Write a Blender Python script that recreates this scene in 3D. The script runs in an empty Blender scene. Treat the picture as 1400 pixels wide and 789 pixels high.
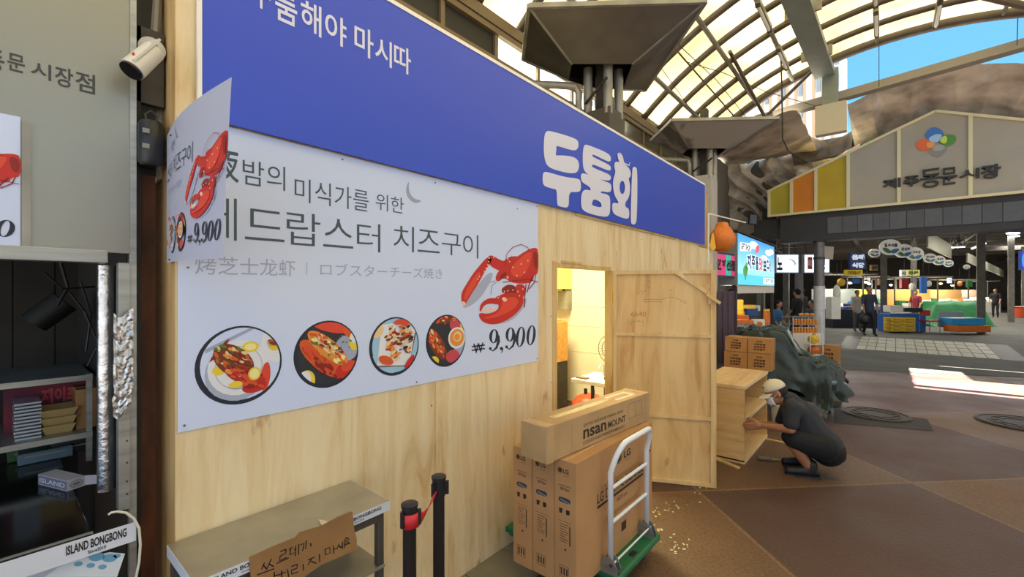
import bpy, bmesh, math, random
from mathutils import Vector, Matrix, noise
from mathutils.geometry import tessellate_polygon
sc = bpy.context.scene
COL = sc.collection
random.seed(7)
V = Vector
# ------------------------------------------------------------------ camera
TH = math.radians(40.2); ST, CT = math.sin(TH), math.cos(TH)
FPX, CH, HY = 606.0, 1.6, 398.0
cam = bpy.data.cameras.new('camera'); camo = bpy.data.objects.new('camera', cam); COL.objects.link(camo)
cam.sensor_width = 36; cam.lens = FPX/1400*36; cam.clip_start = .05; cam.clip_end = 300
cam.shift_y = (HY-394.5)/1400
camo.location = (0, 0, CH); camo.rotation_euler = (math.pi/2, 0, TH)
sc.camera = camo
# ------------------------------------------------------------------ world, sun, exposure
w = bpy.data.worlds.new('world'); sc.world = w; w.use_nodes = True
nt = w.node_tree; bg = nt.nodes['Background']
tc = nt.nodes.new('ShaderNodeTexCoord'); sp = nt.nodes.new('ShaderNodeSeparateXYZ'); rp = nt.nodes.new('ShaderNodeValToRGB')
nt.links.new(tc.outputs['Generated'], sp.inputs[0]); nt.links.new(sp.outputs['Z'], rp.inputs[0]); nt.links.new(rp.outputs[0], bg.inputs[0])
rp.color_ramp.elements[0].position = 0.0; rp.color_ramp.elements[0].color = (.98, .97, .94, 1)
rp.color_ramp.elements[1].position = .65; rp.color_ramp.elements[1].color = (.08, .24, .52, 1)
e = rp.color_ramp.elements.new(.30); e.color = (.105, .31, .54, 1)
bg.inputs['Strength'].default_value = 1.15
sun = bpy.data.lights.new('sun', 'SUN'); sun.energy = 34; sun.angle = math.radians(.6); sun.color = (1, .95, .88)
suno = bpy.data.objects.new('sun', sun); COL.objects.link(suno)
suno.rotation_euler = V((.33, -.02, -1)).to_track_quat('-Z', 'Y').to_euler()
sc.view_settings.view_transform = 'Standard'; sc.view_settings.look = 'None'
sc.view_settings.gamma = 1; sc.view_settings.exposure = .98; sc.view_settings.use_curve_mapping = False

# ------------------------------------------------------------------ helpers: layout
def ray(px, py):
    u = (px-700)/FPX; return V((-ST+CT*u, CT+ST*u, (HY-py)/FPX))
def onX(px, py, X): r = ray(px, py); t = X/r.x; return V((X, r.y*t, CH+r.z*t))
def onY(px, py, Y): r = ray(px, py); t = Y/r.y; return V((r.x*t, Y, CH+r.z*t))
def onZ(px, py, Z): r = ray(px, py); t = (Z-CH)/r.z; return V((r.x*t, r.y*t, Z))
def dep(px, py, t): r = ray(px, py); return V((r.x*t, r.y*t, CH+r.z*t))
# ------------------------------------------------------------------ helpers: materials
def lin(c):
    if isinstance(c, str): c = [int(c[i:i+2], 16) for i in (0, 2, 4)]
    return tuple(((x/255)/12.92 if x/255 <= .04045 else ((x/255+.055)/1.055)**2.4) for x in c)
MATS = {}
def M(name, col, rough=.6, metal=0., var=0., scale=6., stretch=(1, 1, 1), bump=0., emis=0., bscale=None, col2=None, detail=5, lo=.3, hi=.7, spec=None, alpha=1., trans=0.):
    if name in MATS: return MATS[name]
    m = bpy.data.materials.new(name); m.use_nodes = True; MATS[name] = m
    n = m.node_tree; b = n.nodes['Principled BSDF']; c = lin(col)
    b.inputs['Base Color'].default_value = (*c, 1); b.inputs['Roughness'].default_value = rough; b.inputs['Metallic'].default_value = metal
    if spec is not None: b.inputs['Specular IOR Level'].default_value = spec
    if alpha < 1: b.inputs['Alpha'].default_value = alpha
    if trans: b.inputs['Transmission Weight'].default_value = trans
    if emis: b.inputs['Emission Color'].default_value = (*c, 1); b.inputs['Emission Strength'].default_value = emis
    if var or col2 or bump:
        t = n.nodes.new('ShaderNodeTexCoord'); mp = n.nodes.new('ShaderNodeMapping'); mp.inputs['Scale'].default_value = stretch
        n.links.new(t.outputs['Object'], mp.inputs[0])
        nz = n.nodes.new('ShaderNodeTexNoise'); nz.inputs['Scale'].default_value = scale; nz.inputs['Detail'].default_value = detail
        n.links.new(mp.outputs[0], nz.inputs['Vector'])
        if var or col2:
            r = n.nodes.new('ShaderNodeValToRGB')
            c2 = lin(col2) if col2 else tuple(x*(1-var) for x in c)
            r.color_ramp.elements[0].color = (*c2, 1); r.color_ramp.elements[0].position = lo
            r.color_ramp.elements[1].color = (*(c if col2 else tuple(min(1, x*(1+var*.5)) for x in c)), 1); r.color_ramp.elements[1].position = hi
            n.links.new(nz.outputs[0], r.inputs[0]); n.links.new(r.outputs[0], b.inputs['Base Color'])
        if bump:
            n2 = nz
            if bscale:
                n2 = n.nodes.new('ShaderNodeTexNoise'); n2.inputs['Scale'].default_value = bscale; n2.inputs['Detail'].default_value = 4; n.links.new(mp.outputs[0], n2.inputs['Vector'])
            bp = n.nodes.new('ShaderNodeBump'); bp.inputs['Strength'].default_value = bump; bp.inputs['Distance'].default_value = .02
            n.links.new(n2.outputs[0], bp.inputs['Height']); n.links.new(bp.outputs[0], b.inputs['Normal'])
    return m
def wood(name, c1, c2, c3, knots=True, axis='Z'):
    if name in MATS: return MATS[name]
    m = M(name, c1, .55); n = m.node_tree; b = n.nodes['Principled BSDF']
    t = n.nodes.new('ShaderNodeTexCoord'); mp = n.nodes.new('ShaderNodeMapping')
    s = {'Z': (7, 7, .9), 'X': (.9, 7, 7), 'Y': (7, .9, 7)}[axis]
    mp.inputs['Scale'].default_value = s; n.links.new(t.outputs['Object'], mp.inputs[0])
    a = n.nodes.new('ShaderNodeTexNoise'); a.inputs['Scale'].default_value = 1.2; a.inputs['Detail'].default_value = 9; a.inputs['Distortion'].default_value = 1.1; a.inputs['Roughness'].default_value = .62
    n.links.new(mp.outputs[0], a.inputs['Vector'])
    r = n.nodes.new('ShaderNodeValToRGB'); r.color_ramp.elements[0].position = .30; r.color_ramp.elements[0].color = (*lin(c3), 1)
    r.color_ramp.elements[1].position = .62; r.color_ramp.elements[1].color = (*lin(c1), 1)
    e = r.color_ramp.elements.new(.42); e.color = (*lin(c2), 1)
    n.links.new(a.outputs[0], r.inputs[0]); out = r.outputs[0]
    if knots:
        mp2 = n.nodes.new('ShaderNodeMapping'); mp2.inputs['Scale'].default_value = (s[0]*.35, s[1]*.35, s[2]*1.2); n.links.new(t.outputs['Object'], mp2.inputs[0])
        k = n.nodes.new('ShaderNodeTexNoise'); k.inputs['Scale'].default_value = 3.; k.inputs['Detail'].default_value = 7; n.links.new(mp2.outputs[0], k.inputs['Vector'])
        kr = n.nodes.new('ShaderNodeValToRGB'); kr.color_ramp.elements[0].position = .66; kr.color_ramp.elements[0].color = (0, 0, 0, 1); kr.color_ramp.elements[1].position = .76; kr.color_ramp.elements[1].color = (1, 1, 1, 1)
        n.links.new(k.outputs[0], kr.inputs[0])
        mx = n.nodes.new('ShaderNodeMix'); mx.data_type = 'RGBA'; n.links.new(kr.outputs[0], mx.inputs[0]); n.links.new(out, mx.inputs[6]); mx.inputs[7].default_value = (*lin('A06A3C'), 1); out = mx.outputs[2]
    n.links.new(out, b.inputs['Base Color'])
    bp = n.nodes.new('ShaderNodeBump'); bp.inputs['Strength'].default_value = .15; bp.inputs['Distance'].default_value = .01
    n.links.new(a.outputs[0], bp.inputs['Height']); n.links.new(bp.outputs[0], b.inputs['Normal'])
    return m
# ------------------------------------------------------------------ helpers: meshes
def ico_sphere_pts(seg, ring):
    P = [(0, 0, 1)]; Fs = []
    for i in range(1, ring):
        a = math.pi*i/ring
        for j in range(seg):
            b = 2*math.pi*j/seg; P.append((math.sin(a)*math.cos(b), math.sin(a)*math.sin(b), math.cos(a)))
    P.append((0, 0, -1)); L = len(P)-1
    for j in range(seg): Fs.append((0, 1+j, 1+(j+1) % seg))
    for i in range(ring-2):
        for j in range(seg):
            a = 1+i*seg+j; b = 1+i*seg+(j+1) % seg; Fs.append((a, a+seg, b+seg, b))
    o = 1+(ring-2)*seg
    for j in range(seg): Fs.append((o+(j+1) % seg, o+j, L))
    return P, Fs
def perp(d):
    d = d.normalized(); a = V((0, 0, 1)) if abs(d.z) < .9 else V((1, 0, 0))
    x = d.cross(a).normalized(); return x, d.cross(x).normalized()
class MB:
    def __init__(s): s.v = []; s.f = []; s.m = []; s.mi = 0
    def mat(s, i): s.mi = i; return s
    def add(s, vs, fs):
        o = len(s.v); s.v += [V(p) for p in vs]
        for f in fs: s.f.append(tuple(o+i for i in f)); s.m.append(s.mi)
        return s
    def box(s, x0, x1, y0, y1, z0, z1):
        x0, x1 = min(x0, x1), max(x0, x1); y0, y1 = min(y0, y1), max(y0, y1); z0, z1 = min(z0, z1), max(z0, z1)
        return s.add([(x0, y0, z0), (x1, y0, z0), (x1, y1, z0), (x0, y1, z0), (x0, y0, z1), (x1, y0, z1), (x1, y1, z1), (x0, y1, z1)],
              [(0, 3, 2, 1), (4, 5, 6, 7), (0, 1, 5, 4), (1, 2, 6, 5), (2, 3, 7, 6), (3, 0, 4, 7)])
    def obox(s, c, sz, R=None):
        R = R or Matrix.Identity(3); c = V(c); h = V(sz)/2; vs = []
        for z in (-1, 1):
            for x, y in ((-1, -1), (1, -1), (1, 1), (-1, 1)): vs.append(c+R@V((x*h.x, y*h.y, z*h.z)))
        return s.add(vs, [(0, 3, 2, 1), (4, 5, 6, 7), (0, 1, 5, 4), (1, 2, 6, 5), (2, 3, 7, 6), (3, 0, 4, 7)])
    def bar(s, a, b, wd, h, up=V((0, 0, 1))):
        a = V(a); b = V(b); d = (b-a).normalized(); x = d.cross(up)
        if x.length < 1e-4: x = V((1, 0, 0))
        x.normalize(); y = x.cross(d).normalized(); vs = []
        for p in (a, b):
            for i, j in ((-1, -1), (1, -1), (1, 1), (-1, 1)): vs.append(p+x*i*wd/2+y*j*h/2)
        return s.add(vs, [(3, 2, 1, 0), (4, 5, 6, 7), (0, 1, 5, 4), (1, 2, 6, 5), (2, 3, 7, 6), (3, 0, 4, 7)])
    def cyl(s, a, b, r0, r1=None, n=14, caps=True):
        r1 = r0 if r1 is None else r1; a = V(a); b = V(b); x, y = perp(b-a); vs = []
        for p, r in ((a, r0), (b, r1)):
            for k in range(n): t = 2*math.pi*k/n; vs.append(p+x*math.cos(t)*r+y*math.sin(t)*r)
        fs = [(k, (k+1) % n, n+(k+1) % n, n+k) for k in range(n)]
        if caps: fs += [tuple(range(n))[::-1], tuple(range(n, 2*n))]
        return s.add(vs, fs)
    def tube(s, pts, r, n=8, caps=True):
        pts = [V(p) for p in pts]; vs = []; x = None
        for i, p in enumerate(pts):
            d = (pts[min(i+1, len(pts)-1)]-pts[max(i-1, 0)]).normalized()
            if x is None: x, _ = perp(d)
            x = (x-d*x.dot(d)).normalized(); y = d.cross(x)
            rr = r[i] if isinstance(r, (list, tuple)) else r
            for k in range(n): t = 2*math.pi*k/n; vs.append(p+x*math.cos(t)*rr+y*math.sin(t)*rr)
        fs = [(i*n+k, i*n+(k+1) % n, (i+1)*n+(k+1) % n, (i+1)*n+k) for i in range(len(pts)-1) for k in range(n)]
        if caps: fs += [tuple(range(n))[::-1], tuple(range((len(pts)-1)*n, len(pts)*n))]
        return s.add(vs, fs)
    def lathe(s, prof, c, n=20, R=None):
        c = V(c); R = R or Matrix.Identity(3); vs = []
        for r, z in prof:
            for k in range(n): t = 2*math.pi*k/n; vs.append(c+R@V((r*math.cos(t), r*math.sin(t), z)))
        fs = [(i*n+k, i*n+(k+1) % n, (i+1)*n+(k+1) % n, (i+1)*n+k) for i in range(len(prof)-1) for k in range(n)]
        return s.add(vs, fs)
    def ell(s, c, r, seg=16, ring=10, R=None):
        P, Fs = ico_sphere_pts(seg, ring); c = V(c); R = R or Matrix.Identity(3)
        r = V((r, r, r)) if not hasattr(r, '__len__') else V(r)
        return s.add([c+R@V((p[0]*r.x, p[1]*r.y, p[2]*r.z)) for p in P], Fs)
    def grid(s, nu, nv, f):
        vs = [f(i/nu, j/nv) for j in range(nv+1) for i in range(nu+1)]
        return s.add(vs, [(j*(nu+1)+i, j*(nu+1)+i+1, (j+1)*(nu+1)+i+1, (j+1)*(nu+1)+i) for j in range(nv) for i in range(nu)])
    def fill(s, mapf, outer, holes=(), lay=0.):
        loops = [[V((a, b, 0)) for a, b in L] for L in [outer]+list(holes)]
        tris = tessellate_polygon(loops); flat = [p for L in loops for p in L]
        vs = [mapf(p.x, p.y, lay) for p in flat]; fs = []
        for t in tris:
            a, b, c = (flat[i] for i in t)
            fs.append(tuple(t) if (b-a).cross(c-a).z > 0 else tuple(t)[::-1])
        return s.add(vs, fs)
    def prism(s, mapf, outer, d0, d1):
        s.fill(mapf, outer, (), d1); n = len(outer); ar = sum(outer[i][0]*outer[(i+1) % n][1]-outer[(i+1) % n][0]*outer[i][1] for i in range(n))
        o = outer if ar > 0 else outer[::-1]
        vs = [mapf(a, b, d0) for a, b in o]+[mapf(a, b, d1) for a, b in o]
        return s.add(vs, [(i, (i+1) % n, n+(i+1) % n, n+i) for i in range(n)]+[tuple(range(n))[::-1]])
    def build(s, name, mats, parent=None, smooth=False, bevel=0., origin=None, solid=0., auto=False):
        me = bpy.data.meshes.new(name); off = V((0, 0, 0)); inv = None
        if parent is not None: inv = WM[parent.name].inverted(); off = None
        vs = s.v
        if inv is not None: vs = [inv@p for p in vs]; o2 = None
        elif origin is not None: vs = [p-V(origin) for p in vs]
        me.from_pydata([tuple(p) for p in vs], [], s.f)
        mats = mats if isinstance(mats, (list, tuple)) else [mats]
        for m in mats: me.materials.append(m)
        if len(mats) > 1: me.polygons.foreach_set('material_index', s.m)
        if smooth: me.polygons.foreach_set('use_smooth', [True]*len(s.f))
        me.update()
        if auto: me.set_sharp_from_angle(angle=math.radians(40))
        o = bpy.data.objects.new(name, me); COL.objects.link(o)
        if parent is not None: o.parent = parent; WM[o.name] = WM[parent.name].copy()
        else:
            if origin is not None: o.location = V(origin)
            WM[o.name] = Matrix.Translation(V(origin) if origin is not None else V((0, 0, 0)))
        if solid:
            md = o.modifiers.new('s', 'SOLIDIFY'); md.thickness = solid
        if bevel:
            md = o.modifiers.new('b', 'BEVEL'); md.width = bevel; md.segments = 2; md.limit_method = 'ANGLE'; md.angle_limit = math.radians(40)
        return o
WM = {}
def tag(o, label=None, cat=None, group=None, kind=None):
    if label: o['label'] = label
    if cat: o['category'] = cat
    if group: o['group'] = group
    if kind: o['kind'] = kind
    return o
def thing(name, label, cat, loc=(0, 0, 0), rz=0., group=None, kind=None):
    o = bpy.data.objects.new(name, None); COL.objects.link(o); o.location = loc; o.rotation_euler = (0, 0, rz); o.empty_display_size = .1
    WM[o.name] = Matrix.Translation(V(loc))@Matrix.Rotation(rz, 4, 'Z'); return tag(o, label, cat, group, kind)
def struct(name, label=None): return thing(name, label, None, kind='structure')
def copy_tree(o, parent=None, loc=None, rz=None, label=None):
    c = o.copy(); COL.objects.link(c)
    if parent: c.parent = parent
    if loc is not None: c.location = loc
    if rz is not None: c.rotation_euler = (0, 0, rz)
    if label: c['label'] = label
    WM[c.name] = Matrix.Translation(c.location)@c.rotation_euler.to_matrix().to_4x4() if not parent else WM[parent.name].copy()
    for ch in list(o.children): copy_tree(ch, c)
    return c
def rotz(a): return Matrix.Rotation(a, 3, 'Z')
def frame(o, r, u):
    o = V(o); r = V(r).normalized(); u = V(u).normalized(); n = r.cross(u)
    return lambda a, b, c=0.: o+r*a+u*b+n*c
_TC = {}
def textmesh(s, bold=0., space=1.):
    k = (s, bold, space)
    if k in _TC: return _TC[k]
    cu = bpy.data.curves.new('t', 'FONT'); cu.body = s; cu.size = 1; cu.resolution_u = 3; cu.offset = bold; cu.space_character = space
    cu.fill_mode = 'FRONT' if hasattr(cu, 'fill_mode') and False else cu.fill_mode
    ob = bpy.data.objects.new('t', cu); COL.objects.link(ob); bpy.context.view_layer.update()
    dg = bpy.context.evaluated_depsgraph_get(); me = bpy.data.meshes.new_from_object(ob.evaluated_get(dg))
    vs = [v.co.copy() for v in me.vertices]; fs = []
    for p in me.polygons:
        if p.normal.z < -.5: fs.append(tuple(p.vertices)[::-1])
        else: fs.append(tuple(p.vertices))
    bpy.data.objects.remove(ob); bpy.data.curves.remove(cu); bpy.data.meshes.remove(me)
    if not vs: vs = [V((0, 0, 0)), V((1, 1, 0))]
    x0 = min(v.x for v in vs); x1 = max(v.x for v in vs); y0 = min(v.y for v in vs); y1 = max(v.y for v in vs)
    vs = [((v.x-x0)/(x1-x0), (v.y-y0)/max(1e-6, y1-y0)) for v in vs]
    _TC[k] = (vs, fs, (x1-x0)/max(1e-6, y1-y0)); return _TC[k]
def put_text(mb, mapf, s, u0, u1, v0, v1, lay=.001, bold=0., shear=0., space=1.):
    vs, fs, asp = textmesh(s, bold, space)
    if u1 is None: u1 = u0+asp*(v1-v0)
    mb.add([mapf(u0+a*(u1-u0)+shear*b, v0+b*(v1-v0), lay) for a, b in vs], fs)
    return mb
def ellpts(cx, cy, rx, ry, rot=0, n=24):
    c, s_ = math.cos(rot), math.sin(rot); return [(cx+rx*math.cos(t)*c-ry*math.sin(t)*s_, cy+rx*math.cos(t)*s_+ry*math.sin(t)*c) for t in [2*math.pi*k/n for k in range(n)]]
def chaikin(P, k=2):
    for _ in range(k):
        Q = []
        for i in range(len(P)):
            a = P[i]; b = P[(i+1) % len(P)]; Q += [(a[0]*.75+b[0]*.25, a[1]*.75+b[1]*.25), (a[0]*.25+b[0]*.75, a[1]*.25+b[1]*.75)]
        P = Q
    return P
def stroke(P, wd):
    L = []; R_ = []
    for i, p in enumerate(P):
        a = P[max(0, i-1)]; b = P[min(len(P)-1, i+1)]; dx, dy = b[0]-a[0], b[1]-a[1]; l = math.hypot(dx, dy) or 1; nx, ny = -dy/l, dx/l
        w_ = (wd[i] if isinstance(wd, (list, tuple)) else wd)/2; L.append((p[0]+nx*w_, p[1]+ny*w_)); R_.append((p[0]-nx*w_, p[1]-ny*w_))
    return L+R_[::-1]
def fill_stroke(mb, mapf, P, wd, lay):
    S = stroke(P, wd); n = len(P)
    for i in range(n-1):
        q = [S[i], S[i+1], S[2*n-2-i], S[2*n-1-i]]
        ar = sum(q[k][0]*q[(k+1) % 4][1]-q[(k+1) % 4][0]*q[k][1] for k in range(4))
        if ar < 0: q = q[::-1]
        mb.add([mapf(a, b, lay) for a, b in q], [(0, 1, 2, 3)])
def arc(cx, cy, r, a0, a1, n=10, ry=None):
    ry = ry or r; return [(cx+r*math.cos(math.radians(a0+(a1-a0)*k/n)), cy+ry*math.sin(math.radians(a0+(a1-a0)*k/n))) for k in range(n+1)]
import numpy as np
def blob(name, caps, mats, parent=None, voxel=.01, smooth=4, origin=None):
    """one continuous surface grown round tapered limbs: caps = (p0, r0, p1, r1, material) or ('e', centre, radii, R, material)"""
    mb = MB()
    for c in caps:
        if c[0] == 'e': mb.ell(c[1], c[2], 18, 12, c[3])
        else:
            p0, r0, p1, r1 = V(c[0]), c[1], V(c[2]), c[3]
            mb.ell(p0, r0, 12, 8); mb.ell(p1, r1, 12, 8)
            if (p1-p0).length > 1e-4: mb.cyl(p0, p1, r0, r1, 12)
    t = mb.build('tmp', MATS['black'])
    md = t.modifiers.new('r', 'REMESH'); md.mode = 'VOXEL'; md.voxel_size = voxel; md.use_smooth_shade = True
    if smooth: m2 = t.modifiers.new('s', 'SMOOTH'); m2.iterations = smooth; m2.factor = .5
    bpy.context.view_layer.update()
    me = bpy.data.meshes.new_from_object(t.evaluated_get(bpy.context.evaluated_depsgraph_get())); me.name = name
    tm = t.data; bpy.data.objects.remove(t); bpy.data.meshes.remove(tm)
    nv = len(me.vertices); co = np.empty(nv*3, dtype=np.float32); me.vertices.foreach_get('co', co); co = co.reshape(-1, 3)
    mats = mats if isinstance(mats, (list, tuple)) else [mats]; me.materials.clear()
    for m in mats: me.materials.append(m)
    npoly = len(me.polygons)
    if len(mats) > 1:
        ct = np.empty(npoly*3, dtype=np.float32); me.polygons.foreach_get('center', ct); ct = ct.reshape(-1, 3)
        best = np.full(npoly, 1e9); mi = np.zeros(npoly, dtype=np.int32)
        for c in caps:
            if c[0] == 'e': d = np.linalg.norm(ct-np.array(c[1]), axis=1)-min(c[2]); k = c[4]
            else:
                a = np.array(c[0]); b = np.array(c[2]); ab = b-a; tt = np.clip(((ct-a)@ab)/max(1e-9, ab@ab), 0, 1)
                d = np.linalg.norm(ct-(a+tt[:, None]*ab), axis=1)-(c[1]+(c[3]-c[1])*tt); k = c[4]
            u = d < best; best[u] = d[u]; mi[u] = k
        me.polygons.foreach_set('material_index', mi)
    if parent is not None: me.transform(WM[parent.name].inverted())
    elif origin is not None: me.transform(Matrix.Translation(-V(origin)))
    me.polygons.foreach_set('use_smooth', [True]*npoly); me.update()
    o = bpy.data.objects.new(name, me); COL.objects.link(o)
    if parent is not None: o.parent = parent; WM[o.name] = WM[parent.name].copy()
    elif origin is not None: o.location = origin; WM[o.name] = Matrix.Translation(V(origin))
    else: WM[o.name] = Matrix.Identity(4)
    return o
# ------------------------------------------------------------------ common materials
black = M('black', '15161A', .5); white = M('white_paint', 'E8E8E6', .45)
steel = M('brushed_steel', 'A9ABA8', .42, .75, var=.25, scale=3, stretch=(1, 1, 12)); dsteel = M('dark_steel', '4A4540', .6, .3, var=.4, scale=9)
galv = M('galvanised', '9C9A92', .5, .5, var=.3, scale=5)
rust = M('rusty_brown_steel', '6B3C1E', .7, .1, col2='2A180E', scale=5, stretch=(2, 2, .7), bump=.3)
ply = wood('plywood', 'E9D8B4', 'DFC699', 'CCA874')
ply2 = wood('plywood_warm', 'DDBD86', 'D0AA70', 'B98A50')
lumber = wood('pine_lumber', 'D8BB84', 'C9A567', 'B58B50', False)
card = M('cardboard', 'B98B5C', .8, var=.14, scale=4, bump=.05); cardd = M('cardboard_dark', 'A67B4E', .8, var=.15, scale=4)
ink = M('black_ink', '2B2320', .7); ptape = M('clear_tape', 'C9A982', .25, var=.1, scale=10)
# =================================================================== SETTING
# floor: sealed coating laid in a 45 degree checker, grey concrete past the market gate
fm = M('floor_coating', '6B4B3A', .5); n = fm.node_tree; b = n.nodes['Principled BSDF']; L = n.links.new
tcn = n.nodes.new('ShaderNodeTexCoord'); sx = n.nodes.new('ShaderNodeSeparateXYZ'); L(tcn.outputs['Object'], sx.inputs[0])
def mth(op, a, b_=None, c_=None):
    q = n.nodes.new('ShaderNodeMath'); q.operation = op
    for i, x in enumerate((a, b_, c_)):
        if x is None: continue
        if isinstance(x, (int, float)): q.inputs[i].default_value = x
        else: L(x, q.inputs[i])
    return q.outputs[0]
P_ = mth('ADD', sx.outputs[0], sx.outputs[1]); Q_ = mth('SUBTRACT', sx.outputs[1], sx.outputs[0])
ip = mth('FLOOR', mth('DIVIDE', mth('SUBTRACT', P_, -.1), 2.62)); iq = mth('FLOOR', mth('DIVIDE', mth('SUBTRACT', Q_, 2.1), 2.72))
par = mth('MODULO', mth('ABSOLUTE', mth('ADD', ip, iq)), 2.)
far = mth('MULTIPLY', mth('GREATER_THAN', Q_, 7.54), mth('LESS_THAN', P_, 11.5))
pur = mth('MAXIMUM', par, far)
def seam(v, o, s):
    f = mth('FRACT', mth('DIVIDE', mth('SUBTRACT', v, o), s)); return mth('LESS_THAN', mth('MINIMUM', f, mth('SUBTRACT', 1., f)), .006)
sm = mth('MAXIMUM', seam(P_, -.1, 2.62), seam(Q_, 2.1, 2.72))
def nzn(s, d=6, dist=0):
    q = n.nodes.new('ShaderNodeTexNoise'); q.inputs['Scale'].default_value = s; q.inputs['Detail'].default_value = d; q.inputs['Distortion'].default_value = dist; L(tcn.outputs['Object'], q.inputs['Vector']); return q.outputs[0]
def mixc(f, a, b_):
    q = n.nodes.new('ShaderNodeMix'); q.data_type = 'RGBA'; L(f, q.inputs[0])
    for i, x in ((6, a), (7, b_)):
        if isinstance(x, str): q.inputs[i].default_value = (*lin(x), 1)
        else: L(x, q.inputs[i])
    return q.outputs[2]
def ramp(f, lo, hi):
    q = n.nodes.new('ShaderNodeMapRange'); L(f, q.inputs[0]); q.inputs[1].default_value = lo; q.inputs[2].default_value = hi; return q.outputs[0]
big = ramp(nzn(1.1, 5), .35, .65); fine = ramp(nzn(55, 9), .35, .68); scr = ramp(nzn(7, 9, 2.), .55, .75)
tan_ = mixc(big, '664B34', '76573C'); prp = mixc(big, '4B342C', '573C36')
prp2 = mixc(far, prp, '5E3C3C')
cc = mixc(pur, tan_, prp2); cc = mixc(mth('MULTIPLY', sm, .38), cc, 'A88660'); cc = mixc(mth('MULTIPLY', fine, .55), cc, '2E2019'); cc = mixc(mth('MULTIPLY', scr, .35), cc, '3B2A22')
L(cc, b.inputs['Base Color']); L(mth('ADD', mth('MULTIPLY', big, .2), .45), b.inputs['Roughness'])
bp = n.nodes.new('ShaderNodeBump'); bp.inputs['Strength'].default_value = .45; bp.inputs['Distance'].default_value = .01; L(nzn(60, 6), bp.inputs['Height']); L(bp.outputs[0], b.inputs['Normal'])
conc = M('market_concrete', '56544A', .8, col2='3E3D36', scale=1.2, bump=.1, bscale=30, detail=9)
mb = MB(); mb.box(-6, 12, -5, 16, -.1, 0)
floor = mb.build('floor', fm); floor['kind'] = 'structure'
mb = MB(); gz = .006
mb.add([(-6, 9.0, gz), (12, 16.6, gz), (30, 24, gz), (30, 70, gz), (-16, 70, gz), (-16, 9, gz)], [(0, 1, 2, 3, 4, 5)])
fl2 = mb.build('floor', conc); fl2['kind'] = 'structure'
# grey tile border along the booth wall (picked apart: each tile a part of the floor)
tl = [M('grey_floor_tile', '7D7767', .6, var=.2, scale=6), M('beige_floor_tile', '8B8471', .6, var=.2, scale=6)]
ys = 1.06
for i in range(12):
    y = ys+i*.3355
    m = MB(); m.box(-1.815, -1.50 if y < 2 else -1.62, y+.004, y+.331, 0, .006); m.build('floor_tile', tl[i % 2], floor)
m = MB(); m.box(-2.3, -1.86, -1, 1, -.01, .001)
# pale paving tiles set into the market floor
pt = M('pale_paving_tile', 'A6A290', .6, var=.18, scale=3); pb = M('dark_paving_border', '4A4841', .6, var=.2, scale=5)
ta, tb, tcx, td = onZ(1178, 460.5, 0), onZ(1346, 470.5, 0), onZ(1369, 492.5, 0), onZ(1170, 478, 0)
def quadp(u, v, z=.0): q = (ta*(1-u)+tb*u)*(1-v)+(td*(1-u)+tcx*u)*v; return V((q.x, q.y, z))
for i in range(13):
    for j in range(4):
        g = .04
        a = [quadp((i+g)/13, (j+g)/4), quadp((i+1-g)/13, (j+g)/4), quadp((i+1-g)/13, (j+1-g)/4), quadp((i+g)/13, (j+1-g)/4)]
        m = MB(); vs = [p+V((0, 0, gz+.001)) for p in a]+[p+V((0, 0, gz+.012+.002*random.random())) for p in a]
        m.add(vs, [(4, 7, 6, 5), (0, 1, 5, 4), (1, 2, 6, 5), (2, 3, 7, 6), (3, 0, 4, 7)]); m.build('paving_tile', pt, fl2)
for u0, u1 in ((-.14, -.005), (1.005, 1.16)):
    m = MB(); q = [quadp(u0, 0), quadp(u1, 0), quadp(u1, 1), quadp(u0, 1)]
    m.add([p+V((0, 0, gz+.004)) for p in q], [(0, 3, 2, 1)]); m.build('paving_border', pb, fl2)
# ---------------------------------------------------------------- wall_left : the plywood hoarding
wl = struct('wall_left'); X0 = -1.82; WT = .018
DY0, DY1, DZ = 2.644, 3.475, 1.774
pan = [(.407, 1.524, 0, 3.0), (1.527, 2.46, 0, 3.0), (2.463, DY0, 0, 3.0), (DY0+.003, 3.39, DZ+.03, 3.0), (3.393, 4.6, DZ+.0, 3.0), (DY1+.05, 4.6, 0, DZ-.003), (4.603, 5.82, 0, 3.0), (5.823, 6.43, 0, 2.16)]
for i, (a, b_, z0, z1) in enumerate(pan):
    m = MB(); m.box(X0-WT, X0+(.0015 if i % 2 else 0), a, b_, z0, z1); m.build('plywood_panel', ply, wl)
m = MB(); m.box(-2.12, X0-.0005, .405, .43, 0, 3.0); m.build('end_panel', ply2, wl)
for a, b_, z0, z1 in ((DY0-.045, DY0, 0, DZ+.04), (DY1, DY1+.045, 0, DZ+.0)):
    m = MB(); m.box(X0-.06, X0+.02 if a > 3 else X0+.012, a, b_, z0, z1); m.build('door_jamb', lumber, wl, bevel=.002)
m = MB(); m.box(X0-.06, X0+.008, DY0, DY1, DZ, DZ+.032); m.build('door_head', lumber, wl, bevel=.002)
m = MB(); m.box(X0-.05, X0+.012, DY0+.06, DY0+.34, DZ+.032, DZ+.05); m.build('trim_strip', lumber, wl)
m = MB(); m.box(X0-.01, X0+.012, 2.9, 5.0, 2.178, 2.197); m.build('ledger_strip', lumber, wl)
for y in (.46, 1.2, 2.3, 3.6, 5.0, 6.2):
    m = MB(); m.box(X0-.06, X0-WT, y, y+.04, 0, 2.9); m.build('stud', lumber, wl)
for y, z in ((.52, .62), (.9, .66), (1.5, 1.0), (2.58, 1.42), (2.58, .95), (4.1, 2.1), (4.6, 1.95), (5.5, 2.05)):
    m = MB(); m.cyl((X0-.002, y, z), (X0+.002, y, z), .004, n=8); m.build('screw_head', dsteel, wl)
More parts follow.
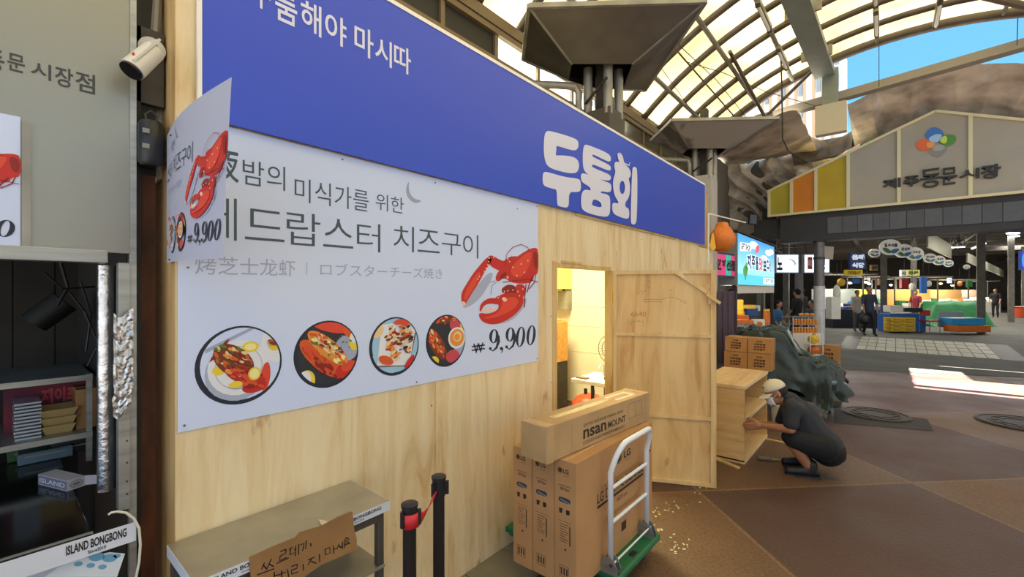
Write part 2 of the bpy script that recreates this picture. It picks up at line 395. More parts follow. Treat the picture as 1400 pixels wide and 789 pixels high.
# booth interior
inn = M('cream_wall_panel', 'E9E3CC', .5)
bi = struct('wall_booth')
for i, (z0, z1) in enumerate(((0, .72), (.725, 1.09), (1.095, 1.37), (1.375, 2.85))):
    m = MB(); m.box(-4.6, -1.9, 5.5, 5.53, z0, z1); m.build('wall_board', inn, bi)
m = MB(); m.box(-4.62, -4.6, 1.5, 5.5, 0, 2.85); m.build('side_wall', inn, bi)
m = MB(); m.box(-4.6, -1.9, 1.5, 1.53, 0, 2.85); m.build('side_wall', inn, bi)
m = MB(); m.box(-4.6, -1.85, 1.5, 5.5, 2.85, 2.87); cb = m.build('ceiling', inn); cb['kind'] = 'structure'
def area(name, loc, rot, size, energy, col, parent=None, sy=None):
    l = bpy.data.lights.new(name, 'AREA'); l.energy = energy; l.color = col; l.size = size
    if sy: l.shape = 'RECTANGLE'; l.size_y = sy
    o = bpy.data.objects.new(name, l); COL.objects.link(o); o.location = loc; o.rotation_euler = rot
    if parent: o.parent = parent; o.location = WM[parent.name].inverted()@V(loc)
    return o
lm = M('lamp_warm', 'FFE9A8', emis=6); lw = M('lamp_white', 'F4F8FF', emis=9); lww = M('lamp_bulb_warm', 'FFD9A0', emis=14)
t = thing('ceiling_lamp', 'flat warm ceiling lamp lighting the booth inside the doorway', 'lamp', (-3.0, 3.9, 2.85))
m = MB(); m.box(-3.3, -2.7, 3.75, 4.05, 2.80, 2.85); m.build('lamp_box', white, t); m = MB(); m.box(-3.27, -2.73, 3.78, 4.02, 2.795, 2.80); m.build('diffuser', lm, t)
area('booth_light', (-3.0, 3.9, 2.78), (0, 0, 0), .9, 68, (1, .90, .52), t)
# ---------------------------------------------------------------- roof
roof = struct('ceiling'); RX, RZ, RR = .25, .92, 5.0
fab = bpy.data.materials.new('translucent_roof_sheet'); fab.use_nodes = True; n = fab.node_tree; n.nodes.remove(n.nodes['Principled BSDF'])
tr = n.nodes.new('ShaderNodeBsdfTranslucent'); df = n.nodes.new('ShaderNodeBsdfDiffuse'); mx = n.nodes.new('ShaderNodeMixShader'); mx.inputs[0].default_value = .22
tx = n.nodes.new('ShaderNodeTexCoord'); nn = n.nodes.new('ShaderNodeTexNoise'); nn.inputs['Scale'].default_value = .9; nn.inputs['Detail'].default_value = 7; n.links.new(tx.outputs['Object'], nn.inputs['Vector'])
cr = n.nodes.new('ShaderNodeValToRGB'); cr.color_ramp.elements[0].position = .35; cr.color_ramp.elements[0].color = (*lin('9A8C60'), 1); cr.color_ramp.elements[1].position = .6; cr.color_ramp.elements[1].color = (*lin('C2B58E'), 1)
n.links.new(nn.outputs[0], cr.inputs[0]); n.links.new(cr.outputs[0], tr.inputs[0]); n.links.new(cr.outputs[0], df.inputs[0])
n.links.new(df.outputs[0], mx.inputs[1]); n.links.new(tr.outputs[0], mx.inputs[2]); n.links.new(mx.outputs[0], n.nodes['Material Output'].inputs[0])
def rpt(x, dz=0.): 
    a = math.asin((x-RX)/RR); return V((RX+(RR+dz)*math.sin(a), 0, RZ+(RR+dz)*math.cos(a)))
def arcp(a, r): return (RX+r*math.sin(a), RZ+r*math.cos(a))
A0, A1 = math.asin((-3.2-RX)/RR), math.asin((3.7-RX)/RR)
ribY = [9.93-.67*i for i in range(21)]
ribm = M('roof_rib_steel', '5E564C', .55, .3, var=.25, scale=6)
rib0 = None; pn0 = None
for i, y in enumerate(ribY):
    if i == 0 or rib0 is None or i == 1:
        rr = .085 if i == 0 else .05
        m = MB(); m.tube([(arcp(A0+(A1-A0)*k/28, RR)[0], y, arcp(A0+(A1-A0)*k/28, RR)[1]) for k in range(29)], rr, 8)
        o = m.build('roof_rib', ribm, roof, smooth=True); base = y
        if i == 1: rib0 = o
    else:
        o = rib0.copy(); COL.objects.link(o); o.location.y = y-ribY[1]
    if i < len(ribY)-1:
        if pn0 is None:
            m = MB(); m.grid(24, 1, lambda u, v: (arcp(A0+(A1-A0)*u, RR+.05)[0], y-.67*v+.0, arcp(A0+(A1-A0)*u, RR+.05)[1])); pn0 = m.build('roof_sheet', fab, roof, smooth=True, solid=0)
        else: o = pn0.copy(); COL.objects.link(o); o.location.y = y-ribY[0]
pur_x = (-2.75, -2.0, -1.38, -.13, .6, 1.35, 2.1, 2.8)
for k, x in enumerate(pur_x):
    p = rpt(x, -.03)
    m = MB(); m.cyl((p.x, 9.9, p.z), (p.x, -3.4, p.z), .028 if k > 2 else .036, n=8); m.build('purlin', galv if k < 3 else ribm, roof)
for x in (-2.38,):                                   # thin edge battens between the purlins
    p = rpt(x, .0); m = MB(); m.cyl((p.x, 9.9, p.z), (p.x, -3.4, p.z), .014, n=6); m.build('batten', ribm, roof)
# fluorescent battens under the roof (things)
flb = []
for x, ysl in ((-1.38, (8.7, 7.2)), (-.13, (9.0, 8.0, 6.4)), (.6, (9.3, 8.4))):
    p = rpt(x, -.10)
    for j, y in enumerate(ysl):
        t = thing('tube_light', 'slim tube light under the %s of the roof, %s' % ({-1.38: 'left shoulder', -.13: 'crown', .6: 'right side'}[x], ('farthest', 'second from far end', 'third from far end')[j]), 'tube light', (p.x, y, p.z-.03), 0, 'tube lights under the arched roof')
        m = MB(); m.box(p.x-.035, p.x+.035, y-.42, y+.42, p.z-.02, p.z+.05); m.build('housing', galv, t)
        m = MB(); m.cyl((p.x, y-.38, p.z-.035), (p.x, y+.38, p.z-.035), .02, n=8); m.build('tube', white, t)
        for s in (-1, 1): m = MB(); m.box(p.x-.03, p.x+.03, y+s*.39-.02, y+s*.39+.02, p.z-.06, p.z-.02); m.build('end_cap', dsteel, t)
# eaves: clerestory windows over the left side
wn = struct('wall_clerestory'); XW = -3.2
glass = M('frosted_clerestory_pane', 'F3F1E6', .3, trans=0.)
gm = bpy.data.materials.new('milky_pane'); gm.use_nodes = True; n = gm.node_tree; n.nodes.remove(n.nodes['Principled BSDF']); q = n.nodes.new('ShaderNodeBsdfTranslucent'); q.inputs[0].default_value = (.95, .95, .9, 1); n.links.new(q.outputs[0], n.nodes['Material Output'].inputs[0])
fr = M('window_frame_brown', '7A6A52', .5, .3); dk = M('dark_infill', '2A2A28', .6)
m = MB(); m.box(XW-.05, XW, -3.5, 10, 2.9, 4.03); m.build('lower_wall', dk, wn)
for z, h in ((4.05, .05), (4.36, .06)): m = MB(); m.box(XW-.04, XW+.05, -3.5, 10, z-h/2, z+h/2); m.build('rail', fr, wn)
y = -3.25; k = 0
while y < 9.9:
    m = MB(); m.box(XW-.03, XW+.03, y-.025, y+.025, 4.05, 4.36); m.build('mullion', fr, wn)
    m = MB(); m.box(XW-.01, XW, y+.025, y+.725, 4.07, 4.34); m.build('pane', gm if y > 3.0 else dk, wn); y += .75; k += 1
m = MB(); m.box(XW-.06, XW+.06, -3.5, 10, 4.4, 4.52); m.build('gutter_beam', fr, wn)
# tie beam, struts and the flat steel duct at the open end of the roof
m = MB(); m.bar((-2.35, 10.25, 5.10), (4.7, 10.25, 5.59), .2, .14); m.build('tie_beam', M('tie_beam_grey', '9A9488', .5, .3), roof)
nd = V((-1.85, 10.0, 5.06))
for a, b_, r in (((-.85, 9.6, 5.72), nd, .03), ((-1.9, 7.6, 5.4), nd, .03), ((-3.1, 9.2, 4.5), nd, .03), ((.9, 8.9, 5.78), (2.3, 10.0, 5.3), .05)):
    m = MB(); m.cyl(a, b_, r, n=8); m.build('strut', ribm, roof)
m = MB(); m.box(nd.x-.17, nd.x+.14, 9.96, 10.06, nd.z-.12, nd.z+.08); m.build('node_plate', galv, roof, bevel=.01)
duct = M('duct_grey', '8E9892', .5, .35, var=.15, scale=3)
t = thing('steel_duct', 'flat grey steel duct running under the roof and down to a plate', 'duct', (-.75, 9.95, 4.6))
m = MB(); m.bar((-.98, 4.2, 5.44), (-.86, 9.85, 5.55), .30, .1); m.build('duct_run', duct, t)
m = MB(); m.box(-.90, -.66, 9.82, 9.92, 4.98, 5.62); m.build('drop_leg', duct, t); m = MB(); m.box(-1.0, -.54, 9.78, 9.94, 4.44, 4.98); m.build('end_box', M('end_box_cream', 'B9B4A4', .6), t, bevel=.01)
for y in (5.6, 7.4, 9.0): m = MB(); m.box(-1.12, -.68, y-.02, y+.02, 5.41+.02*(y-4), 5.6+.02*(y-4)-.02); m.build('duct_flange', galv, t)
for k, (pts, r) in enumerate((([onY(1067, 62, 8.6), onY(1069, 120, 9.0), onY(1070, 190, 9.4), onY(1078, 207, 9.6), onY(1094, 214, 9.7)], .012),
        ([onY(940, 85, 6.5), onY(990, 100, 8), onY(1046, 125, 9.8), onY(1150, 155, 9.9)], .006), ([(-.1, 9.95, 5.9), (-.1, 10.0, 5.15)], .006), ([(1.5, 9.95, 5.7), (1.5, 10.0, 5.3)], .006),
        ([onY(905, 40, 5.0), onY(980, 110, 7.5), onY(1020, 160, 9)], .006), ([onY(880, 60, 5.0), onY(945, 150, 7.0), onY(1010, 190, 8.5)], .005))):
    m = MB(); m.tube(pts, r, 6); m.build('roof_cable', dsteel, roof)
# ---------------------------------------------------------------- columns with inverted steel hoppers
def hopper(dx, dy, lab1, lab2, cm, hm):
    cx, cy = -2.15+dx, 3.95+dy
    t = thing('steel_column', lab1, 'column', (cx, cy, 0))
    m = MB(); m.box(cx-.15, cx+.15, cy-.15, cy+.15, 2.872 if dy == 0 else 0, 3.36); m.build('casing', cm, t, bevel=.006)
    for i, (a, b_) in enumerate(((-.11, -.11), (.11, -.11), (-.11, .11), (.11, .11))):
        m = MB(); m.cyl((cx+a, cy+b_, 3.3), (cx+a, cy+b_, 3.8), .045, n=10); m.build('riser_pipe', galv, t, smooth=True, auto=True)
    m = MB(); m.box(cx-.05, cx+.05, cy-.05, cy+.05, 3.3, 4.4); m.build('core', dsteel, t)
    m = MB(); m.tube([(cx-.16, cy-.2, 3.2), (cx-.16, cy-.2, 3.55), (cx-.18, cy-.24, 3.6), (cx-.26, cy-.34, 3.6), (cx-.75, cy-.95, 3.57)], .035, 8); m.build('side_pipe', galv, t, smooth=True)
    m = MB(); m.tube([(cx-.26, cy-.04, 3.1), (cx-.26, cy-.04, 3.45), (cx-.3, cy-.1, 3.5), (cx-.8, cy-.5, 3.5)], .03, 8); m.build('side_pipe', galv, t, smooth=True)
    m = MB(); m.cyl((cx+.2, cy-.3, 3.55), (cx-.12, cy-.15, 3.44), .014, n=6); m.build('brace', dsteel, t)
    def cw(l, z, h): return V((-ST*z+CT*l+dx, CT*z+ST*l+dy, h))
    top = [cw(.139, 3.67, 3.96), cw(1.583, 3.62, 3.97), cw(1.56, 5.2, 3.96), cw(.65, 4.93, 3.96), cw(.11, 4.5, 3.96)]
    bot = [cw(.56, 4.13, 3.72), cw(1.12, 4.13, 3.72), cw(1.16, 4.66, 3.72), cw(.8, 4.6, 3.72), cw(.57, 4.45, 3.72)]
    h = thing('roof_hopper', lab2, 'hopper', (cx, cy, 3.7))
    for i in range(5):
        j = (i+1) % 5; m = MB(); m.add([top[i], top[j], bot[j], bot[i]], [(0, 1, 2, 3)]); m.build('side_sheet', hm, h, solid=.006)
        m = MB(); m.bar(top[i], top[j], .03, .04); m.build('rim_angle', galv, h)
        m = MB(); m.bar(top[i]+V((0, 0, -.005)), bot[i]+V((0, 0, -.005)), .02, .012); m.build('seam_strip', galv, h)
    m = MB(); m.add([p+V((0, 0, .005)) for p in top], [(0, 1, 2, 3, 4)]); m.build('top_sheet', hm, h)
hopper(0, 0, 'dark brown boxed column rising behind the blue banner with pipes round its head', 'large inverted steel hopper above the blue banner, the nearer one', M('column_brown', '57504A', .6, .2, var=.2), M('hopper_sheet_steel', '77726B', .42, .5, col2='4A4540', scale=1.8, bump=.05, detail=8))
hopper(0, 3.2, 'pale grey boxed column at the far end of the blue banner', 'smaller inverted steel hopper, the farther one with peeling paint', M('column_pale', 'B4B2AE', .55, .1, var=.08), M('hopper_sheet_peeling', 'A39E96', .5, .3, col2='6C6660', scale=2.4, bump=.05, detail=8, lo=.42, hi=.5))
# far left rusty column between the snack stall and the booth
t = thing('steel_post', 'rust-brown steel post between the snack counter and the plywood wall', 'post', (-2.05, .32, 0))
m = MB(); m.box(-2.3, -1.95, .335, .378, 0, 2.0); m.build('lower_plate', rust, t)
m = MB(); m.box(-2.3, -1.95, .335, .380, 2.0, 3.4); m.build('upper_plate', M('black_steel', '25221F', .55, .3, var=.3), t)
m = MB(); m.box(-2.3, -1.93, .322, .336, 0, 3.4); m.build('edge_angle', M('black_steel', '25221F'), t)
m = MB(); m.box(-1.95, -1.93, .322, .40, 2.24, 2.5); m.build('mount_plate', dsteel, t, bevel=.003)
m = MB(); m.cyl((-1.96, .375, 2.45), (-1.97, .42, 3.4), .017, n=10); m.build('conduit', galv, t)
m = MB(); m.box(-2.3, -1.98, .38, .404, 2.0, 3.4); m.build('steel_channel', galv, t)
# right side of the street, mostly outside the frame
wr = struct('wall_right'); rw = M('render_grey', '6E6A62', .8, var=.1)
m = MB(); m.box(5.2, 5.3, -4, 12.6, 0, 2.9); m.build('plain_wall', rw, wr)
for y in (.5, 3.7, 6.9, 10.1): m = MB(); m.box(4.6, 4.9, y, y+.3, 0, 4.6); m.build('pillar', galv, wr)
m = MB(); m.box(3.6, 3.8, -3.5, 10, 4.35, 4.5); m.build('eaves_beam', fr, wr)
# ---------------------------------------------------------------- market gate
GY = 12.6
gt = struct('wall_gate')
dkb = M('gate_beam_dark', '2F3136', .6, var=.15); tileb = [M('slate_tile', '4F545B', .45, var=.15), M('slate_tile_b', '474B53', .45, var=.15)]
m = MB(); m.box(-2.0, 7, GY-.02, GY+.5, 2.78, 3.46); m.build('beam', dkb, gt)
x = -1.05; i = 0
while x < 4.5:
    m = MB(); m.box(x+.005, x+.27, GY-.045, GY-.02, 2.93, 3.30); m.build('tile', tileb[i % 2], gt); x += .275; i += 1
m = MB(); m.box(-2.6, -2.05, GY+.1, GY+.5, 2.9, 3.4); m.build('beam_end', dkb, gt)
for x in (-1.22, 4.6):
    t = thing('gate_column', 'slim steel gate column with white wrapped lower half beside the street stalls' if x < 0 else 'steel gate column at the right end of the gate outside the frame', 'column', (x, GY, 0))
    m = MB(); m.cyl((x, GY+.12, 0), (x, GY+.12, 3.5), .105, n=18); m.build('shaft', M('column_steel_grey', '77777A', .5, .4, var=.2), t, smooth=True, auto=True)
    m = MB(); m.cyl((x, GY+.12, .1), (x, GY+.12, 1.72), .115, n=18); m.build('white_wrap', M('white_wrap', 'CFD2D6', .6, var=.12, scale=14), t, smooth=True, auto=True)
    for z in (2.35, 2.75): m = MB(); m.cyl((x, GY+.12, z), (x, GY+.12, z+.05), .12, n=18); m.build('clamp_band', dsteel, t)
# gate sign
cream = M('sign_frame_cream', 'DCD2A4', .5); sgr = M('sign_grey_panel', 'A89F8C', .6, var=.06, scale=2, emis=0)
t = thing('gate_sign', 'wide peaked market gate sign with four-petal emblem and black brush lettering', 'sign', (.76, GY, 3.46))
def roofz(x): return 5.26-.397*abs(x-.76)
xs = [-2.22, -1.75, -1.26, -.66, .20, 1.26, 2.3, 2.86, 3.3, 3.74]
mp = lambda a, b_, c=0.: V((a, GY-.10-c, b_))
pc = [M('sign_olive_panel', 'B0A52C', .6, var=.12, scale=2), M('sign_orange_panel', 'D9831C', .6, var=.1, scale=2), M('sign_mustard_panel', 'C0A21E', .6, var=.12, scale=2)]
for i in range(len(xs)-1):
    a, b_ = xs[i], xs[i+1]
    P = [(a, 3.47), (b_, 3.47), (b_, roofz(b_))]+([(.76, 5.26)] if a < .76 < b_ else [])+[(a, roofz(a))]
    m = MB(); m.prism(mp, P, 0, -.12); m2 = MB(); m2.prism(lambda u, v, c=0.: V((u, GY-.10+c, v)), P[::-1], 0, .12)
    mm = MB(); mm.fill(mp, P, (), 0); vs = [V((u, GY+.06, v)) for u, v in P]; vf = [V((u, GY-.10, v)) for u, v in P]; k = len(P)
    mm.add(vf+vs, [(i_, k+i_, k+(i_+1) % k, (i_+1) % k) for i_ in range(k)])
    mat_ = pc[i] if i < 3 else (pc[8-i] if i > 5 else sgr)
    mm.build('sign_panel', mat_, t)
for x in xs: m = MB(); m.box(x-.03, x+.03, GY-.14, GY-.09, 3.46, roofz(x)); m.build('frame_bar', cream, t)
m = MB(); m.box(-2.25, 3.77, GY-.15, GY-.08, 3.43, 3.48); m.build('frame_bar', cream, t)
for a, b_ in (((-2.25, roofz(-2.25)), (.76, 5.27)), ((.76, 5.27), (3.77, roofz(3.77)))):
    m = MB(); m.bar((a[0], GY-.115, a[1]), (b_[0], GY-.115, b_[1]), .07, .05); m.build('frame_bar', cream, t)
gp = lambda px, py: (lambda q: (q.x, q.z))(onY(px, py, GY-.11))
def zz(pts, ox, oy, s): return [gp(ox+a/s, oy+b_/s) for a, b_ in pts]
em = MB(); ecs = [M('emblem_blue', '3F74B8', .4), M('emblem_pale_blue', 'A5CBE8', .4), M('emblem_green', '4C8F33', .4), M('emblem_lime', 'C8D850', .4), M('emblem_orange', 'E8672E', .4), M('emblem_amber', 'F0A050', .4), M('emblem_silver', 'A9A59A', .4), M('emblem_grey', '8C887C', .4)]
def emb(pts, mi, lay): em.mat(mi).fill(mp, chaikin(zz(pts, 1180, 160, 5.636)), (), lay)
emb([(410, 195), (440, 175), (490, 165), (545, 190), (560, 210), (535, 240), (490, 262), (440, 258), (405, 235)], 4, .012); emb([(490, 190), (545, 195), (556, 212), (530, 238), (490, 235)], 5, .016)
emb([(480, 130), (510, 90), (550, 75), (600, 95), (628, 135), (600, 180), (560, 200), (510, 185), (482, 160)], 0, .02); emb([(500, 165), (560, 130), (615, 135), (590, 185), (555, 200), (515, 190)], 1, .024)
emb([(580, 190), (610, 150), (650, 132), (700, 138), (722, 165), (700, 205), (660, 228), (620, 218)], 2, .028); emb([(585, 192), (610, 152), (640, 145), (650, 175), (635, 212)], 3, .032)
emb([(520, 245), (560, 208), (610, 205), (650, 225), (640, 270), (590, 312), (540, 305), (510, 280)], 7, .014); emb([(530, 240), (565, 212), (610, 210), (640, 232), (600, 262), (545, 262)], 6, .018)
em.build('emblem', ecs, t)
m = MB(); tx_ = '제주동문시장'; cps = [(150, 460, 290, 565), (310, 440, 435, 550), (440, 382, 605, 562), (600, 375, 725, 535), (740, 385, 895, 495), (905, 350, 1060, 492)]
for ch, (x0, y0, x1, y1) in zip(tx_, cps):
    a = gp(1180+x0/5.636, 160+y1/5.636); c_ = gp(1180+x1/5.636, 160+y0/5.636)
    dz = (gp(1180+x1/5.636, 160+y1/5.636)[1]-a[1])
    put_text(m, mp, ch, a[0], c_[0], a[1]+.02, c_[1]-.02, .05, .01 if ch in '동문' else .03)
m.build('lettering', M('sign_black', '24262B', .5), t, solid=.05)
# background building, shop block and canopies beyond the street
bw = M('pale_render', 'E8E6E2', .8); bo = M('orange_render_stripe', 'D9B48C', .8)
t = thing('apartment_building', 'tall pale building with orange stripes seen past the end of the roof', 'building', (-1.6, 24, 5.32))
m = MB(); m.box(-6, -1.62, 24, 30, 5.32, 14); m.build('wall', bw, t)
for i in range(9): x = -4.6+i*.34; m = MB(); m.box(x, x+.1, 23.93, 24.0, 5.32, 13.5); m.build('stripe', bo, t)
for i in range(5):
    for j in range(8): m = MB(); m.box(-4.42+i*.68, -4.3+i*.68, 23.9, 24, 5.5+j, 6.1+j); m.build('window', M('far_window', '9AA8B4', .3), t)
bl = struct('wall_shops'); m = MB(); m.box(-6, -3.3, 6.5, 13.4, 2.9, 5.0); m.build('upper_block', rw, bl)
m = MB(); m.box(-4.6, -3.35, 5.6, 13, 0, 2.9); m.build('back_wall', M('shop_back', '6B655C', .8, var=.2), bl)
# tarps
tm = M('tarp_grey_brown', 'D2C8B8', .45, col2='8A7E70', scale=1.6, stretch=(1, 1, 1.5), bump=.25, bscale=5, detail=8, lo=.35, hi=.6)
def cloth(name, label, top, bot, Y, nu=60, nv=26, amp=.16, seed=0, lean=0., cat='tarpaulin', mat=tm, sag=0.):
    def pl(P, u):
        f = u*(len(P)-1); i = min(int(f), len(P)-2); f -= i; return P[i][0]*(1-f)+P[i+1][0]*f, P[i][1]*(1-f)+P[i+1][1]*f
    def f(u, v):
        a = pl(top, u); b_ = pl(bot, u); px = a[0]*(1-v)+b_[0]*v; py = a[1]*(1-v)+b_[1]*v; q = onY(px, py, Y-lean*(1-v))
        nn_ = noise.ridged_multi_fractal(V((q.x*.9+seed, q.z*1.1+q.x*.5, seed)), .9, 2.1, 4, .9, 2.)*.5
        n2_ = noise.noise(V((q.x*.6, q.z*.6, seed+3)))
        n3_ = noise.noise(V((q.x*2.+q.z*3, q.z*2.2-q.x*1.1, seed+9)))
        e_ = min(1, 6*min(u, 1-u, v, 1-v)+.25)
        th_ = q.x*(1.1+seed*.13)+q.z*1.5+1.3*noise.noise(V((q.x*.7, q.z*.7, seed+20)))*2; fo_ = abs(math.sin(th_*2.3))**.7+.5*abs(math.sin((q.x*2.2-q.z*1.2)*2.1+3*noise.noise(V((q.x*.9, q.z*.9, seed+30)))))**.8
        q.y += (nn_-.5)*amp*.9*e_+n2_*amp+n3_*amp*.5*e_+fo_*amp*.9*e_; q.z += -sag*math.sin(math.pi*u)*v; return q
    m = MB(); m.grid(nu, nv, f); o = m.build(name, mat, smooth=True, origin=f(.5, 1)); return tag(o, label, cat)
cloth('tarpaulin', 'dirty grey-brown tarpaulin hung in creases over the right of the gate sign', [(1158, 142), (1185, 128), (1200, 118), (1240, 106), (1290, 94), (1340, 84), (1400, 86), (1460, 80)], [(1168, 198), (1200, 194), (1240, 176), (1280, 160), (1330, 168), (1400, 178), (1460, 190)], 12.95, 160, 60, .2, 1, lean=1.6)
cloth('tarpaulin', 'crumpled grey tarpaulin hanging left of the gate sign below the hopper', [(984, 222), (1010, 196), (1035, 172), (1062, 158), (1076, 162), (1079, 205), (1110, 222), (1140, 216), (1176, 196)], [(986, 338), (1008, 326), (1030, 318), (1060, 312), (1090, 304), (1120, 296), (1150, 292), (1180, 288)], 13.2, 140, 80, .26, 5, lean=.3)
tc_ = thing('sun_block_tarpaulin', 'flat sagging tarpaulin added as a sun block between the far hopper and the gate', 'tarpaulin', (-2.3, 11.5, 5.0))  # sheet added to keep sun off the floor left of the bright strip
m = MB(); m.grid(40, 50, lambda u, v: V((-3.35+2.05*u, 9.95+3.2*v, 5.02-.10*math.sin(u*3.14)*math.sin(v*3.14)+.05*abs(math.sin(u*9+v*14+2*noise.noise(V((u*3, v*3, 2)))))))); m.build('cloth', tm, tc_, smooth=True)
cloth('tarpaulin', 'dark rolled canvas bundle sagging above the gate sign near the duct plate', [(1080, 196), (1110, 188), (1135, 196), (1165, 180)], [(1085, 226), (1110, 222), (1135, 216), (1165, 206)], 12.95, 60, 24, .1, 12, mat=M('dark_canvas', '4A4238', .7, var=.3))
t = thing('roof_canopy', 'flat pale canopy roof edge behind the tarpaulins over the gate', 'canopy', (3, 13.3, 4.9))
m = MB(); m.box(-6, 9, 13.3, 15, 4.5, 4.62); m.build('deck', galv, t)
# =================================================================== BLUE BANNER
bp_ = lambda a, b_, c=0.: V((X0+.002+c, a, b_))            # wall coordinates: a = Y, b = Z, c = out of the wall
wp = lambda px, py: (lambda q: (q.y, q.z))(onX(px, py, X0))
bt = thing('blue_banner', 'long deep blue shop banner with white rounded lettering above the plywood wall', 'banner', (X0+.012, 3.2, 2.2))
bx = X0+.014
bmap = lambda a, b_, c=0.: V((bx+.012+c, a, b_))
bluem = M('banner_blue', '3450CE', .36, spec=.5); bwh = M('banner_white_print', 'D9DBF2', .45)
m = MB(); m.box(bx, bx+.012, .475, 5.985, 2.197, 2.965); m.build('board', bluem, bt)
ed = M('banner_white_edge', 'F2F0EA', .5)
m = MB(); m.box(bx-.004, bx+.016, .470, 5.99, 2.965, 2.985); m.build('edge_strip', ed, bt)
m = MB(); m.box(bx-.004, bx+.014, .463, .475, 2.2, 2.985); m.build('edge_strip', ed, bt)
m = MB(); m.box(bx-.004, bx+.014, 5.985, 5.998, 2.19, 2.985); m.build('edge_strip', M('edge_grey', 'B9B7B0', .5), bt)
def zp(pts, ox, oy, s): return [wp(ox+a/s, oy+b_/s) for a, b_ in pts]
LG = [
 ([(105,95),(130,93),(290,140),(310,165),(308,200),(285,222),(180,190),(167,188),(168,215),(162,250),(185,248),(240,250),(290,262),(312,290),(312,330),(300,355),(270,362),(215,355),(130,330),(100,300),(88,240),(88,170),(92,120)], []),
 ([(90,352),(110,353),(220,385),(300,393),(322,405),(325,455),(318,475),(295,480),(248,478),(247,560),(240,575),(220,578),(180,568),(172,555),(170,463),(150,460),(95,445),(80,425),(80,370)], []),
 ([(345,180),(370,182),(490,230),(515,255),(514,285),(495,287),(400,240),(395,248),(400,258),(500,305),(515,320),(514,340),(498,345),(400,303),(393,312),(398,325),(500,365),(515,380),(514,400),(495,408),(400,390),(350,355),(335,320),(335,220)], []),
 ([(330,360),(360,365),(500,420),(517,430),(518,470),(500,483),(458,474),(450,478),(450,500),(385,500),(386,450),(345,428),(325,410),(322,375)], []),
 ([(345,463),(380,468),(440,483),(495,495),(510,515),(510,600),(500,630),(470,637),(370,615),(330,590),(323,560),(325,490)], [[(403,522),(445,540),(455,560),(452,578),(395,565),(393,550)]]),
 ([(538,292),(555,286),(600,300),(632,330),(642,360),(638,385),(625,390),(636,430),(636,480),(625,520),(605,545),(606,575),(630,582),(632,640),(612,651),(540,625),(522,600),(521,560),(530,545),(560,552),(562,540),(535,500),(526,440),(528,400),(545,350),(533,320)], [ellpts(586, 450, 17, 42)]),
 ([(553,240),(562,230),(575,232),(588,250),(598,292),(600,310),(575,305),(560,275)], []),
 ([(655,320),(670,320),(683,340),(680,660),(665,685),(645,682),(637,660),(648,340)], [])]
m = MB()
for i, (o_, hs) in enumerate(LG):
    m.fill(bmap, zp(chaikin(o_), 720, 160, 4.639), [zp(chaikin(h_, 1), 720, 160, 4.639) for h_ in hs], .002+.0006*i)
fill_stroke(m, bmap, zp([(592, 296), (612, 305), (628, 312), (634, 292)], 720, 160, 4.639), .012, .008)
m.build('large_lettering', bwh, bt)
m = MB(); m.fill(bmap, zp(ellpts(567, 241, 2.5, 4), 720, 160, 4.639), (), .009); m.build('eye_dot', bluem, bt)
# small sentence: measured glyph by glyph on the banner plane
m = MB()
def glyph(mb, mapf, ch, xl, yt, yb, xr, lay, bold, W=wp):
    a = W(xl, yt); c_ = W(xl, yb); d_ = W(xr, yt); put_text(mb, mapf, ch, a[0], d_[0], c_[1], a[1], lay, bold)
for ch, xl, yt, yb, xr in (('두', 340, -36, 10, 366), ('툼', 372, -18, 29, 402), ('해', 407, 0, 43, 435), ('야', 440, 17, 57, 469), ('마', 480, 34, 74, 506), ('시', 508, 50, 86, 531), ('따', 534, 60, 96, 557)):
    a = wp(xl, yt); d_ = wp(xr, 0); hz = (a[1]-2.2); put_text(m, bmap, ch, a[0], d_[0], wp(xl, yb)[1], a[1], .002, .012)
m.build('small_lettering', M('banner_white_small', 'DDE0F6', .45), bt)

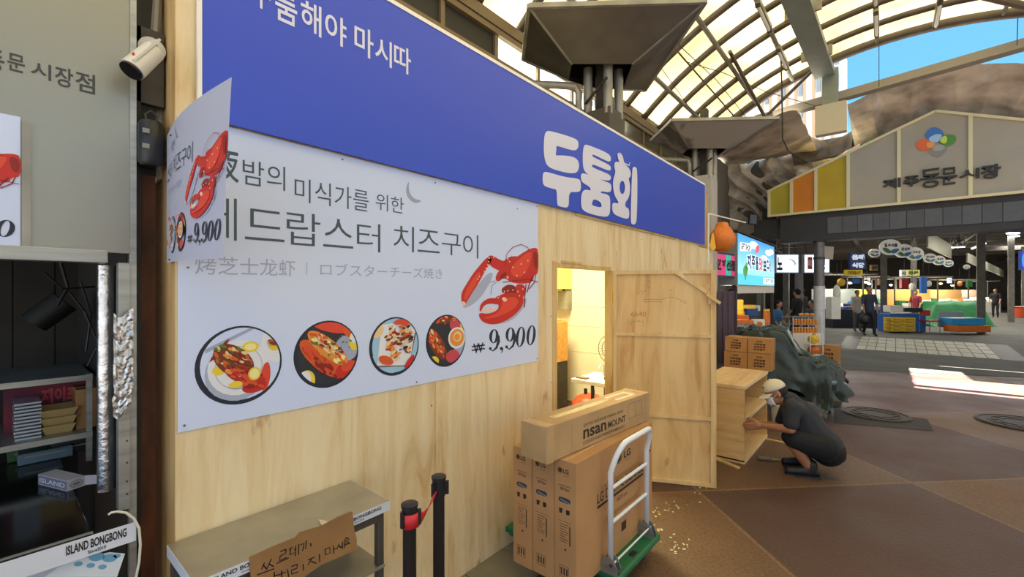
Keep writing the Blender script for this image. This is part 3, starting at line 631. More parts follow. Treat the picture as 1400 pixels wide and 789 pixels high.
# =================================================================== POSTER ARTWORK (flat print, reused at three sizes)
PC = dict(paper='D0DDFF', red='C8281E', red2='E0482E', dred='8E1812', pale='F2C9B8', shadow='A9B2CC', ink='22283C', slate='3F5160', grey='A3AAC8', moon='9EA8BE',
          dish='E4E6EE', dark='1C2236', board='2B2C34', lemon='E9CF3C', lemon2='F3E9A0', orange='D9591F', brown='7A3618', cream='EBCB98', green='5F7A2A', blue='9CC6E6', pink='C8465A', amber='E8923C')
PK = list(PC); PM = [M('print_'+k, c, .5) for k, c in PC.items()]
def art(mb, mapf, amin=0., text=True, ls=1.):
    A = lambda pts, s=4.384, ox=620, oy=320: [wp(ox+a/s, oy+b_/s) for a, b_ in pts]
    def F(c, pts, lay, holes=()):
        if min(p[0] for p in pts) < amin: return
        mb.mat(PK.index(c)).fill(mapf, pts, holes, lay*ls)
    # lobster (clipped at the sheet's edge as printed)
    F('shadow', A(chaikin([(120, 330), (215, 220), (240, 250), (150, 400), (60, 450), (50, 425)])), .0004)
    F('shadow', A(chaikin([(250, 545), (350, 520), (420, 440), (440, 380), (400, 400), (300, 500), (180, 530)])), .0004)
    F('red', A(chaikin([(40, 380), (48, 340), (80, 290), (110, 240), (160, 180), (200, 135), (230, 150), (205, 190), (175, 240), (150, 290), (110, 350), (80, 400), (62, 430), (48, 420)])), .0008)
    F('red2', A(chaikin([(60, 370), (75, 330), (110, 270), (150, 220), (160, 245), (120, 320), (85, 375), (62, 405)])), .0012)
    F('pale', A(chaikin([(45, 400), (70, 410), (62, 432), (48, 424)])), .0016)
    F('red', A(chaikin([(205, 130), (230, 128), (265, 150), (300, 165), (320, 140), (375, 130), (400, 150), (370, 200), (300, 230), (255, 215), (215, 190), (200, 160)])), .0008)
    F('red', A(chaikin([(300, 180), (370, 140), (430, 100), (480, 80), (505, 92), (505, 235), (480, 245), (470, 290), (400, 300), (340, 290), (300, 260), (260, 290), (245, 265), (260, 230)], 1)), .0012)
    F('red2', A(chaikin([(380, 160), (430, 115), (470, 100), (450, 200), (400, 265), (340, 250), (340, 200)])), .0016)
    F('dred', A(chaikin([(470, 100), (500, 110), (500, 210), (480, 205)])), .002); F('dred', A(chaikin([(285, 235), (320, 225), (300, 265), (265, 275)])), .002)
    F('dred', A(chaikin([(280, 330), (320, 300), (370, 310), (380, 360), (330, 360), (290, 355)])), .0012)
    F('red', A(chaikin([(365, 300), (420, 300), (430, 350), (405, 390), (370, 360)])), .0016)
    F('red', A(chaikin([(250, 375), (300, 355), (360, 350), (410, 370), (418, 405), (390, 460), (330, 510), (250, 545), (180, 535), (148, 500), (148, 470), (200, 480), (255, 460), (270, 430), (240, 395)])), .002)
    F('red2', A(chaikin([(290, 385), (360, 375), (390, 400), (360, 450), (280, 490), (200, 510), (165, 500), (230, 490), (280, 450)])), .0024)
    F('red', A(chaikin([(150, 465), (155, 420), (190, 390), (240, 380), (285, 400), (270, 425), (210, 415), (175, 430), (160, 465)])), .0024)
    F('pale', A([(165, 465), (180, 440), (200, 450), (215, 436), (230, 448), (250, 440), (240, 460), (200, 470)]), .0026)
    F('pale', A(chaikin([(280, 385), (300, 375), (320, 395), (300, 410)])), .0028); F('pale', A(chaikin([(310, 255), (325, 250), (322, 275)])), .0028)
    rnd = random.Random(4)
    for x, y in [(208, 145), (206, 165), (200, 185), (190, 205), (180, 225), (150, 255), (140, 270), (235, 140), (320, 150), (330, 165), (300, 345), (320, 340), (350, 335), (380, 345), (270, 370), (262, 382), (350, 200), (400, 180), (420, 230), (440, 160), (375, 250), (390, 370), (410, 330)]:
        F('pale', A(ellpts(x, y, 4, 5, 0, 8)), .003)
    for P, w_ in (([(300, 190), (315, 120), (350, 80), (400, 62), (440, 80), (455, 110)], 4), ([(290, 290), (380, 278), (440, 272), (500, 288)], 5), ([(430, 300), (422, 370), (420, 440)], 9), ([(470, 250), (450, 300), (435, 350)], 9), ([(250, 290), (225, 310), (218, 360)], 3), ([(245, 280), (215, 290)], 3), ([(490, 240), (480, 290), (448, 330)], 7), ([(345, 130), (330, 160)], 3)):
        pp = A(P)
        if min(p[0] for p in pp) >= amin: mb.mat(PK.index('dred')); fill_stroke(mb, mapf, pp, w_/4.384/606*3, .003*ls)
    # price digits: thick-thin ovals
    def zero(x0, y0, x1, y1):
        cx, cy = (x0+x1)/2, (y0+y1)/2; F('ink', A(ellpts(cx, cy, (x1-x0)/2, (y1-y0)/2, .12)), .001, [A(ellpts(cx, cy, (x1-x0)*.21, (y1-y0)*.46, .12))])
    zero(370, 555, 425, 677); zero(434, 546, 488, 667)
    for x0, y0 in ((206, 572), (304, 562)):
        F('ink', A(ellpts(x0+32, y0+40, 28, 42, .1)), .001, [A(ellpts(x0+32, y0+40, 11, 37, .1))])
        mb.mat(PK.index('ink')); P = A([(x0+58, y0+36), (x0+60, y0+70), (x0+48, y0+108), (x0+26, y0+128), (x0+8, y0+118)])
        if P[0][0] > amin: fill_stroke(mb, mapf, P, [.022, .028, .018, .008, .004], .0012*ls)
        F('ink', A(ellpts(x0+10, y0+114, 8, 9)), .0014)
    F('ink', A(ellpts(283, 686, 10, 10)), .001); mb.mat(PK.index('ink'))
    P = A([(290, 688), (290, 702), (278, 714)]); 
    if P[0][0] > amin: fill_stroke(mb, mapf, P, [.012, .008, .003], .001*ls)
    def T(s, xl, yt, yb, xr, c, bold, lay=.0008):
        a = wp(xl, yt); c_ = wp(xl, yb); d_ = wp(xr, yt)
        if a[0] < amin: return
        mb.mat(PK.index(c)); put_text(mb, mapf, s, a[0], d_[0], c_[1], a[1], lay*ls, bold)
    T('W', 646, 470, 484, 660, 'ink', .02); T('=', 644, 473, 480, 662, 'ink', -.0)
    if text:
        T('夜', 290, 196, 245, 326, 'slate', .008); T('밤의', 331, 217, 252, 389, 'slate', -.004); T('미식가를', 402, 242, 275, 503, 'slate', -.004); T('위한', 513, 264, 287, 551, 'slate', -.004)
    for ch, xl, yt, yb, xr in (('레', 279, 266, 326, 323), ('드', 334, 284, 327, 388), ('랍', 391, 288, 334, 437), ('스', 441, 297, 337, 482), ('터', 487, 303, 343, 519), ('치', 537, 307, 343, 565), ('즈', 570, 313, 344, 600), ('구', 603, 318, 348, 629), ('이', 632, 319, 352, 653)):
        T(ch, xl, yt, yb, xr, 'slate', -.006)
    T('烤芝士龙虾', 266, 349, 375, 403, 'grey', .0); T('|', 418, 359, 376, 419, 'grey', 0); T('ロブスターチーズ焼き', 437, 359, 377, 604, 'grey', .0)
    F('moon', zp(chaikin([(248, 305), (236, 330), (234, 360), (245, 385), (268, 403), (290, 402), (302, 392), (275, 388), (255, 370), (245, 345)]), 480, 150, 3.157), .0008)
    # four round dishes
    def disc(px, py, r, items, base, rim='dark'):
        c_ = wp(px, py)
        if c_[0]-r < amin: return
        Dm = lambda pts: [(c_[0]+x*r, c_[1]+y*r) for x, y in [(a, b_) if math.hypot(a, b_) < .93 else (a*.93/math.hypot(a, b_), b_*.93/math.hypot(a, b_)) for a, b_ in pts]]
        mb.mat(PK.index(rim)).fill(mapf, [(c_[0]+x*r, c_[1]+y*r) for x, y in ellpts(-.02, -.02, 1, 1, 0, 40)], (), .0006*ls)
        mb.mat(PK.index(base)).fill(mapf, Dm(ellpts(.02, .02, .93, .93, 0, 40)), (), .001*ls)
        lay = .0012
        for col, pts in items:
            mb.mat(PK.index(col)).fill(mapf, Dm(pts), (), lay*ls); lay += .00005
    def bits(seed, n, cx, cy, rx, ry, rot, cols, s0=.05, s1=.12):
        r_ = random.Random(seed); o_ = []
        for k in range(n):
            t_ = r_.random()*6.28; q_ = math.sqrt(r_.random()); x, y = q_*rx*math.cos(t_), q_*ry*math.sin(t_)
            X, Y = cx+x*math.cos(rot)-y*math.sin(rot), cy+x*math.sin(rot)+y*math.cos(rot); s_ = s0+r_.random()*(s1-s0)
            o_.append((r_.choice(cols), ellpts(X, Y, s_*1.5, s_*.7, rot+r_.uniform(-.5, .5), 8)))
        return o_
    disc(330, 497.5, .144, [('grey', [(-.9, .5), (.2, 1), (.3, .9), (-.8, .35)]), ('shadow', ellpts(-.1, -.2, .72, .72)), ('dish', ellpts(-.06, -.08, .70, .70)), ('dish', ellpts(.85, .45, .4, .5)), ('shadow', ellpts(-.06, -.08, .55, .55)), ('dish', ellpts(-.06, -.08, .53, .53)),
        ('lemon', ellpts(-.52, -.1, .14, .12)), ('lemon', ellpts(.2, .42, .2, .14)), ('lemon2', ellpts(.2, .42, .14, .09)), ('lemon', ellpts(.8, .4, .16, .14))]
        + [('dred', ellpts(-.5, .4, .35, .05, .9, 8)), ('brown', ellpts(-.18, .1, .55, .34, -.75)), ('red', ellpts(.1, -.32, .55, .22, -.5)), ('red2', ellpts(.56, -.4, .12, .38, -.1)), ('red', ellpts(.3, -.62, .3, .16, .1))]
        + bits(1, 70, -.18, .1, .5, .3, -.75, ['brown', 'dred', 'orange', 'amber', 'green', 'cream', 'brown'], .03, .07) + bits(2, 30, .1, -.35, .5, .2, -.5, ['red', 'red2', 'dred', 'orange'], .04, .09)
        + [('lemon', ellpts(.28, -.28, .15, .17)), ('lemon2', ellpts(.28, -.28, .11, .13)), ('lemon', ellpts(-.15, -.5, .15, .09))] + bits(3, 14, .85, .6, .2, .2, 0, ['red', 'brown', 'orange'], .04, .08), 'paper')
    disc(448, 483, .1425, [('grey', ellpts(.6, .1, .4, .4)), ('red2', ellpts(.2, .8, .7, .2, -.2)), ('orange', ellpts(.75, .6, .3, .2, -.5)), ('lemon', ellpts(.9, .3, .25, .3)), ('dish', ellpts(.92, .42, .22, .2)), ('lemon', ellpts(-.65, -.72, .25, .3)), ('dish', ellpts(-.7, -.66, .18, .22)),
        ('orange', ellpts(-.2, -.15, .85, .3, -.75)), ('red', ellpts(.6, -.55, .4, .25, .3)), ('red2', ellpts(.65, -.45, .25, .15, .3)), ('amber', ellpts(0, .15, .8, .26, -.72)), ('cream', ellpts(.02, .18, .6, .15, -.72))]
        + bits(5, 60, 0, .15, .75, .22, -.72, ['cream', 'amber', 'orange', 'brown', 'lemon2', 'red2', 'green'], .04, .09) + bits(6, 26, -.25, -.25, .7, .14, -.75, ['orange', 'red2', 'dred'], .05, .1) + bits(7, 12, .5, .2, .3, .3, 0, ['green', 'grey'], .02, .04), 'board')
    disc(540, 472.5, .1415, [('blue', ellpts(-.3, -.5, .7, .45)), ('brown', [(-.75, -.75), (.65, -.95), (.95, .4), (.8, .4), (.6, -.8), (-.7, -.62)]), ('dish', [(-.6, .8), (-.75, -.6), (.6, -.78), (.9, .5), (.5, .85)]), ('cream', ellpts(-.7, .55, .25, .2, .8))]
        + bits(8, 60, -.1, .1, .25, .6, .3, ['brown', 'cream', 'amber', 'orange', 'dred', 'cream'], .04, .09) + bits(9, 50, .4, .3, .25, .6, .2, ['brown', 'cream', 'amber', 'dark', 'orange', 'cream'], .04, .09) + [('orange', ellpts(-.4, -.45, .3, .14, -.4)), ('red', ellpts(.55, -.6, .28, .1, .8)), ('red2', ellpts(.3, .8, .4, .12))], 'blue')
    disc(610, 465, .1405, [('brown', ellpts(-.2, .85, .7, .2)), ('pink', ellpts(.45, .6, .3, .3)), ('lemon', ellpts(.85, .45, .15, .25, .3)), ('grey', ellpts(.7, -.5, .35, .35)), ('brown', ellpts(-.5, -.1, .75, .3, -.95)), ('pink', ellpts(.3, -.65, .35, .25)), ('lemon', ellpts(-.65, -.75, .25, .2))]
        + bits(11, 50, -.5, -.1, .65, .2, -.95, ['orange', 'cream', 'amber', 'red2', 'brown'], .04, .09) + bits(12, 20, -.1, .8, .6, .16, 0, ['orange', 'red2', 'cream'], .04, .09)
        + [('dish', ellpts(.5, .05, .46, .42)), ('amber', ellpts(.5, .06, .38, .34)), ('cream', ellpts(.52, .1, .22, .2)), ('amber', ellpts(.5, .08, .15, .13))], 'board')
YP0, YP1, ZP0, ZP1 = .412, 2.424, 1.125, 2.193
t = thing('menu_poster', 'large pale blue menu poster with lobster, four round dishes and price on plywood', 'poster', (X0+.01, 1.42, ZP0))
px_ = X0+.005
m = MB(); m.box(X0+.0035, px_, YP0, YP1, ZP0, ZP1); m.build('sheet', PM[0], t)
pmap = lambda a, b_, c=0.: V((px_+c, a, b_))
m = MB(); art(m, pmap); m.build('print', PM, t)
for y, z in ((.43, 2.17), (1.0, 2.175), (1.52, 2.17), (2.41, 2.175), (.43, 1.145), (1.4, 1.14), (2.41, 1.14), (.44, 1.68), (2.2, 2.13)):
    m = MB(); m.cyl((px_, y, z), (px_+.003, y, z), .004, n=8); m.build('nail_head', M('nail_grey', '6B6F7C', .4, .6), t)
# curled sheet sticking out from the corner, and the small poster on the steel fascia
grey_sheet = M('sheet_back_grey', 'C3C6D4', .5)
t = thing('flag_poster', 'curled lobster price sheet sticking out from the corner of the plywood wall', 'poster', (-1.86, .39, 1.70))
aw, ah = .64, .43; a0 = 2.424-aw/(ah/1.068)
def fmap(a, b_, c=0.):
    s_ = (a-a0)/(2.424-a0); v = (b_-ZP0)/(ZP1-ZP0); x = -1.865+(aw-.02)*s_-.075*s_*(1-v)
    y = .392-.022*math.sin(s_*math.pi)-c
    return V((x, y, 1.695+ah*v-.01*s_+ .018*s_*v))
m = MB(); m.grid(16, 6, lambda u, v: fmap(a0+(2.424-a0)*u, ZP0+(ZP1-ZP0)*v, -.0005)); m.build('sheet', M('flag_paper_shaded', 'B4B8CC', .5), t, smooth=True)  # paper colour greyed to imitate shade on this sheet
m = MB(); art(m, fmap, a0+.03, ls=1.6); m.build('print', PM, t)
for b_ in (ZP0+.02, ZP1-.02): m = MB(); p = fmap(a0+.3, b_-.05 if b_ > 2 else b_, .002); m.ell(p, .003, 6, 4); m.build('nail_head', dsteel, t)
# =================================================================== SNACK STALL ON THE LEFT
XF = -1.90
t = thing('steel_fascia', 'tall brushed steel fascia panel with dark Korean lettering above the snack counter', 'sign', (XF, -.6, 1.72))
brm = bpy.data.materials.new('brushed_fascia'); brm.use_nodes = True; MATS['brushed_fascia'] = brm; n = brm.node_tree; b = n.nodes['Principled BSDF']
b.inputs['Metallic'].default_value = .88; b.inputs['Roughness'].default_value = .38; b.inputs['Base Color'].default_value = (*lin('96968F'), 1)
q = n.nodes.new('ShaderNodeTexCoord'); mpn = n.nodes.new('ShaderNodeMapping'); mpn.inputs['Scale'].default_value = (3, 3, 160); nz = n.nodes.new('ShaderNodeTexNoise'); nz.inputs['Scale'].default_value = 2; n.links.new(q.outputs['Object'], mpn.inputs[0]); n.links.new(mpn.outputs[0], nz.inputs['Vector'])
mr = n.nodes.new('ShaderNodeMapRange'); mr.inputs[3].default_value = .3; mr.inputs[4].default_value = .5; n.links.new(nz.outputs[0], mr.inputs[0]); n.links.new(mr.outputs[0], b.inputs['Roughness'])
m = MB(); m.box(XF-.02, XF, -1.6, .318, 1.722, 4.2); m.build('panel', brm, t, bevel=.002)
m = MB(); m.box(XF, XF+.006, .302, .318, 1.722, 4.2); m.build('edge_trim', steel, t)
fp = lambda px, py: (lambda q_: (q_.y, q_.z))(onX(px, py, XF)); fmp = lambda a, b_, c=0.: V((XF+c, a, b_))
m = MB()
for ch, xl, yt, yb, xr in (('동', -26, 62, 92, 6), ('문', 10, 71, 95, 34), ('시', 42, 82, 104, 70), ('장', 75, 89, 116, 100), ('점', 103, 96, 123, 130)):
    a = fp(xl, yt); c_ = fp(xl, yb); d_ = fp(xr, yt); put_text(m, fmp, ch, a[0], d_[0], c_[1], a[1], .0015, .014)
m.build('lettering', M('fascia_lettering', '3D3D40', .5), t)
t = thing('small_poster', 'small lobster price poster cut off by the left edge on the steel fascia', 'poster', (XF, -.1, 1.70))
k_ = .44; a_, b1 = onX(28, 160, XF+.006), onX(28, 345, XF+.006); hz = a_.z-b1.z; k_ = hz/1.068
smap = lambda a, b_, c=0.: V((XF+.006+c, a_.y-(2.424-a)*k_, b1.z+(b_-ZP0)*k_))
m = MB(); m.box(XF+.002, XF+.0055, a_.y-.6, a_.y, b1.z, a_.z); m.build('sheet', PM[0], t)
m = MB(); art(m, smap, 1.2, ls=.8); m.build('print', PM, t)
m = MB(); m.box(XF, XF+.012, a_.y+.002, a_.y+.02, b1.z+.01, a_.z-.01); m.build('backing_strip', galv, t)
# stall frame
t = thing('snack_stall', 'open steel snack stall frame with dark ribbed back wall left of the rusty post', 'stall', (-2.3, -.4, 0))
m = MB(); m.box(XF-.03, XF+.03, -1.6, .245, 1.688, 1.728); m.build('lintel', steel, t, bevel=.002)
drk = M('stall_back_dark', '33322F', .55, .2, var=.3)
for i in range(14): m = MB(); m.box(-3.2, -3.18-(.006 if i % 2 else 0), -1.6+i*.14, -1.6+i*.14+.135, 0, 2.4); m.build('back_panel', drk, t)
m = MB(); m.box(-3.25, -3.2, -1.6, .4, 0, 2.4); m.build('backing', drk, t)
m = MB(); m.box(-3.2, -1.95, .30, .318, 0, 2.38); m.build('side_panel', drk, t)
m = MB(); m.box(-3.2, -1.94, -1.6, .3, 2.38, 2.4); m.build('top_panel', drk, t)
q0 = onX(162, 400, -1.86); q1 = onX(178, 400, -1.86)
m = MB(); m.box(-1.9, -1.86, q0.y, q1.y, .9, 1.69); m.box(-1.9, -1.87, q1.y, q1.y+.018, .0, 1.72); m.build('corner_channel', steel, t, bevel=.001)
for z in (.95, .99, 1.05, 1.12, 1.3): m = MB(); m.cyl((-1.861, q1.y-.008, z), (-1.857, q1.y-.008, z), .003, n=6); m.build('rivet', dsteel, t)
foil = M('crumpled_foil', 'C9CACC', .28, .95, bump=.25, bscale=30, var=.2, scale=12)
pa = onX(146, 400, -2.1)
m = MB(); m.cyl((-2.1, pa.y, .9), (-2.1, pa.y, 1.69), .026, n=12); m.build('foil_wrapped_post', foil, t, smooth=True, auto=True)
def crum(a, b_, P, px0, X): pass
t2 = thing('foil_sheet', 'crumpled aluminium foil wrapped round the stall corner post', 'foil', (-1.85, .26, 1.2))
def ff(u, v):
    px = 155+27*u-(3 if v > .8 else 0)+(1-u)*8*max(0, v-.7); py = 428+142*v-(12*u if v > .9 else 0)+6*math.sin(u*5); q_ = onX(px, py, -1.84)
    return q_+V((noise.noise(V((u*5, v*14, 3)))*.005+.003, 0, noise.noise(V((u*4, v*9, 8)))*.002))
m = MB(); m.grid(10, 34, ff); m.build('sheet', foil, t2, solid=.002)
# counter
t = thing('snack_counter', 'black glossy snack counter with white lettered front strip', 'counter', (-2.0, -.5, 0))
ct = M('counter_black_gloss', '17181A', .12, .4, var=.2, scale=3)
m = MB(); m.box(-2.75, -1.75, -1.6, .195, .885, .900); m.build('worktop', ct, t, bevel=.002)
m = MB(); m.box(-1.758, -1.752, -1.6, .197, .898, .905); m.build('edge_bead', steel, t)
lab = M('label_white', 'D5DAE8', .5)
XC = -1.748
a_ = onX(186, 712, XC); b1 = onX(186, 739, XC)
m = MB(); m.box(-1.752, XC, -1.6, a_.y, b1.z, a_.z-.004); m.build('front_strip', lab, t)
cmap = lambda a, b_, c=0.: V((XC+c, a, b_)); cp = lambda px, py: (lambda q_: (q_.y, q_.z))(onX(px, py, XC))
m = MB()
za, zb = onX(100, 744, XC).z, onX(100, 757.5, XC).z
za, zb = a_.z-.012, b1.z+.022
put_text(m, cmap, 'ISLAND BONGBONG', cp(90, 0)[0], cp(173, 0)[0], zb, za, .001, .03); put_text(m, cmap, 'ISLAND BONGBONG', cp(90, 0)[0]-.285, cp(173, 0)[0]-.285, zb, za, .001, .03)
put_text(m, cmap, 'Since2010', cp(120, 0)[0], cp(145, 0)[0], b1.z+.007, b1.z+.017, .001, .02); put_text(m, cmap, 'Since2010', cp(120, 0)[0]-.285, cp(145, 0)[0]-.285, b1.z+.007, b1.z+.017, .001, .02)
m.build('lettering', ink, t)
m = MB(); m.box(-1.80, -1.78, -1.6, .165, 0, .84); m.build('front_panel', M('panel_white', 'C4CAD6', .4), t)
m = MB(); m.box(-1.85, -1.80, .12, .17, 0, .885); m.build('leg', steel, t); m = MB(); m.box(-2.7, -2.65, .12, .17, 0, .885); m.build('leg', steel, t)
dmap = lambda a, b_, c=0.: V((-1.775+c, a, b_)); dp = lambda px, py: (lambda q_: (q_.y, q_.z))(onX(px, py, -1.775))
m = MB(); m.fill(dmap, [dp(60, 789), dp(160, 789), dp(171, 757), dp(150, 755), dp(90, 768)], (), 0); o = m.build('leaflet', M('leaflet_white', 'DDE3EA', .5), t)
m = MB()
for x, y, r in ((132, 761, 11), (150, 763, 10), (107, 771, 6), (124, 773, 6), (140, 775, 6), (160, 760, 5)): m.fill(dmap, [dp(x+r*math.cos(k/16*6.283), y+r*.55*math.sin(k/16*6.283)-.1*r*math.cos(k/16*6.283)) for k in range(16)][::-1], (), .001)
m.build('blue_dots', M('dot_blue', '6BA8C8', .5), t)
# things on the counter and shelf
q_ = onZ(92, 668, .90); r2 = onZ(118, 660, .9)
t = thing('foil_carton', 'small grey and white printed carton lying open on the black counter', 'carton', (q_.x, q_.y, .9), 0)
o1, o2, o3 = onZ(52, 662, .90), onZ(92, 672, .90), onZ(116, 657, .90); L1 = (o2-o1).length; dr = (o2-o1).normalized(); dn = V((-dr.y, dr.x, 0)); wv = .05; hv = .036
cw = M('carton_white', 'B9B6BE', .6); cgr = M('carton_purple_grey', '7A7482', .6)
def ob(name, a, d1, d2, l1, l2, z0, z1, mat, par):
    m = MB(); P = [a, a+d1*l1, a+d1*l1+d2*l2, a+d2*l2]; m.add([V((p.x, p.y, z0)) for p in P]+[V((p.x, p.y, z1)) for p in P], [(0, 3, 2, 1), (4, 5, 6, 7), (0, 1, 5, 4), (1, 2, 6, 5), (2, 3, 7, 6), (3, 0, 4, 7)]); return m.build(name, mat, par, bevel=.0)
ob('box_body', o1, dr, dn, L1, wv, .90, .90+hv, cw, t)
fmA = frame(V((o1.x, o1.y, .9)), dr, (0, 0, 1)); m = MB(); m.fill(fmA, [(.002, .003), (L1-.002, .003), (L1-.002, hv-.003), (.002, hv-.003)], (), .0006); m.build('side_print', cgr, t)
m = MB(); put_text(m, fmA, 'ISLAND', .012, L1-.012, .010, hv-.010, .0012, .02); m.build('side_letters', lab, t)
fmB = frame(V((o2.x, o2.y, .9)), dn, (0, 0, 1)); m = MB(); m.fill(fmB, ellpts(wv/2, hv/2, wv*.36, hv*.36), [ellpts(wv/2, hv/2, wv*.3, hv*.28)], .0008); m.fill(fmB, ellpts(wv/2, hv/2, wv*.22, hv*.16), (), .0008); m.build('end_emblem', cgr, t)
m = MB(); a = V((o2.x, o2.y, 0))+dn*wv; m.add([a+V((0, 0, .9+hv)), a+V((0, 0, .902)), a+dr*.03+dn*.022+V((0, 0, .902)), a+dr*.032+dn*.018+V((0, 0, .9+hv))], [(0, 1, 2, 3)]); m.build('flap', cw, t, solid=.0008)
XS = -2.5
s0, s1 = onX(0, 612, XS), onX(135, 590, XS)
t = thing('wall_shelf', 'steel shelf rack at the back of the snack stall', 'shelf', (-2.7, -.3, .9))
for z in (1.0, 1.235): m = MB(); m.box(-2.95, XS, -1.5, .28, z, z+.022); m.build('shelf_board', steel, t)
for y in (-1.2, -.1, .262): m = MB(); m.box(XS-.03, XS-.01, y, y+.018, .9, 1.26); m.build('upright', steel, t)
zs = 1.022
def bxpx(name, label, cat, px0, px1, pt, X, zb, dp_, mat, **k):
    a = onX(px0, pt, X); c_ = onX(px1, pt, X); t = thing(name, label, cat, ((X-dp_/2), (a.y+c_.y)/2, zb)); y1 = max(a.y, c_.y); y0 = min(a.y, c_.y)
    return t, y0, y1, a.z
t, y0, y1, zt = bxpx('plastic_lid_stack', 'tall stack of clear plastic container lids on the stall shelf', 'lids', 20, 57, 550, -2.55, zs, .15, None)
lidm = M('clear_lid_plastic', 'B4BBC6', .15, spec=.8)
for i in range(11): m = MB(); m.box(-2.7, -2.55, y0-.0015*(i % 3), y1, zs+i*.0135, zs+i*.0135+.008); m.build('lid', lidm, t, bevel=.002)
t, y0, y1, zt = bxpx('noodle_box', 'wide red and navy printed snack box behind the lids on the stall shelf', 'box', 5, 120, 535, -2.72, zs, .15, None)
m = MB(); m.box(-2.9, -2.72, y0, y1, zs, zs+.195); m.build('carton', M('box_red', '8C2A30', .6, col2='2B2C54', scale=6), t)
nm = frame((-2.72, (y0+y1)/2, zs), (0, 1, 0), (0, 0, 1)); m = MB(); put_text(m, nm, '제이프', -.02, (y1-y0)/2-.03, .10, .165, .001, .05); m.build('lettering', M('print_pink', 'C88A8A', .6), t)
for i in range(3):
    a, c_ = onX(57, 570, -2.56), onX(103, 570, -2.56)
    t = thing('paper_tray', 'tan folded paper food tray on the stall shelf, %s of its stack' % ('bottom one', 'middle one', 'top one')[i], 'tray', (-2.62, (a.y+c_.y)/2, zs+i*.032), 0, 'stacked paper trays')
    m = MB(); b0, b1_, z = a.y+.01-.003*i, c_.y-.01+.003*i, zs+i*.032
    lo = [V((-2.67, b0, z)), V((-2.57, b0, z)), V((-2.57, b1_, z)), V((-2.67, b1_, z))]; hi = [V((-2.69, b0-.012, z+.036)), V((-2.55, b0-.012, z+.036)), V((-2.55, b1_+.012, z+.036)), V((-2.69, b1_+.012, z+.036))]
    for k in range(4): j = (k+1) % 4; m.add([lo[k], lo[j], hi[j], hi[k]], [(0, 1, 2, 3)])
    m.add(lo, [(0, 3, 2, 1)]); m.build('body', M('tray_tan', 'B79C66', .7), t, solid=.002)
a, c_ = onX(104, 535, -2.58), onX(137, 535, -2.58)
t = thing('brown_box', 'plain brown cardboard box at the right end of the stall shelf', 'box', (-2.65, (a.y+c_.y)/2, zs)); m = MB(); m.box(-2.72, -2.58, a.y, c_.y, zs, zs+.165); m.build('carton', cardd, t, bevel=.002); m = MB(); m.box(-2.66, -2.64, a.y-.0, c_.y, zs+.165, zs+.1665); m.build('tape', ptape, t)
m = MB(); a, c_ = onX(74, 527, -2.75), onX(120, 527, -2.75); t = thing('snack_bag', 'crumpled red snack bag lying on top of the printed box', 'bag', (-2.78, (a.y+c_.y)/2, zs+.195)); m.ell((-2.8, (a.y+c_.y)/2, zs+.213), (.05, (c_.y-a.y)/2, .018), 14, 8); m.build('pouch', M('bag_red', 'A02A34', .3, var=.3, scale=20, bump=.5), t, smooth=True)
for k, (p0, p1, c) in enumerate(((10, 50, '3C6B3C'), (70, 135, '2F3438'), (24, 100, '6E8796'))):
    a, c_ = onX(p0, 640, -2.72+.04*k), onX(p1, 640, -2.72+.04*k); t = thing('storage_bin', ('green crate under the stall shelf at the left', 'dark plastic crate under the stall shelf at the right', 'flat blue-grey packet under the stall shelf in front')[k], 'crate', (-2.8+.04*k, (a.y+c_.y)/2, .901))
    m = MB(); h_ = (.08, .07, .045)[k]; m.box(-2.90+.04*k if k != 1 else -2.9, -2.72+.04*k, a.y, c_.y, .901, .901+h_); m.build('body', M('bin%d_plastic' % k, c, .4, var=.2), t, bevel=.004)
    m = MB(); m.box(-2.715+.04*k, -2.72+.04*k, a.y+.02, c_.y-.02, .93, .935); m.build('rim_line', steel, t)
q_ = onX(68, 428, -2.5)
t = thing('work_lamp', 'black clip-on work lamp hanging inside the dark snack stall', 'lamp', q_)
m = MB(); m.cyl(dep(46, 442, 1.78), dep(88, 412, 1.84), .047, .052, 20); m.build('lamp_head', M('lamp_black', '101113', .6), t, smooth=True, auto=True)
m = MB(); m.tube([q_+V((0, .02, .03)), q_+V((0, .05, .10)), q_+V((0, .03, .2)), q_+V((0, .0, .75))], .006, 8); m.build('stem', black, t)
for k, P in enumerate(([(110, 385), (125, 430), (118, 480)], [(95, 400), (115, 425), (135, 470), (120, 500)], [(60, 372), (85, 395), (130, 392)])):
    m = MB(); m.tube([onX(x, y, -2.4) for x, y in P], .004, 5); tag(m.build('hanging_cable', black, origin=onX(*P[0], -2.4)), ('thin black cable hanging straight down beside the stall lamp', 'thin black cable looping right of the stall lamp', 'thin black cable running along the top of the stall opening')[k], 'cable')
m = MB(); P = [(148, 704), (152, 701), (160, 699.5), (172, 701), (183, 709), (190, 722), (192, 745), (190, 770), (184, 800), (180, 850)]
m.tube([onX(x, y, -1.735) for x, y in P], .0035, 8); tag(m.build('power_cable', M('cable_white', 'D5D2C6', .5), smooth=True, origin=onX(190, 745, -1.735)), 'thick white power cable curving over the right end of the black counter', 'cable')
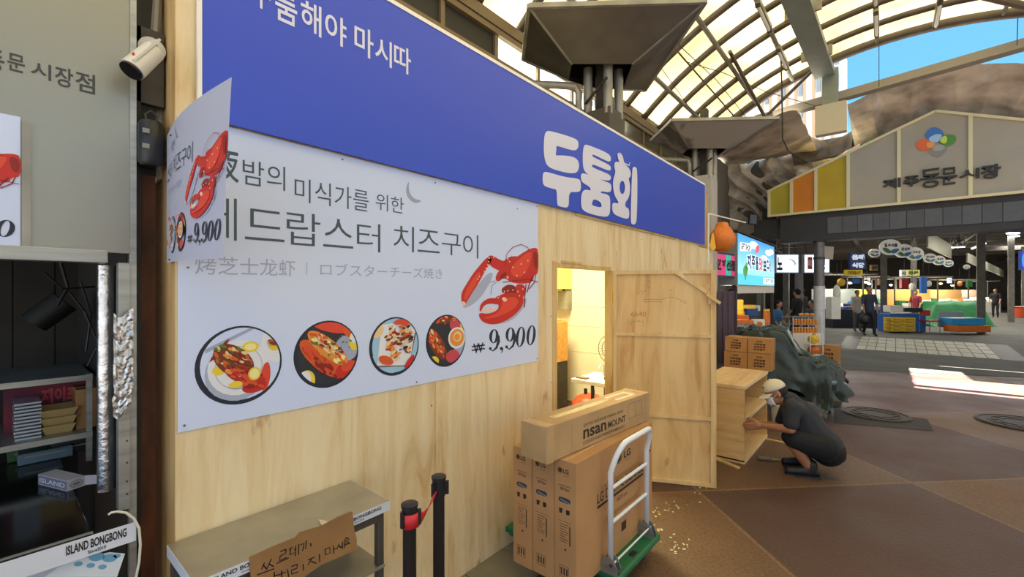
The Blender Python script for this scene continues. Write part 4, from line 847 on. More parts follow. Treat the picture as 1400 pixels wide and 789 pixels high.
# camera and siren on the post
q_ = onX(196, 78, -1.86); 
t = thing('security_camera', 'white bullet security camera on the dark post above the snack stall', 'camera', onX(207, 68, -1.93))
bs = onX(207, 68, -1.93); m = MB(); m.cyl(bs, bs+V((.012, 0, 0)), .038, n=20); m.build('mount_disc', M('camera_white', 'D2CFC8', .35), t, smooth=True, auto=True)
m = MB(); m.tube([bs, bs+V((.05, -.005, -.01)), bs+V((.07, -.01, -.03))], .014, 10); m.build('arm', galv, t, smooth=True)
hd0, hd1 = dep(210, 70, 1.42), dep(180, 96, 1.36); m = MB(); m.cyl(hd0, hd1, .030, .033, 20); m.build('housing', M('camera_white', 'D2CFC8'), t, smooth=True, auto=True)
d_ = (hd1-hd0).normalized(); m = MB(); m.cyl(hd1, hd1+d_*.006, .030, n=20); m.build('lens_front', M('lens_black', '0C0C10', .1), t)
m = MB(); m.bar(hd0+V((0, 0, .033)), hd1+d_*.02+V((0, 0, .036)), .062, .006); m.build('sun_shield', M('camera_white', 'D2CFC8'), t)
m = MB(); m.ell(hd0*.5+hd1*.5+V((.02, -.027, -.002)), (.012, .004, .010)); m.build('red_sticker', M('sticker_red', 'C03030', .5), t)
t = thing('alarm_siren', 'black cylindrical siren hanging on the dark post under the camera', 'siren', onX(207, 232, -1.89)); a, b1 = onX(207, 228, -1.89), onX(207, 172, -1.89)
m = MB(); rr = .037; m.lathe([(0, 0), (rr*.8, 0), (rr, .012), (rr, (b1-a).z), (rr*.8, (b1-a).z+.012), (0, (b1-a).z+.014)], a, 20); m.build('body', M('siren_black', '1B1C20', .4), t, smooth=True, auto=True)
m = MB(); m.tube([b1+V((0, -.012, .01)), b1+V((0, -.016, .035)), b1+V((0, 0, .05)), b1+V((0, .016, .035)), b1+V((0, .012, .01))], .004, 6); m.build('ring', dsteel, t)
for z in (-.05, .0): m = MB(); m.box(a.x+.034, a.x+.039, a.y-.03, a.y-.012, a.z+.1+z, a.z+.115+z); m.build('label_strip', M('label_grey', '8A8A88'), t)
# =================================================================== OPEN DOOR (hinged at the right jamb)
hx, hy = X0+.022, DY1+.002; fx, fy = -1.07, 3.816; ang = math.atan2(fy-hy, fx-hx); DL = math.hypot(fx-hx, fy-hy)
t = thing('plywood_door', 'open plywood door with pencil marks, braced top corner and batten frame', 'door', (hx, hy, 0), ang)
def loc(t_, p): return WM[t_.name]@V(p)
def lbox(t_, x0, x1, y0, y1, z0, z1): 
    m = MB(); m.box(x0, x1, y0, y1, z0, z1); m.v = [WM[t_.name]@p for p in m.v]; return m
DH = 1.772
lbox(t, .0, DL, .0, .012, .004, DH).build('panel', ply2, t)
ln2 = wood('pine_batten', 'DCC290', 'D0B078', 'BF9A62', False)
for z0, z1 in ((.004, .034), (DH-.03, DH), (.545, .572), (1.22, 1.247)): lbox(t, .03, DL-.03, -.018, 0, z0, z1).build('batten', ln2, t)
for x0, x1 in ((0, .03), (DL-.03, DL)): lbox(t, x0, x1, -.018, 0, .004, DH).build('batten', ln2, t)
lbox(t, DL, DL+.012, -.02, .03, .004, DH).build('edge_strip', lumber, t)
m = MB(); m.bar((.50, -.02, DH-.01), (.80, -.024, DH-.22), .006, .03); m.v = [WM[t.name]@p for p in m.v]; m.build('corner_brace', ln2, t)
m = MB(); m.bar((.76, -.034, DH-.17), (.765, -.034, DH-.28), .016, .022, V((1, 0, 0))); m.v = [WM[t.name]@p for p in m.v]; m.build('turn_block', lumber, t)
m = MB(); m.bar((.74, -.046, DH-.20), (.84, -.046, DH-.27), .012, .022); m.v = [WM[t.name]@p for p in m.v]; m.build('turn_latch', ln2, t)
dmp = lambda a, b_, c=0.: WM[t.name]@V((a, -.0006-c, b_)); pen = M('pencil_line', '5A5048', .7)
m = MB()
for P in ([(.20, 1.58), (.23, 1.60)], [(.25, 1.53), (.40, 1.53), (.40, 1.51), (.25, 1.51), (.25, 1.53)], [(.24, 1.57), (.24, 1.60), (.27, 1.60)], [(.40, 1.53), (.46, 1.55), (.52, 1.54), (.58, 1.50)], [(.58, 1.53), (.59, 1.50), (.57, 1.50)],
          [(.28, 1.65), (.31, 1.62)], [(.29, 1.69), (.31, 1.66)], [(.10, 1.33), (.13, 1.32), (.12, 1.36)], [(.15, 1.34), (.25, 1.34), (.25, 1.30)], [(.15, 1.34), (.15, 1.30)], [(.19, 1.355), (.22, 1.35)], [(.45, 1.60), (.48, 1.61)], [(.60, 1.38), (.61, 1.36)], [(.30, 1.24), (.40, 1.25)]):
    fill_stroke(m, dmp, P, .0022, .0003)
m.build('pencil_marks', pen, t)
m = MB(); put_text(m, dmp, '6640', .15, .27, 1.385, 1.425, .0003, -.01); m.build('red_pencil_number', M('red_pencil', 'B5603F', .7), t)
m = MB(); m.box(X0+.012, X0+.024, DY1-.002, DY1+.03, 1.50, 1.60); o = m.build('hinge', M('brass_hinge', 'C9A23A', .35, .7), wl, bevel=.002)
# things inside the booth
t = thing('storage_cabinet', 'tall plywood storage cabinet with dark lower panel inside the doorway', 'cabinet', (-3.8, 4.8, 0))
m = MB(); m.box(-4.2, -3.385, 4.6, 5.2, 0, .64); m.build('lower_body', M('cabinet_dark', '3A342E', .7, var=.4, scale=20), t)
m = MB(); m.box(-4.2, -3.38, 4.58, 5.2, .64, 1.18); m.build('upper_body', wood('cabinet_ply', 'D9A85C', 'C99548', 'B07C35', False, 'X'), t, bevel=.004)
m = MB(); m.box(-4.2, -3.42, 4.62, 5.2, 1.18, 1.21); m.build('top_board', lumber, t)
t = thing('wall_cabinet', 'yellow-lit cupboard high up inside the doorway', 'cupboard', (-3.9, 5.2, 1.63)); m = MB(); m.box(-4.3, -3.5, 4.9, 5.49, 1.63, 1.95); m.build('body', M('cupboard_cream', 'E3D98A', .5), t, bevel=.004); m = MB(); m.box(-3.9, -3.88, 4.89, 4.9, 1.66, 1.92); m.build('door_gap', dsteel, t)
t = thing('meter_box', 'grey electrical meter box beneath the yellow cupboard in the doorway', 'electrical box', (-3.58, 5.4, 1.33)); m = MB(); m.box(-3.66, -3.50, 5.36, 5.498, 1.33, 1.6); m.build('case', galv, t, bevel=.006); m = MB(); m.cyl((-3.58, 5.40, 1.6), (-3.58, 5.4, 1.64), .02); m.build('gland', dsteel, t)
t = thing('folding_table', 'small white table with dark leg inside the doorway', 'table', (-2.2, 3.95, 0))
m = MB(); m.box(-2.40, -1.90, 3.75, 4.22, .69, .73); m.build('tabletop', M('table_white', 'F1EBDC', .4), t, bevel=.006)
for x, y in ((-2.22, 3.86), (-1.95, 4.18), (-2.25, 4.18)): m = MB(); m.cyl((x, y, 0), (x, y, .69), .018, n=10); m.build('leg', dsteel, t)
t = thing('brown_tray', 'small brown tray lying on the white table inside', 'tray', (-2.38, 3.84, .73)); m = MB(); m.box(-2.37, -2.25, 3.79, 3.86, .73, .742); m.build('plate', M('tray_brown', '6A4526', .5), t, bevel=.003)
t = thing('desk_fan', 'wire-guard fan half hidden by the door frame inside the booth', 'fan', (-2.06, 3.96, .731))
m = MB(); c_ = V((-2.07, 3.92, 1.03)); ax = V((-.2, -1, 0)).normalized(); x_, y_ = perp(ax)
for r in (.045, .09, .135): m.tube([c_+x_*r*math.cos(k/24*6.2832)+y_*r*math.sin(k/24*6.2832) for k in range(25)], .003, 5)
for k in range(24): a_ = k/24*6.2832; m.cyl(c_, c_+(x_*math.cos(a_)+y_*math.sin(a_))*.135, .0012, n=4)
o = m.build('guard', black, t); o['kind'] = 'stuff'
m = MB(); m.cyl(c_, c_-ax*.08, .035, n=14); m.build('motor', black, t)
m = MB(); m.cyl(c_-ax*.05, (-2.06, 3.96, .75), .012); m.build('neck', black, t); m = MB(); m.cyl((-2.06, 3.96, .731), (-2.06, 3.96, .75), .08, n=18); m.build('base', black, t)
t = thing('tap_set', 'small chrome tap on the white table beside the fan', 'tap', (-2.22, 4.1, .73)); m = MB(); m.cyl((-2.22, 4.1, .73), (-2.22, 4.1, .84), .012); m.build('stem', steel, t); m = MB(); m.tube([(-2.22, 4.1, .82), (-2.24, 4.06, .84), (-2.24, 4.02, .81)], .009); m.build('spout', steel, t)
q_ = onZ(790, 554, 0); q_ = V((-2.66, 4.55, 0))
t = thing('wet_vacuum', 'orange-lidded shop vacuum standing on the floor inside the doorway', 'vacuum', q_)
m = MB(); m.lathe([(0, 0), (.17, 0), (.19, .05), (.19, .26), (0, .26)], q_, 22); m.build('drum', galv, t, smooth=True, auto=True)
m = MB(); m.lathe([(.2, .26), (.2, .3), (.15, .36), (.08, .39), (0, .39)], q_, 22); m.build('lid', M('vacuum_orange', 'D0431E', .4), t, smooth=True, auto=True)
for dx in (-.05, .05): m = MB(); m.cyl(q_+V((dx, 0, .38)), q_+V((dx, 0, .45)), .02); m.build('handle_post', black, t)
# =================================================================== BENCH / TABLE WITH CARDBOARD SIGN
t = thing('display_bench', 'grey steel-topped bench with white lettered edge against the plywood wall', 'bench', (-1.67, .7, 0))
topm = M('bench_top_worn', 'A39D8E', .4, .35, var=.22, scale=5, bump=.04)
BX0, BX1, BY0, BY1, BZ = -1.815, -1.519, .383, 1.04, .762
m = MB(); m.box(BX0, BX1, BY0, BY1, BZ-.006, BZ); m.build('worktop', topm, t, bevel=.0015)
m = MB(); m.box(BX1-.003, BX1+.0005, BY0, BY1+.001, BZ-.038, BZ-.001); m.build('front_strip', lab, t)
m = MB(); m.box(BX0, BX1, BY1-.002, BY1+.001, BZ-.038, BZ-.001); m.box(BX0, BX1, BY0-.001, BY0+.002, BZ-.038, BZ-.001); m.build('side_strip', lab, t)
mpb = lambda a, b_, c=0.: V((BX1+.0006+c, a, b_)); m = MB()
for y0 in (.395, .775): put_text(m, mpb, 'ISLAND BONGBONG', y0+.03, y0+.225, BZ-.021, BZ-.008, .0004, .03); put_text(m, mpb, 'Since2010', y0+.11, y0+.15, BZ-.032, BZ-.025, .0004, .01)
m.build('lettering', ink, t)
tb = M('bench_tube_steel', '6D6862', .4, .6, var=.2)
m = MB()
for y in (BY0+.02, BY1-.03):
    for x in (BX0+.02, BX1-.03): mm = MB(); mm.box(x-.014, x+.014, y-.014, y+.014, 0, BZ-.006); mm.build('leg', tb, t, bevel=.003)
for z in (BZ-.075, .3):
    for a in ((BX1-.044, BX1-.016, BY0+.03, BY1-.044), (BX0+.006, BX0+.034, BY0+.03, BY1-.044)): mm = MB(); mm.box(a[0], a[1], a[2], a[3], z, z+.03 if z > .5 else z+.025); mm.build('rail', tb, t)
    for y in (BY0+.02, BY1-.03): mm = MB(); mm.box(BX0+.03, BX1-.04, y-.012, y+.012, z, z+.028); mm.build('rail', tb, t)
m = MB(); m.box(BX0+.01, BX1-.01, BY0+.01, BY1-.015, .50, .51); m.build('lower_shelf', topm, t)
t = thing('cardboard_notice', 'torn cardboard notice with handwritten Korean taped over the bench front', 'notice', (BX1+.006, .70, .6))
cn = lambda px, py: (lambda q: (q.y, q.z))(onX(px, py, BX1+.008))
P = [cn(341, 762), cn(372, 748), cn(404, 735), cn(410, 728), cn(440, 719), cn(462, 707), cn(479, 700), cn(482, 700), cn(484, 722), cn(488, 738), cn(487, 752), cn(440, 772), cn(400, 800), cn(345, 820)]
nmap = lambda a, b_, c=0.: V((BX1+.008+c, a, b_))
m = MB(); m.prism(nmap, P[::-1], -.004, 0); m.build('board', M('cardboard_notice', '9C7448', .8, var=.2, scale=7), t)
pw = M('marker_ink', '1C1A1A', .5); m = MB()
HS = [[(440, 556), (452, 530)], [(448, 540), (462, 556)], [(462, 552), (478, 515)], [(470, 535), (488, 545)], [(432, 577), (490, 553)],            # 쓰
 [(512, 488), (535, 478)], [(535, 478), (532, 495), (512, 505)], [(512, 505), (510, 522), (538, 510)], [(498, 533), (545, 512)],   # 르
 [(545, 480), (560, 470)], [(552, 478), (550, 500), (566, 492)], [(565, 480), (572, 478)], [(572, 465), (570, 505)], [(584, 458), (582, 500)],  # 레
 [(590, 462), (604, 455), (598, 485)], [(612, 445), (610, 478)], [(628, 455), (631, 468)],                            # 기,
 [(498, 565), (498, 590)], [(518, 560), (518, 588)], [(498, 580), (518, 574)], [(518, 572), (535, 566)], [(540, 555), (545, 585)],            # 버
 [(555, 545), (578, 536)], [(578, 536), (576, 552), (556, 558)], [(556, 558), (556, 574), (580, 565)], [(600, 535), (602, 560)],              # 리
 [(618, 520), (645, 508)], [(634, 512), (618, 540)], [(630, 524), (650, 532)], [(662, 498), (664, 528)],                              # 지
 [(684, 478), (686, 500), (704, 492), (702, 472), (684, 478)], [(716, 465), (718, 495)], [(716, 480), (726, 476)],                        # 마
 [(738, 458), (728, 480)], [(736, 464), (746, 474)], [(742, 470), (750, 466)], [(750, 450), (751, 478)], [(757, 446), (758, 474)],           # 세
 [(764, 434), (776, 440), (770, 450), (760, 444), (764, 434)], [(764, 452), (764, 460)], [(773, 450), (773, 457)], [(756, 464), (782, 454)]]     # 요
sc_ = 1400/500
for P in HS: fill_stroke(m, nmap, [cn(200+x/sc_-(3 if y > 556 and x < 500 else 0), 580+y/sc_) for x, y in P], .0036, .0008)
m.build('handwriting', pw, t)
m = MB(); m.add([nmap(*cn(438, 718), -.008), nmap(*cn(468, 706), -.008), nmap(*cn(462, 704), .002)+V((-.05, 0, .012)), nmap(*cn(440, 712), 0)+V((-.05, 0, .010))], [(0, 1, 2, 3)]); 
t2 = thing('clear_tape', 'torn strip of clear tape curling on the bench top above the notice', 'tape', (-1.56, .79, BZ)); m = MB(); m.add([(-1.52, .765, BZ+.001), (-1.52, .80, BZ+.001), (-1.55, .795, BZ+.004), (-1.575, .775, BZ+.010)], [(0, 1, 2, 3)]); m.build('strip', M('tape_pale', 'C9BFA8', .2), t2, solid=.0006)
# =================================================================== BARRIER POSTS
def stanchion(x, y, lab_, h=.88):
    t = thing('barrier_post', lab_, 'barrier post', (x, y, 0), 0, 'barrier posts by the bench')
    pm_ = M('barrier_dark_metal', '3B3735', .35, .6, var=.15, stretch=(1, 1, .1)); c_ = V((x, y, 0))
    m = MB(); m.lathe([(0, 0), (.16, 0), (.16, .012), (.05, .03), (.03, .05), (0, .05)], c_, 28); m.build('base', black, t, smooth=True, auto=True)
    m = MB(); m.cyl((x, y, .04), (x, y, h-.07), .0225, n=20); m.build('pole', pm_, t, smooth=True, auto=True)
    m = MB(); m.lathe([(0, h-.075), (.026, h-.075), (.026, h-.012), (.029, h-.010), (.029, h-.002), (.026, h), (0, h)], c_, 24); m.build('head', M('barrier_head', '1E1D20', .4), t, smooth=True, auto=True)
    for a_ in (0, 2.1, 4.2): m = MB(); d_ = V((math.cos(a_+.7), math.sin(a_+.7), 0)); m.bar(c_+d_*.028+V((0, 0, h-.07)), c_+d_*.028+V((0, 0, h-.02)), .022, .012, d_.cross(V((0, 0, 1)))); m.build('belt_clip', M('barrier_head', '1E1D20'), t)
    return t
stanchion(-1.237, .925, 'shorter-looking black barrier post with red belt wrapped round its head'); stanchion(-1.335, 1.137, 'black barrier post farther right, end of the red belt')
redb = M('red_belt', 'D22A32', .5, var=.06); t = thing('barrier_belt', 'red retractable belt wrapped and twisted between the two black posts', 'belt', (-1.28, 1.03, .82))
m = MB(); A = V((-1.237, .925, .83)); B_ = V((-1.335, 1.137, .835))
d_ = (B_-A).normalized(); sd = V((d_.y, -d_.x, 0)); n_ = 24
ring = [A+V((.031*math.cos(k/24*5.0-2.6), .031*math.sin(k/24*5.0-2.6), 0)) for k in range(25)]
vs = [p+V((0, 0, -.026)) for p in ring]+[p+V((0, 0, .022)) for p in ring]; m.add(vs, [(i, i+1, 26+i, 25+i) for i in range(24)]); m.build('wrap', redb, t, smooth=True, solid=.0015)
def bf(u, v):
    a0_ = A+sd*.031; b0_ = B_-d_*.03; p = a0_*(1-u)+b0_*u; hw = .024*(1-u)+.010*u; tw = u*1.0; return p+V((0, 0, -.02*math.sin(u*3.1)-.006))+(V((0, 0, 1))*math.cos(tw)+sd*math.sin(tw)*.8)*(v-.5)*2*hw
m = MB(); m.grid(18, 3, bf); m.build('strap', redb, t, smooth=True, solid=.0015)
# =================================================================== HAND TRUCK AND CARTONS
CX0, CX1, CY0, CY1 = -1.80, -1.03, 2.06, 2.60; grn = M('cart_green', '1F6B45', .45, var=.1)
t = thing('platform_cart', 'green platform cart with folding white tubular handle carrying cartons', 'cart', (-1.4, 2.33, 0))
m = MB(); m.box(CX0, CX1, CY0, CY1, .112, .150); m.build('platform', grn, t, bevel=.012)
m = MB(); m.box(CX0+.02, CX1-.02, CY0+.02, CY1-.02, .095, .112); m.build('under_frame', M('cart_green_dark', '134A30', .5), t)
m = MB(); m.box(CX1-.055, CX1-.025, 2.27, 2.33, .150, .1515); m.build('grip_slot', black, t)
for x in (CX0+.09, CX1-.09):
    for y in (CY0+.08, CY1-.08):
        m = MB(); m.box(x-.03, x+.03, y-.02, y+.02, .075, .095); c = m.build('caster', steel, t); m = MB(); m.cyl((x-.016, y, .045), (x+.016, y, .045), .045, n=18); m.build('wheel', black, c)
whp = M('handle_white_paint', 'E4E7EC', .3, spec=.6); HX = -1.088; ya, yb_ = 2.075, 2.525
pts = [(HX, ya, .17), (HX, ya, .66)]+[(HX+.055*math.sin(k/6*1.2), ya+.10*(1-math.cos(k/6*1.57)), .66+.155*math.sin(k/6*1.57)) for k in range(1, 7)]
pts2 = [(HX+.052, yb_-.1, .815)]+[(HX+.055*math.sin((6-k)/6*1.2), yb_-.10*(1-math.cos((6-k)/6*1.57)), .66+.155*math.sin((6-k)/6*1.57)) for k in range(1, 7)]+[(HX, yb_, .17)]
m = MB(); m.tube(pts+pts2, .0145, 12); m.build('handle', whp, t, smooth=True)
for z in (.40, .578): m = MB(); m.cyl((HX, ya, z), (HX, yb_, z), .010, n=10); m.build('cross_bar', whp, t, smooth=True, auto=True)
m = MB(); m.cyl((HX+.02, ya-.01, .205), (HX+.02, yb_+.01, .205), .005, n=8); m.build('release_bar', whp, t)
for y in (ya, yb_):
    for s in (-1, 1):
        m = MB(); mpq = lambda a, b_, c=0., y=y, s=s: V((HX+a, y+s*.02+c*.0, .15+b_)); P = [(-.05, 0), (.05, 0), (.05, .03), (.03, .075), (0, .09), (-.03, .075), (-.05, .03)]
        vs = [V((HX+a, y+s*.020-.0015, .15+b_)) for a, b_ in P]+[V((HX+a, y+s*.020+.0015, .15+b_)) for a, b_ in P]; k = len(P)
        m.add(vs, [tuple(range(k)), tuple(range(k, 2*k))[::-1]]+[(i, i+k, (i+1) % k+k, (i+1) % k) for i in range(k)]); m.build('hinge_plate', steel, t)
    m = MB(); m.cyl((HX+.015, y-.028, .2), (HX+.015, y+.028, .2), .009, n=10); m.build('hinge_bolt', dsteel, t)
# cartons
prt = M('carton_print', '3A2A20', .7); prl = M('carton_print_light', '6E5138', .7); bk = M('carton_slot', '3A3C48', .5); ln = M('carton_line', '8A6844', .8)
BX = [(-1.530, -1.406, 'leftmost of the three, nearest the plywood wall'), (-1.404, -1.266, 'middle one of the three upright cartons'), (-1.262, -1.134, 'rightmost of the three, with big side lettering')]
for i, (x0, x1, wh) in enumerate(BX):
    t = thing('display_carton', 'tall narrow cardboard display carton, '+wh, 'carton', ((x0+x1)/2, 2.27, .151), 0, 'upright display cartons on the green cart')
    y0, y1, z0, z1 = 1.82+(0, .004, 0)[i], 2.715, .151, .772-(0, .006, 0)[i]
    m = MB(); m.box(x0, x1, y0, y1, z0, z1); m.build('box', card, t, bevel=.003)
    m = MB(); m.box(x0+.058, x1-.058, y0-.001, y1, z1-.0005, z1+.0008); m.build('top_tape', ptape, t)
    W_ = x1-x0; mf = frame((x0, y0-.0008, z0), (1, 0, 0), (0, 0, 1)); H_ = z1-z0
    m = MB(); m.fill(mf, ellpts(.034, H_-.052, .0135, .0135), [ellpts(.034, H_-.052, .0108, .0108)], 0); m.fill(mf, ellpts(.034, H_-.052, .0095, .0095), (), 0)
    put_text(m, mf, 'LG', .052, .084, H_-.064, H_-.042, 0, .03)
    put_text(m, mf, 'Life\'s Good', .054, .082, H_-.078, H_-.072, 0, 0); put_text(m, mf, 'LG DIGITAL SIGNAGE', .022, .092, H_-.128, H_-.121, 0, .01); put_text(m, mf, '107.9cm', .035, .088, H_-.148, H_-.134, 0, .02)
    for j in range(2): m.fill(mf, [(.03+.04*j, H_-.262), (.045+.04*j, H_-.262), (.05+.04*j, H_-.238), (.028+.04*j, H_-.238)], (), 0)
    m.fill(mf, ellpts(.084, H_-.25, .007, .009), [ellpts(.084, H_-.25, .004, .006)], 0)
    m.fill(mf, [(.018, H_-.300), (W_-.028, H_-.300), (W_-.028, H_-.2985), (.018, H_-.2985)], (), 0)
    for k in range(8): m.fill(mf, [(.034, H_-.315-k*.012), (.034+.05*(1-.2*(k % 3)), H_-.315-k*.012), (.034+.05*(1-.2*(k % 3)), H_-.3125-k*.012), (.034, H_-.3125-k*.012)], (), 0)
    m.fill(mf, [(.088, H_-.41), (.094, H_-.41), (.094, H_-.315), (.088, H_-.315)], (), 0); m.fill(mf, [(.06, H_-.44), (.07, H_-.44), (.07, H_-.43), (.06, H_-.43)], (), 0)
    m.fill(mf, [(.03, .05), (.085, .05), (.085, .105), (.03, .105)], [[(.032, .052), (.083, .052), (.083, .103), (.032, .103)]], 0)
    for j in range(3): m.fill(mf, [(.038+.016*j, .06), (.046+.016*j, .06), (.046+.016*j, .095), (.038+.016*j, .095)], (), 0)
    m.build('end_print', prt, t)
    hz = H_-.195; m = MB(); m.fill(mf, chaikin([(.03, hz-.012), (.09, hz-.012), (.096, hz), (.09, hz+.013), (.03, hz+.013), (.024, hz)]), (), .0004); m.build('hand_hole', bk, t)
    m = MB(); m.fill(mf, chaikin([(.034, hz-.003), (.088, hz-.011), (.092, hz-.004), (.06, hz+.001), (.034, hz+.007)]), (), .0008); m.build('hole_flap', M('flap_grey', '787C88', .5), t)
    if i == 2:
        sf = frame((x1+.0008, y0, z0), (0, 1, 0), (0, 0, 1)); m = MB()
        put_text(m, sf, 'LG DIGITAL SIGNAGE', .20, .76, H_-.268, H_-.215, 0, .015); m.fill(sf, [(.20, H_-.292), (.76, H_-.292), (.76, H_-.278), (.20, H_-.278)], (), 0)
        put_text(m, sf, '107.9 cm', .42, .54, H_-.335, H_-.31, 0, .0); put_text(m, sf, 'LG', .50, .585, H_-.118, H_-.078, 0, .03); put_text(m, sf, 'Life\'s Good', .52, .58, H_-.138, H_-.130, 0, 0)
        m.fill(sf, ellpts(.44, H_-.098, .034, .03), [ellpts(.44, H_-.098, .029, .025)], 0); m.fill(sf, ellpts(.44, H_-.098, .025, .021), (), 0)
        m.fill(sf, [(.47, .10), (.53, .10), (.53, .15), (.47, .15)], (), 0)
        for k in range(5): m.fill(sf, [(.85, H_-.06-k*.03), (.87, H_-.06-k*.03), (.87, H_-.045-k*.03), (.85, H_-.045-k*.03)], (), 0)
        m.build('side_print', prt, t)
# long box on top
a_ = V((-1.234, 1.713, 0)); b1 = V((-1.161, 2.739, 0)); d_ = (b1-a_).normalized(); rz_ = math.atan2(d_.y, d_.x)
t = thing('mount_carton', 'long cardboard mount carton lying across the tops of the upright cartons', 'carton', ((a_.x+b1.x)/2-.083, (a_.y+b1.y)/2, .774), 0)
nl = V((-d_.y, d_.x, 0)); L_ = (b1-a_).length
c_ = (a_+b1)/2+nl*.083+V((0, 0, .774+.089)); Rm = rotz(rz_)
m = MB(); m.obox(c_, (L_, .166, .178), Rm); m.build('box', M('cardboard_pale', 'B59468', .8, var=.15, scale=5), t, bevel=.004)
m = MB(); m.obox(c_+V((0, 0, .0896)), (L_*.72, .045, .0008), Rm); m.build('top_tape', ptape, t)
for s in (-1, 1): m = MB(); m.obox(c_+d_*(s*(L_/2-.03)), (.05, .1672, .1795), Rm); m.build('end_tape', M('carton_tape_end', 'BC9B70', .35, var=.1), t)
sf = frame(a_+V((.0008, 0, .774)), d_, (0, 0, 1)); m = MB()
nx0 = .34; put_text(m, sf, 'nsan', .30, .52, .050, .098, 0, .025); put_text(m, sf, 'MOUNT', .54, .73, .054, .092, 0, .02); put_text(m, sf, '실용적인 영상문화를 연출하는 명성이', .30, .70, .112, .130, 0, .0); put_text(m, sf, 'LCD/LED/OLED MONITOR BRACKET', .30, .72, .022, .038, 0, .0)
m.build('side_print', prt, t)
m = MB(); m.fill(sf, [(.76, .06), (.93, .06), (.93, .15), (.76, .15)], [[(.762, .062), (.928, .062), (.928, .148), (.762, .148)]], 0); fill_stroke(m, sf, [(.845, .06), (.845, .15)], .002, 0); fill_stroke(m, sf, [(.20, 0), (.20, .178)], .0012, 0); m.build('line_drawing', prl, t)
m = MB(); tf = frame(a_+nl*.166+V((0, 0, .774+.1786)), d_, -nl); m.fill(tf, [(.70, .04), (.92, .04), (.92, .13), (.70, .13)], (), .0006); m.build('address_label', M('label_paper', 'D9CDB8', .5, var=.15, scale=30), t)
m = MB(); m.fill(tf, [(.42, .05), (.66, .05), (.66, .1), (.42, .1)], (), .0012); m.build('yellow_tape', M('tape_yellowish', 'D8C07A', .3), t)
m = MB(); m.fill(tf, [(.10, .11), (.2, .09), (.22, .115), (.12, .14)], (), .0012); m.build('red_mark', M('mark_red', 'D24A4A', .5), t)
# =================================================================== WOODEN SHELF UNIT
sw = wood('shelf_wood', 'E0C08E', 'D3AC74', 'BE9156', False, 'Y'); swv = wood('shelf_side_wood', 'DDB87E', 'D0A668', 'BA8A4C', False, 'X'); se = M('shelf_edge', 'E6CFA6', .6, var=.08)
UX0, UX1, UY0, UY1, UH = -1.43, -1.0, 4.50, 5.52, .722
t = thing('shelf_unit', 'unfinished wooden open shelf unit lying low beside the squatting man', 'shelf', (-1.2, 5.0, 0))
m = MB(); m.box(UX0, UX1, UY0, UY0+.02, .02, UH-.03); m.build('side_board', swv, t); m = MB(); m.box(UX0, UX1, UY1-.02, UY1, .02, UH-.03); m.build('side_board', swv, t)
m = MB(); m.box(UX0-.02, UX1+.005, UY0-.01, UY1+.01, UH-.03, UH); m.build('top_board', sw, t, bevel=.002)
m = MB(); m.box(UX0, UX1, UY0+.02, UY1-.02, .385, .42); m.build('middle_shelf', sw, t); m = MB(); m.box(UX0, UX1, UY0, UY1, .0, .032); m.build('bottom_board', sw, t)
m = MB(); m.box(UX0, UX0+.01, UY0+.02, UY1-.02, .032, UH-.03); m.build('back_board', swv, t)
m = MB(); m.box(UX1, UX1+.004, UY0, UY1, .002, .03); m.box(UX1, UX1+.004, UY0+.02, UY1-.02, .386, .419); m.box(UX1+.005, UX1+.008, UY0-.01, UY1+.01, UH-.029, UH-.001); o = m.build('edge_banding', se, t)
for k, (p0, p1, w_, lb) in enumerate((((978, 627), (1010, 640), .04, 'thin wooden strip lying on the floor before the shelf unit'), ((1046, 600), (1075, 606), .03, 'short pale wooden strip on the floor beside the shelf unit'))):
    a, b_ = onZ(*p0, .008), onZ(*p1, .008); t = thing('wood_strip', lb, 'wood strip', (a+b_)/2*1.0-V((0, 0, .008))); m = MB(); m.bar(a, b_, w_, .014); m.build('strip', lumber, t)
a, b_ = onZ(1036, 626, .02), onZ(1074, 630, .015); t = thing('silicone_tool', 'dirty grey handheld tool lying on the floor by the man', 'tool', (a+b_)/2-V((0, 0, .015)))
m = MB(); m.cyl(a, a*.5+b_*.5, .020, .018, 12); m.build('handle', M('tool_grey', '7D7263', .6, var=.3, scale=30), t, smooth=True, auto=True); m = MB(); m.cyl(a*.5+b_*.5, b_, .013, .006, 10); m.build('nozzle', M('tool_tan', 'A08A68', .6), t)
# =================================================================== SQUATTING MAN
mP0 = V((-.5, 4.66, 0)); mD = V((-.95, -.31, 0)).normalized(); mN = V((mD.y, -mD.x, 0)); 
if mN.y > 0: mN = -mN
def mp_(px, py, off=0.):
    o = mP0+mN*off; r = ray(px, py); tt = (o.dot(mN))/(r.x*mN.x+r.y*mN.y); return V((r.x*tt, r.y*tt, CH+r.z*tt))
skin = M('skin_tan', 'A87454', .55, var=.06); shirt_m = M('shirt_charcoal', '2B2D33', .8, var=.2, scale=5, bump=.15); shorts_m = M('shorts_black', '16161A', .85, var=.2, scale=6, bump=.15)
t = thing('person', 'man in cream cap, face mask and black clothes squatting at the shelf unit', 'person', (-.5, 4.66, 0))
sN, sF = mp_(1083, 557, .16), mp_(1077, 558, -.17); eN, eF = mp_(1081, 587, .20), mp_(1066, 584, -.16); wN, wF = mp_(1042, 582, .07), mp_(1036, 578, -.03)
neck, chest, belly, pel = mp_(1078, 546), mp_(1094, 569), mp_(1110, 592), mp_(1126, 610)
hN, hF = mp_(1125, 611, .09), mp_(1122, 608, -.09); kN, kF = mp_(1079, 598, .13), mp_(1084, 592, -.13); aN, aF = mp_(1106, 639, .09), mp_(1100, 635, -.13)
hc = mp_(1061, 536, 0); cap = []
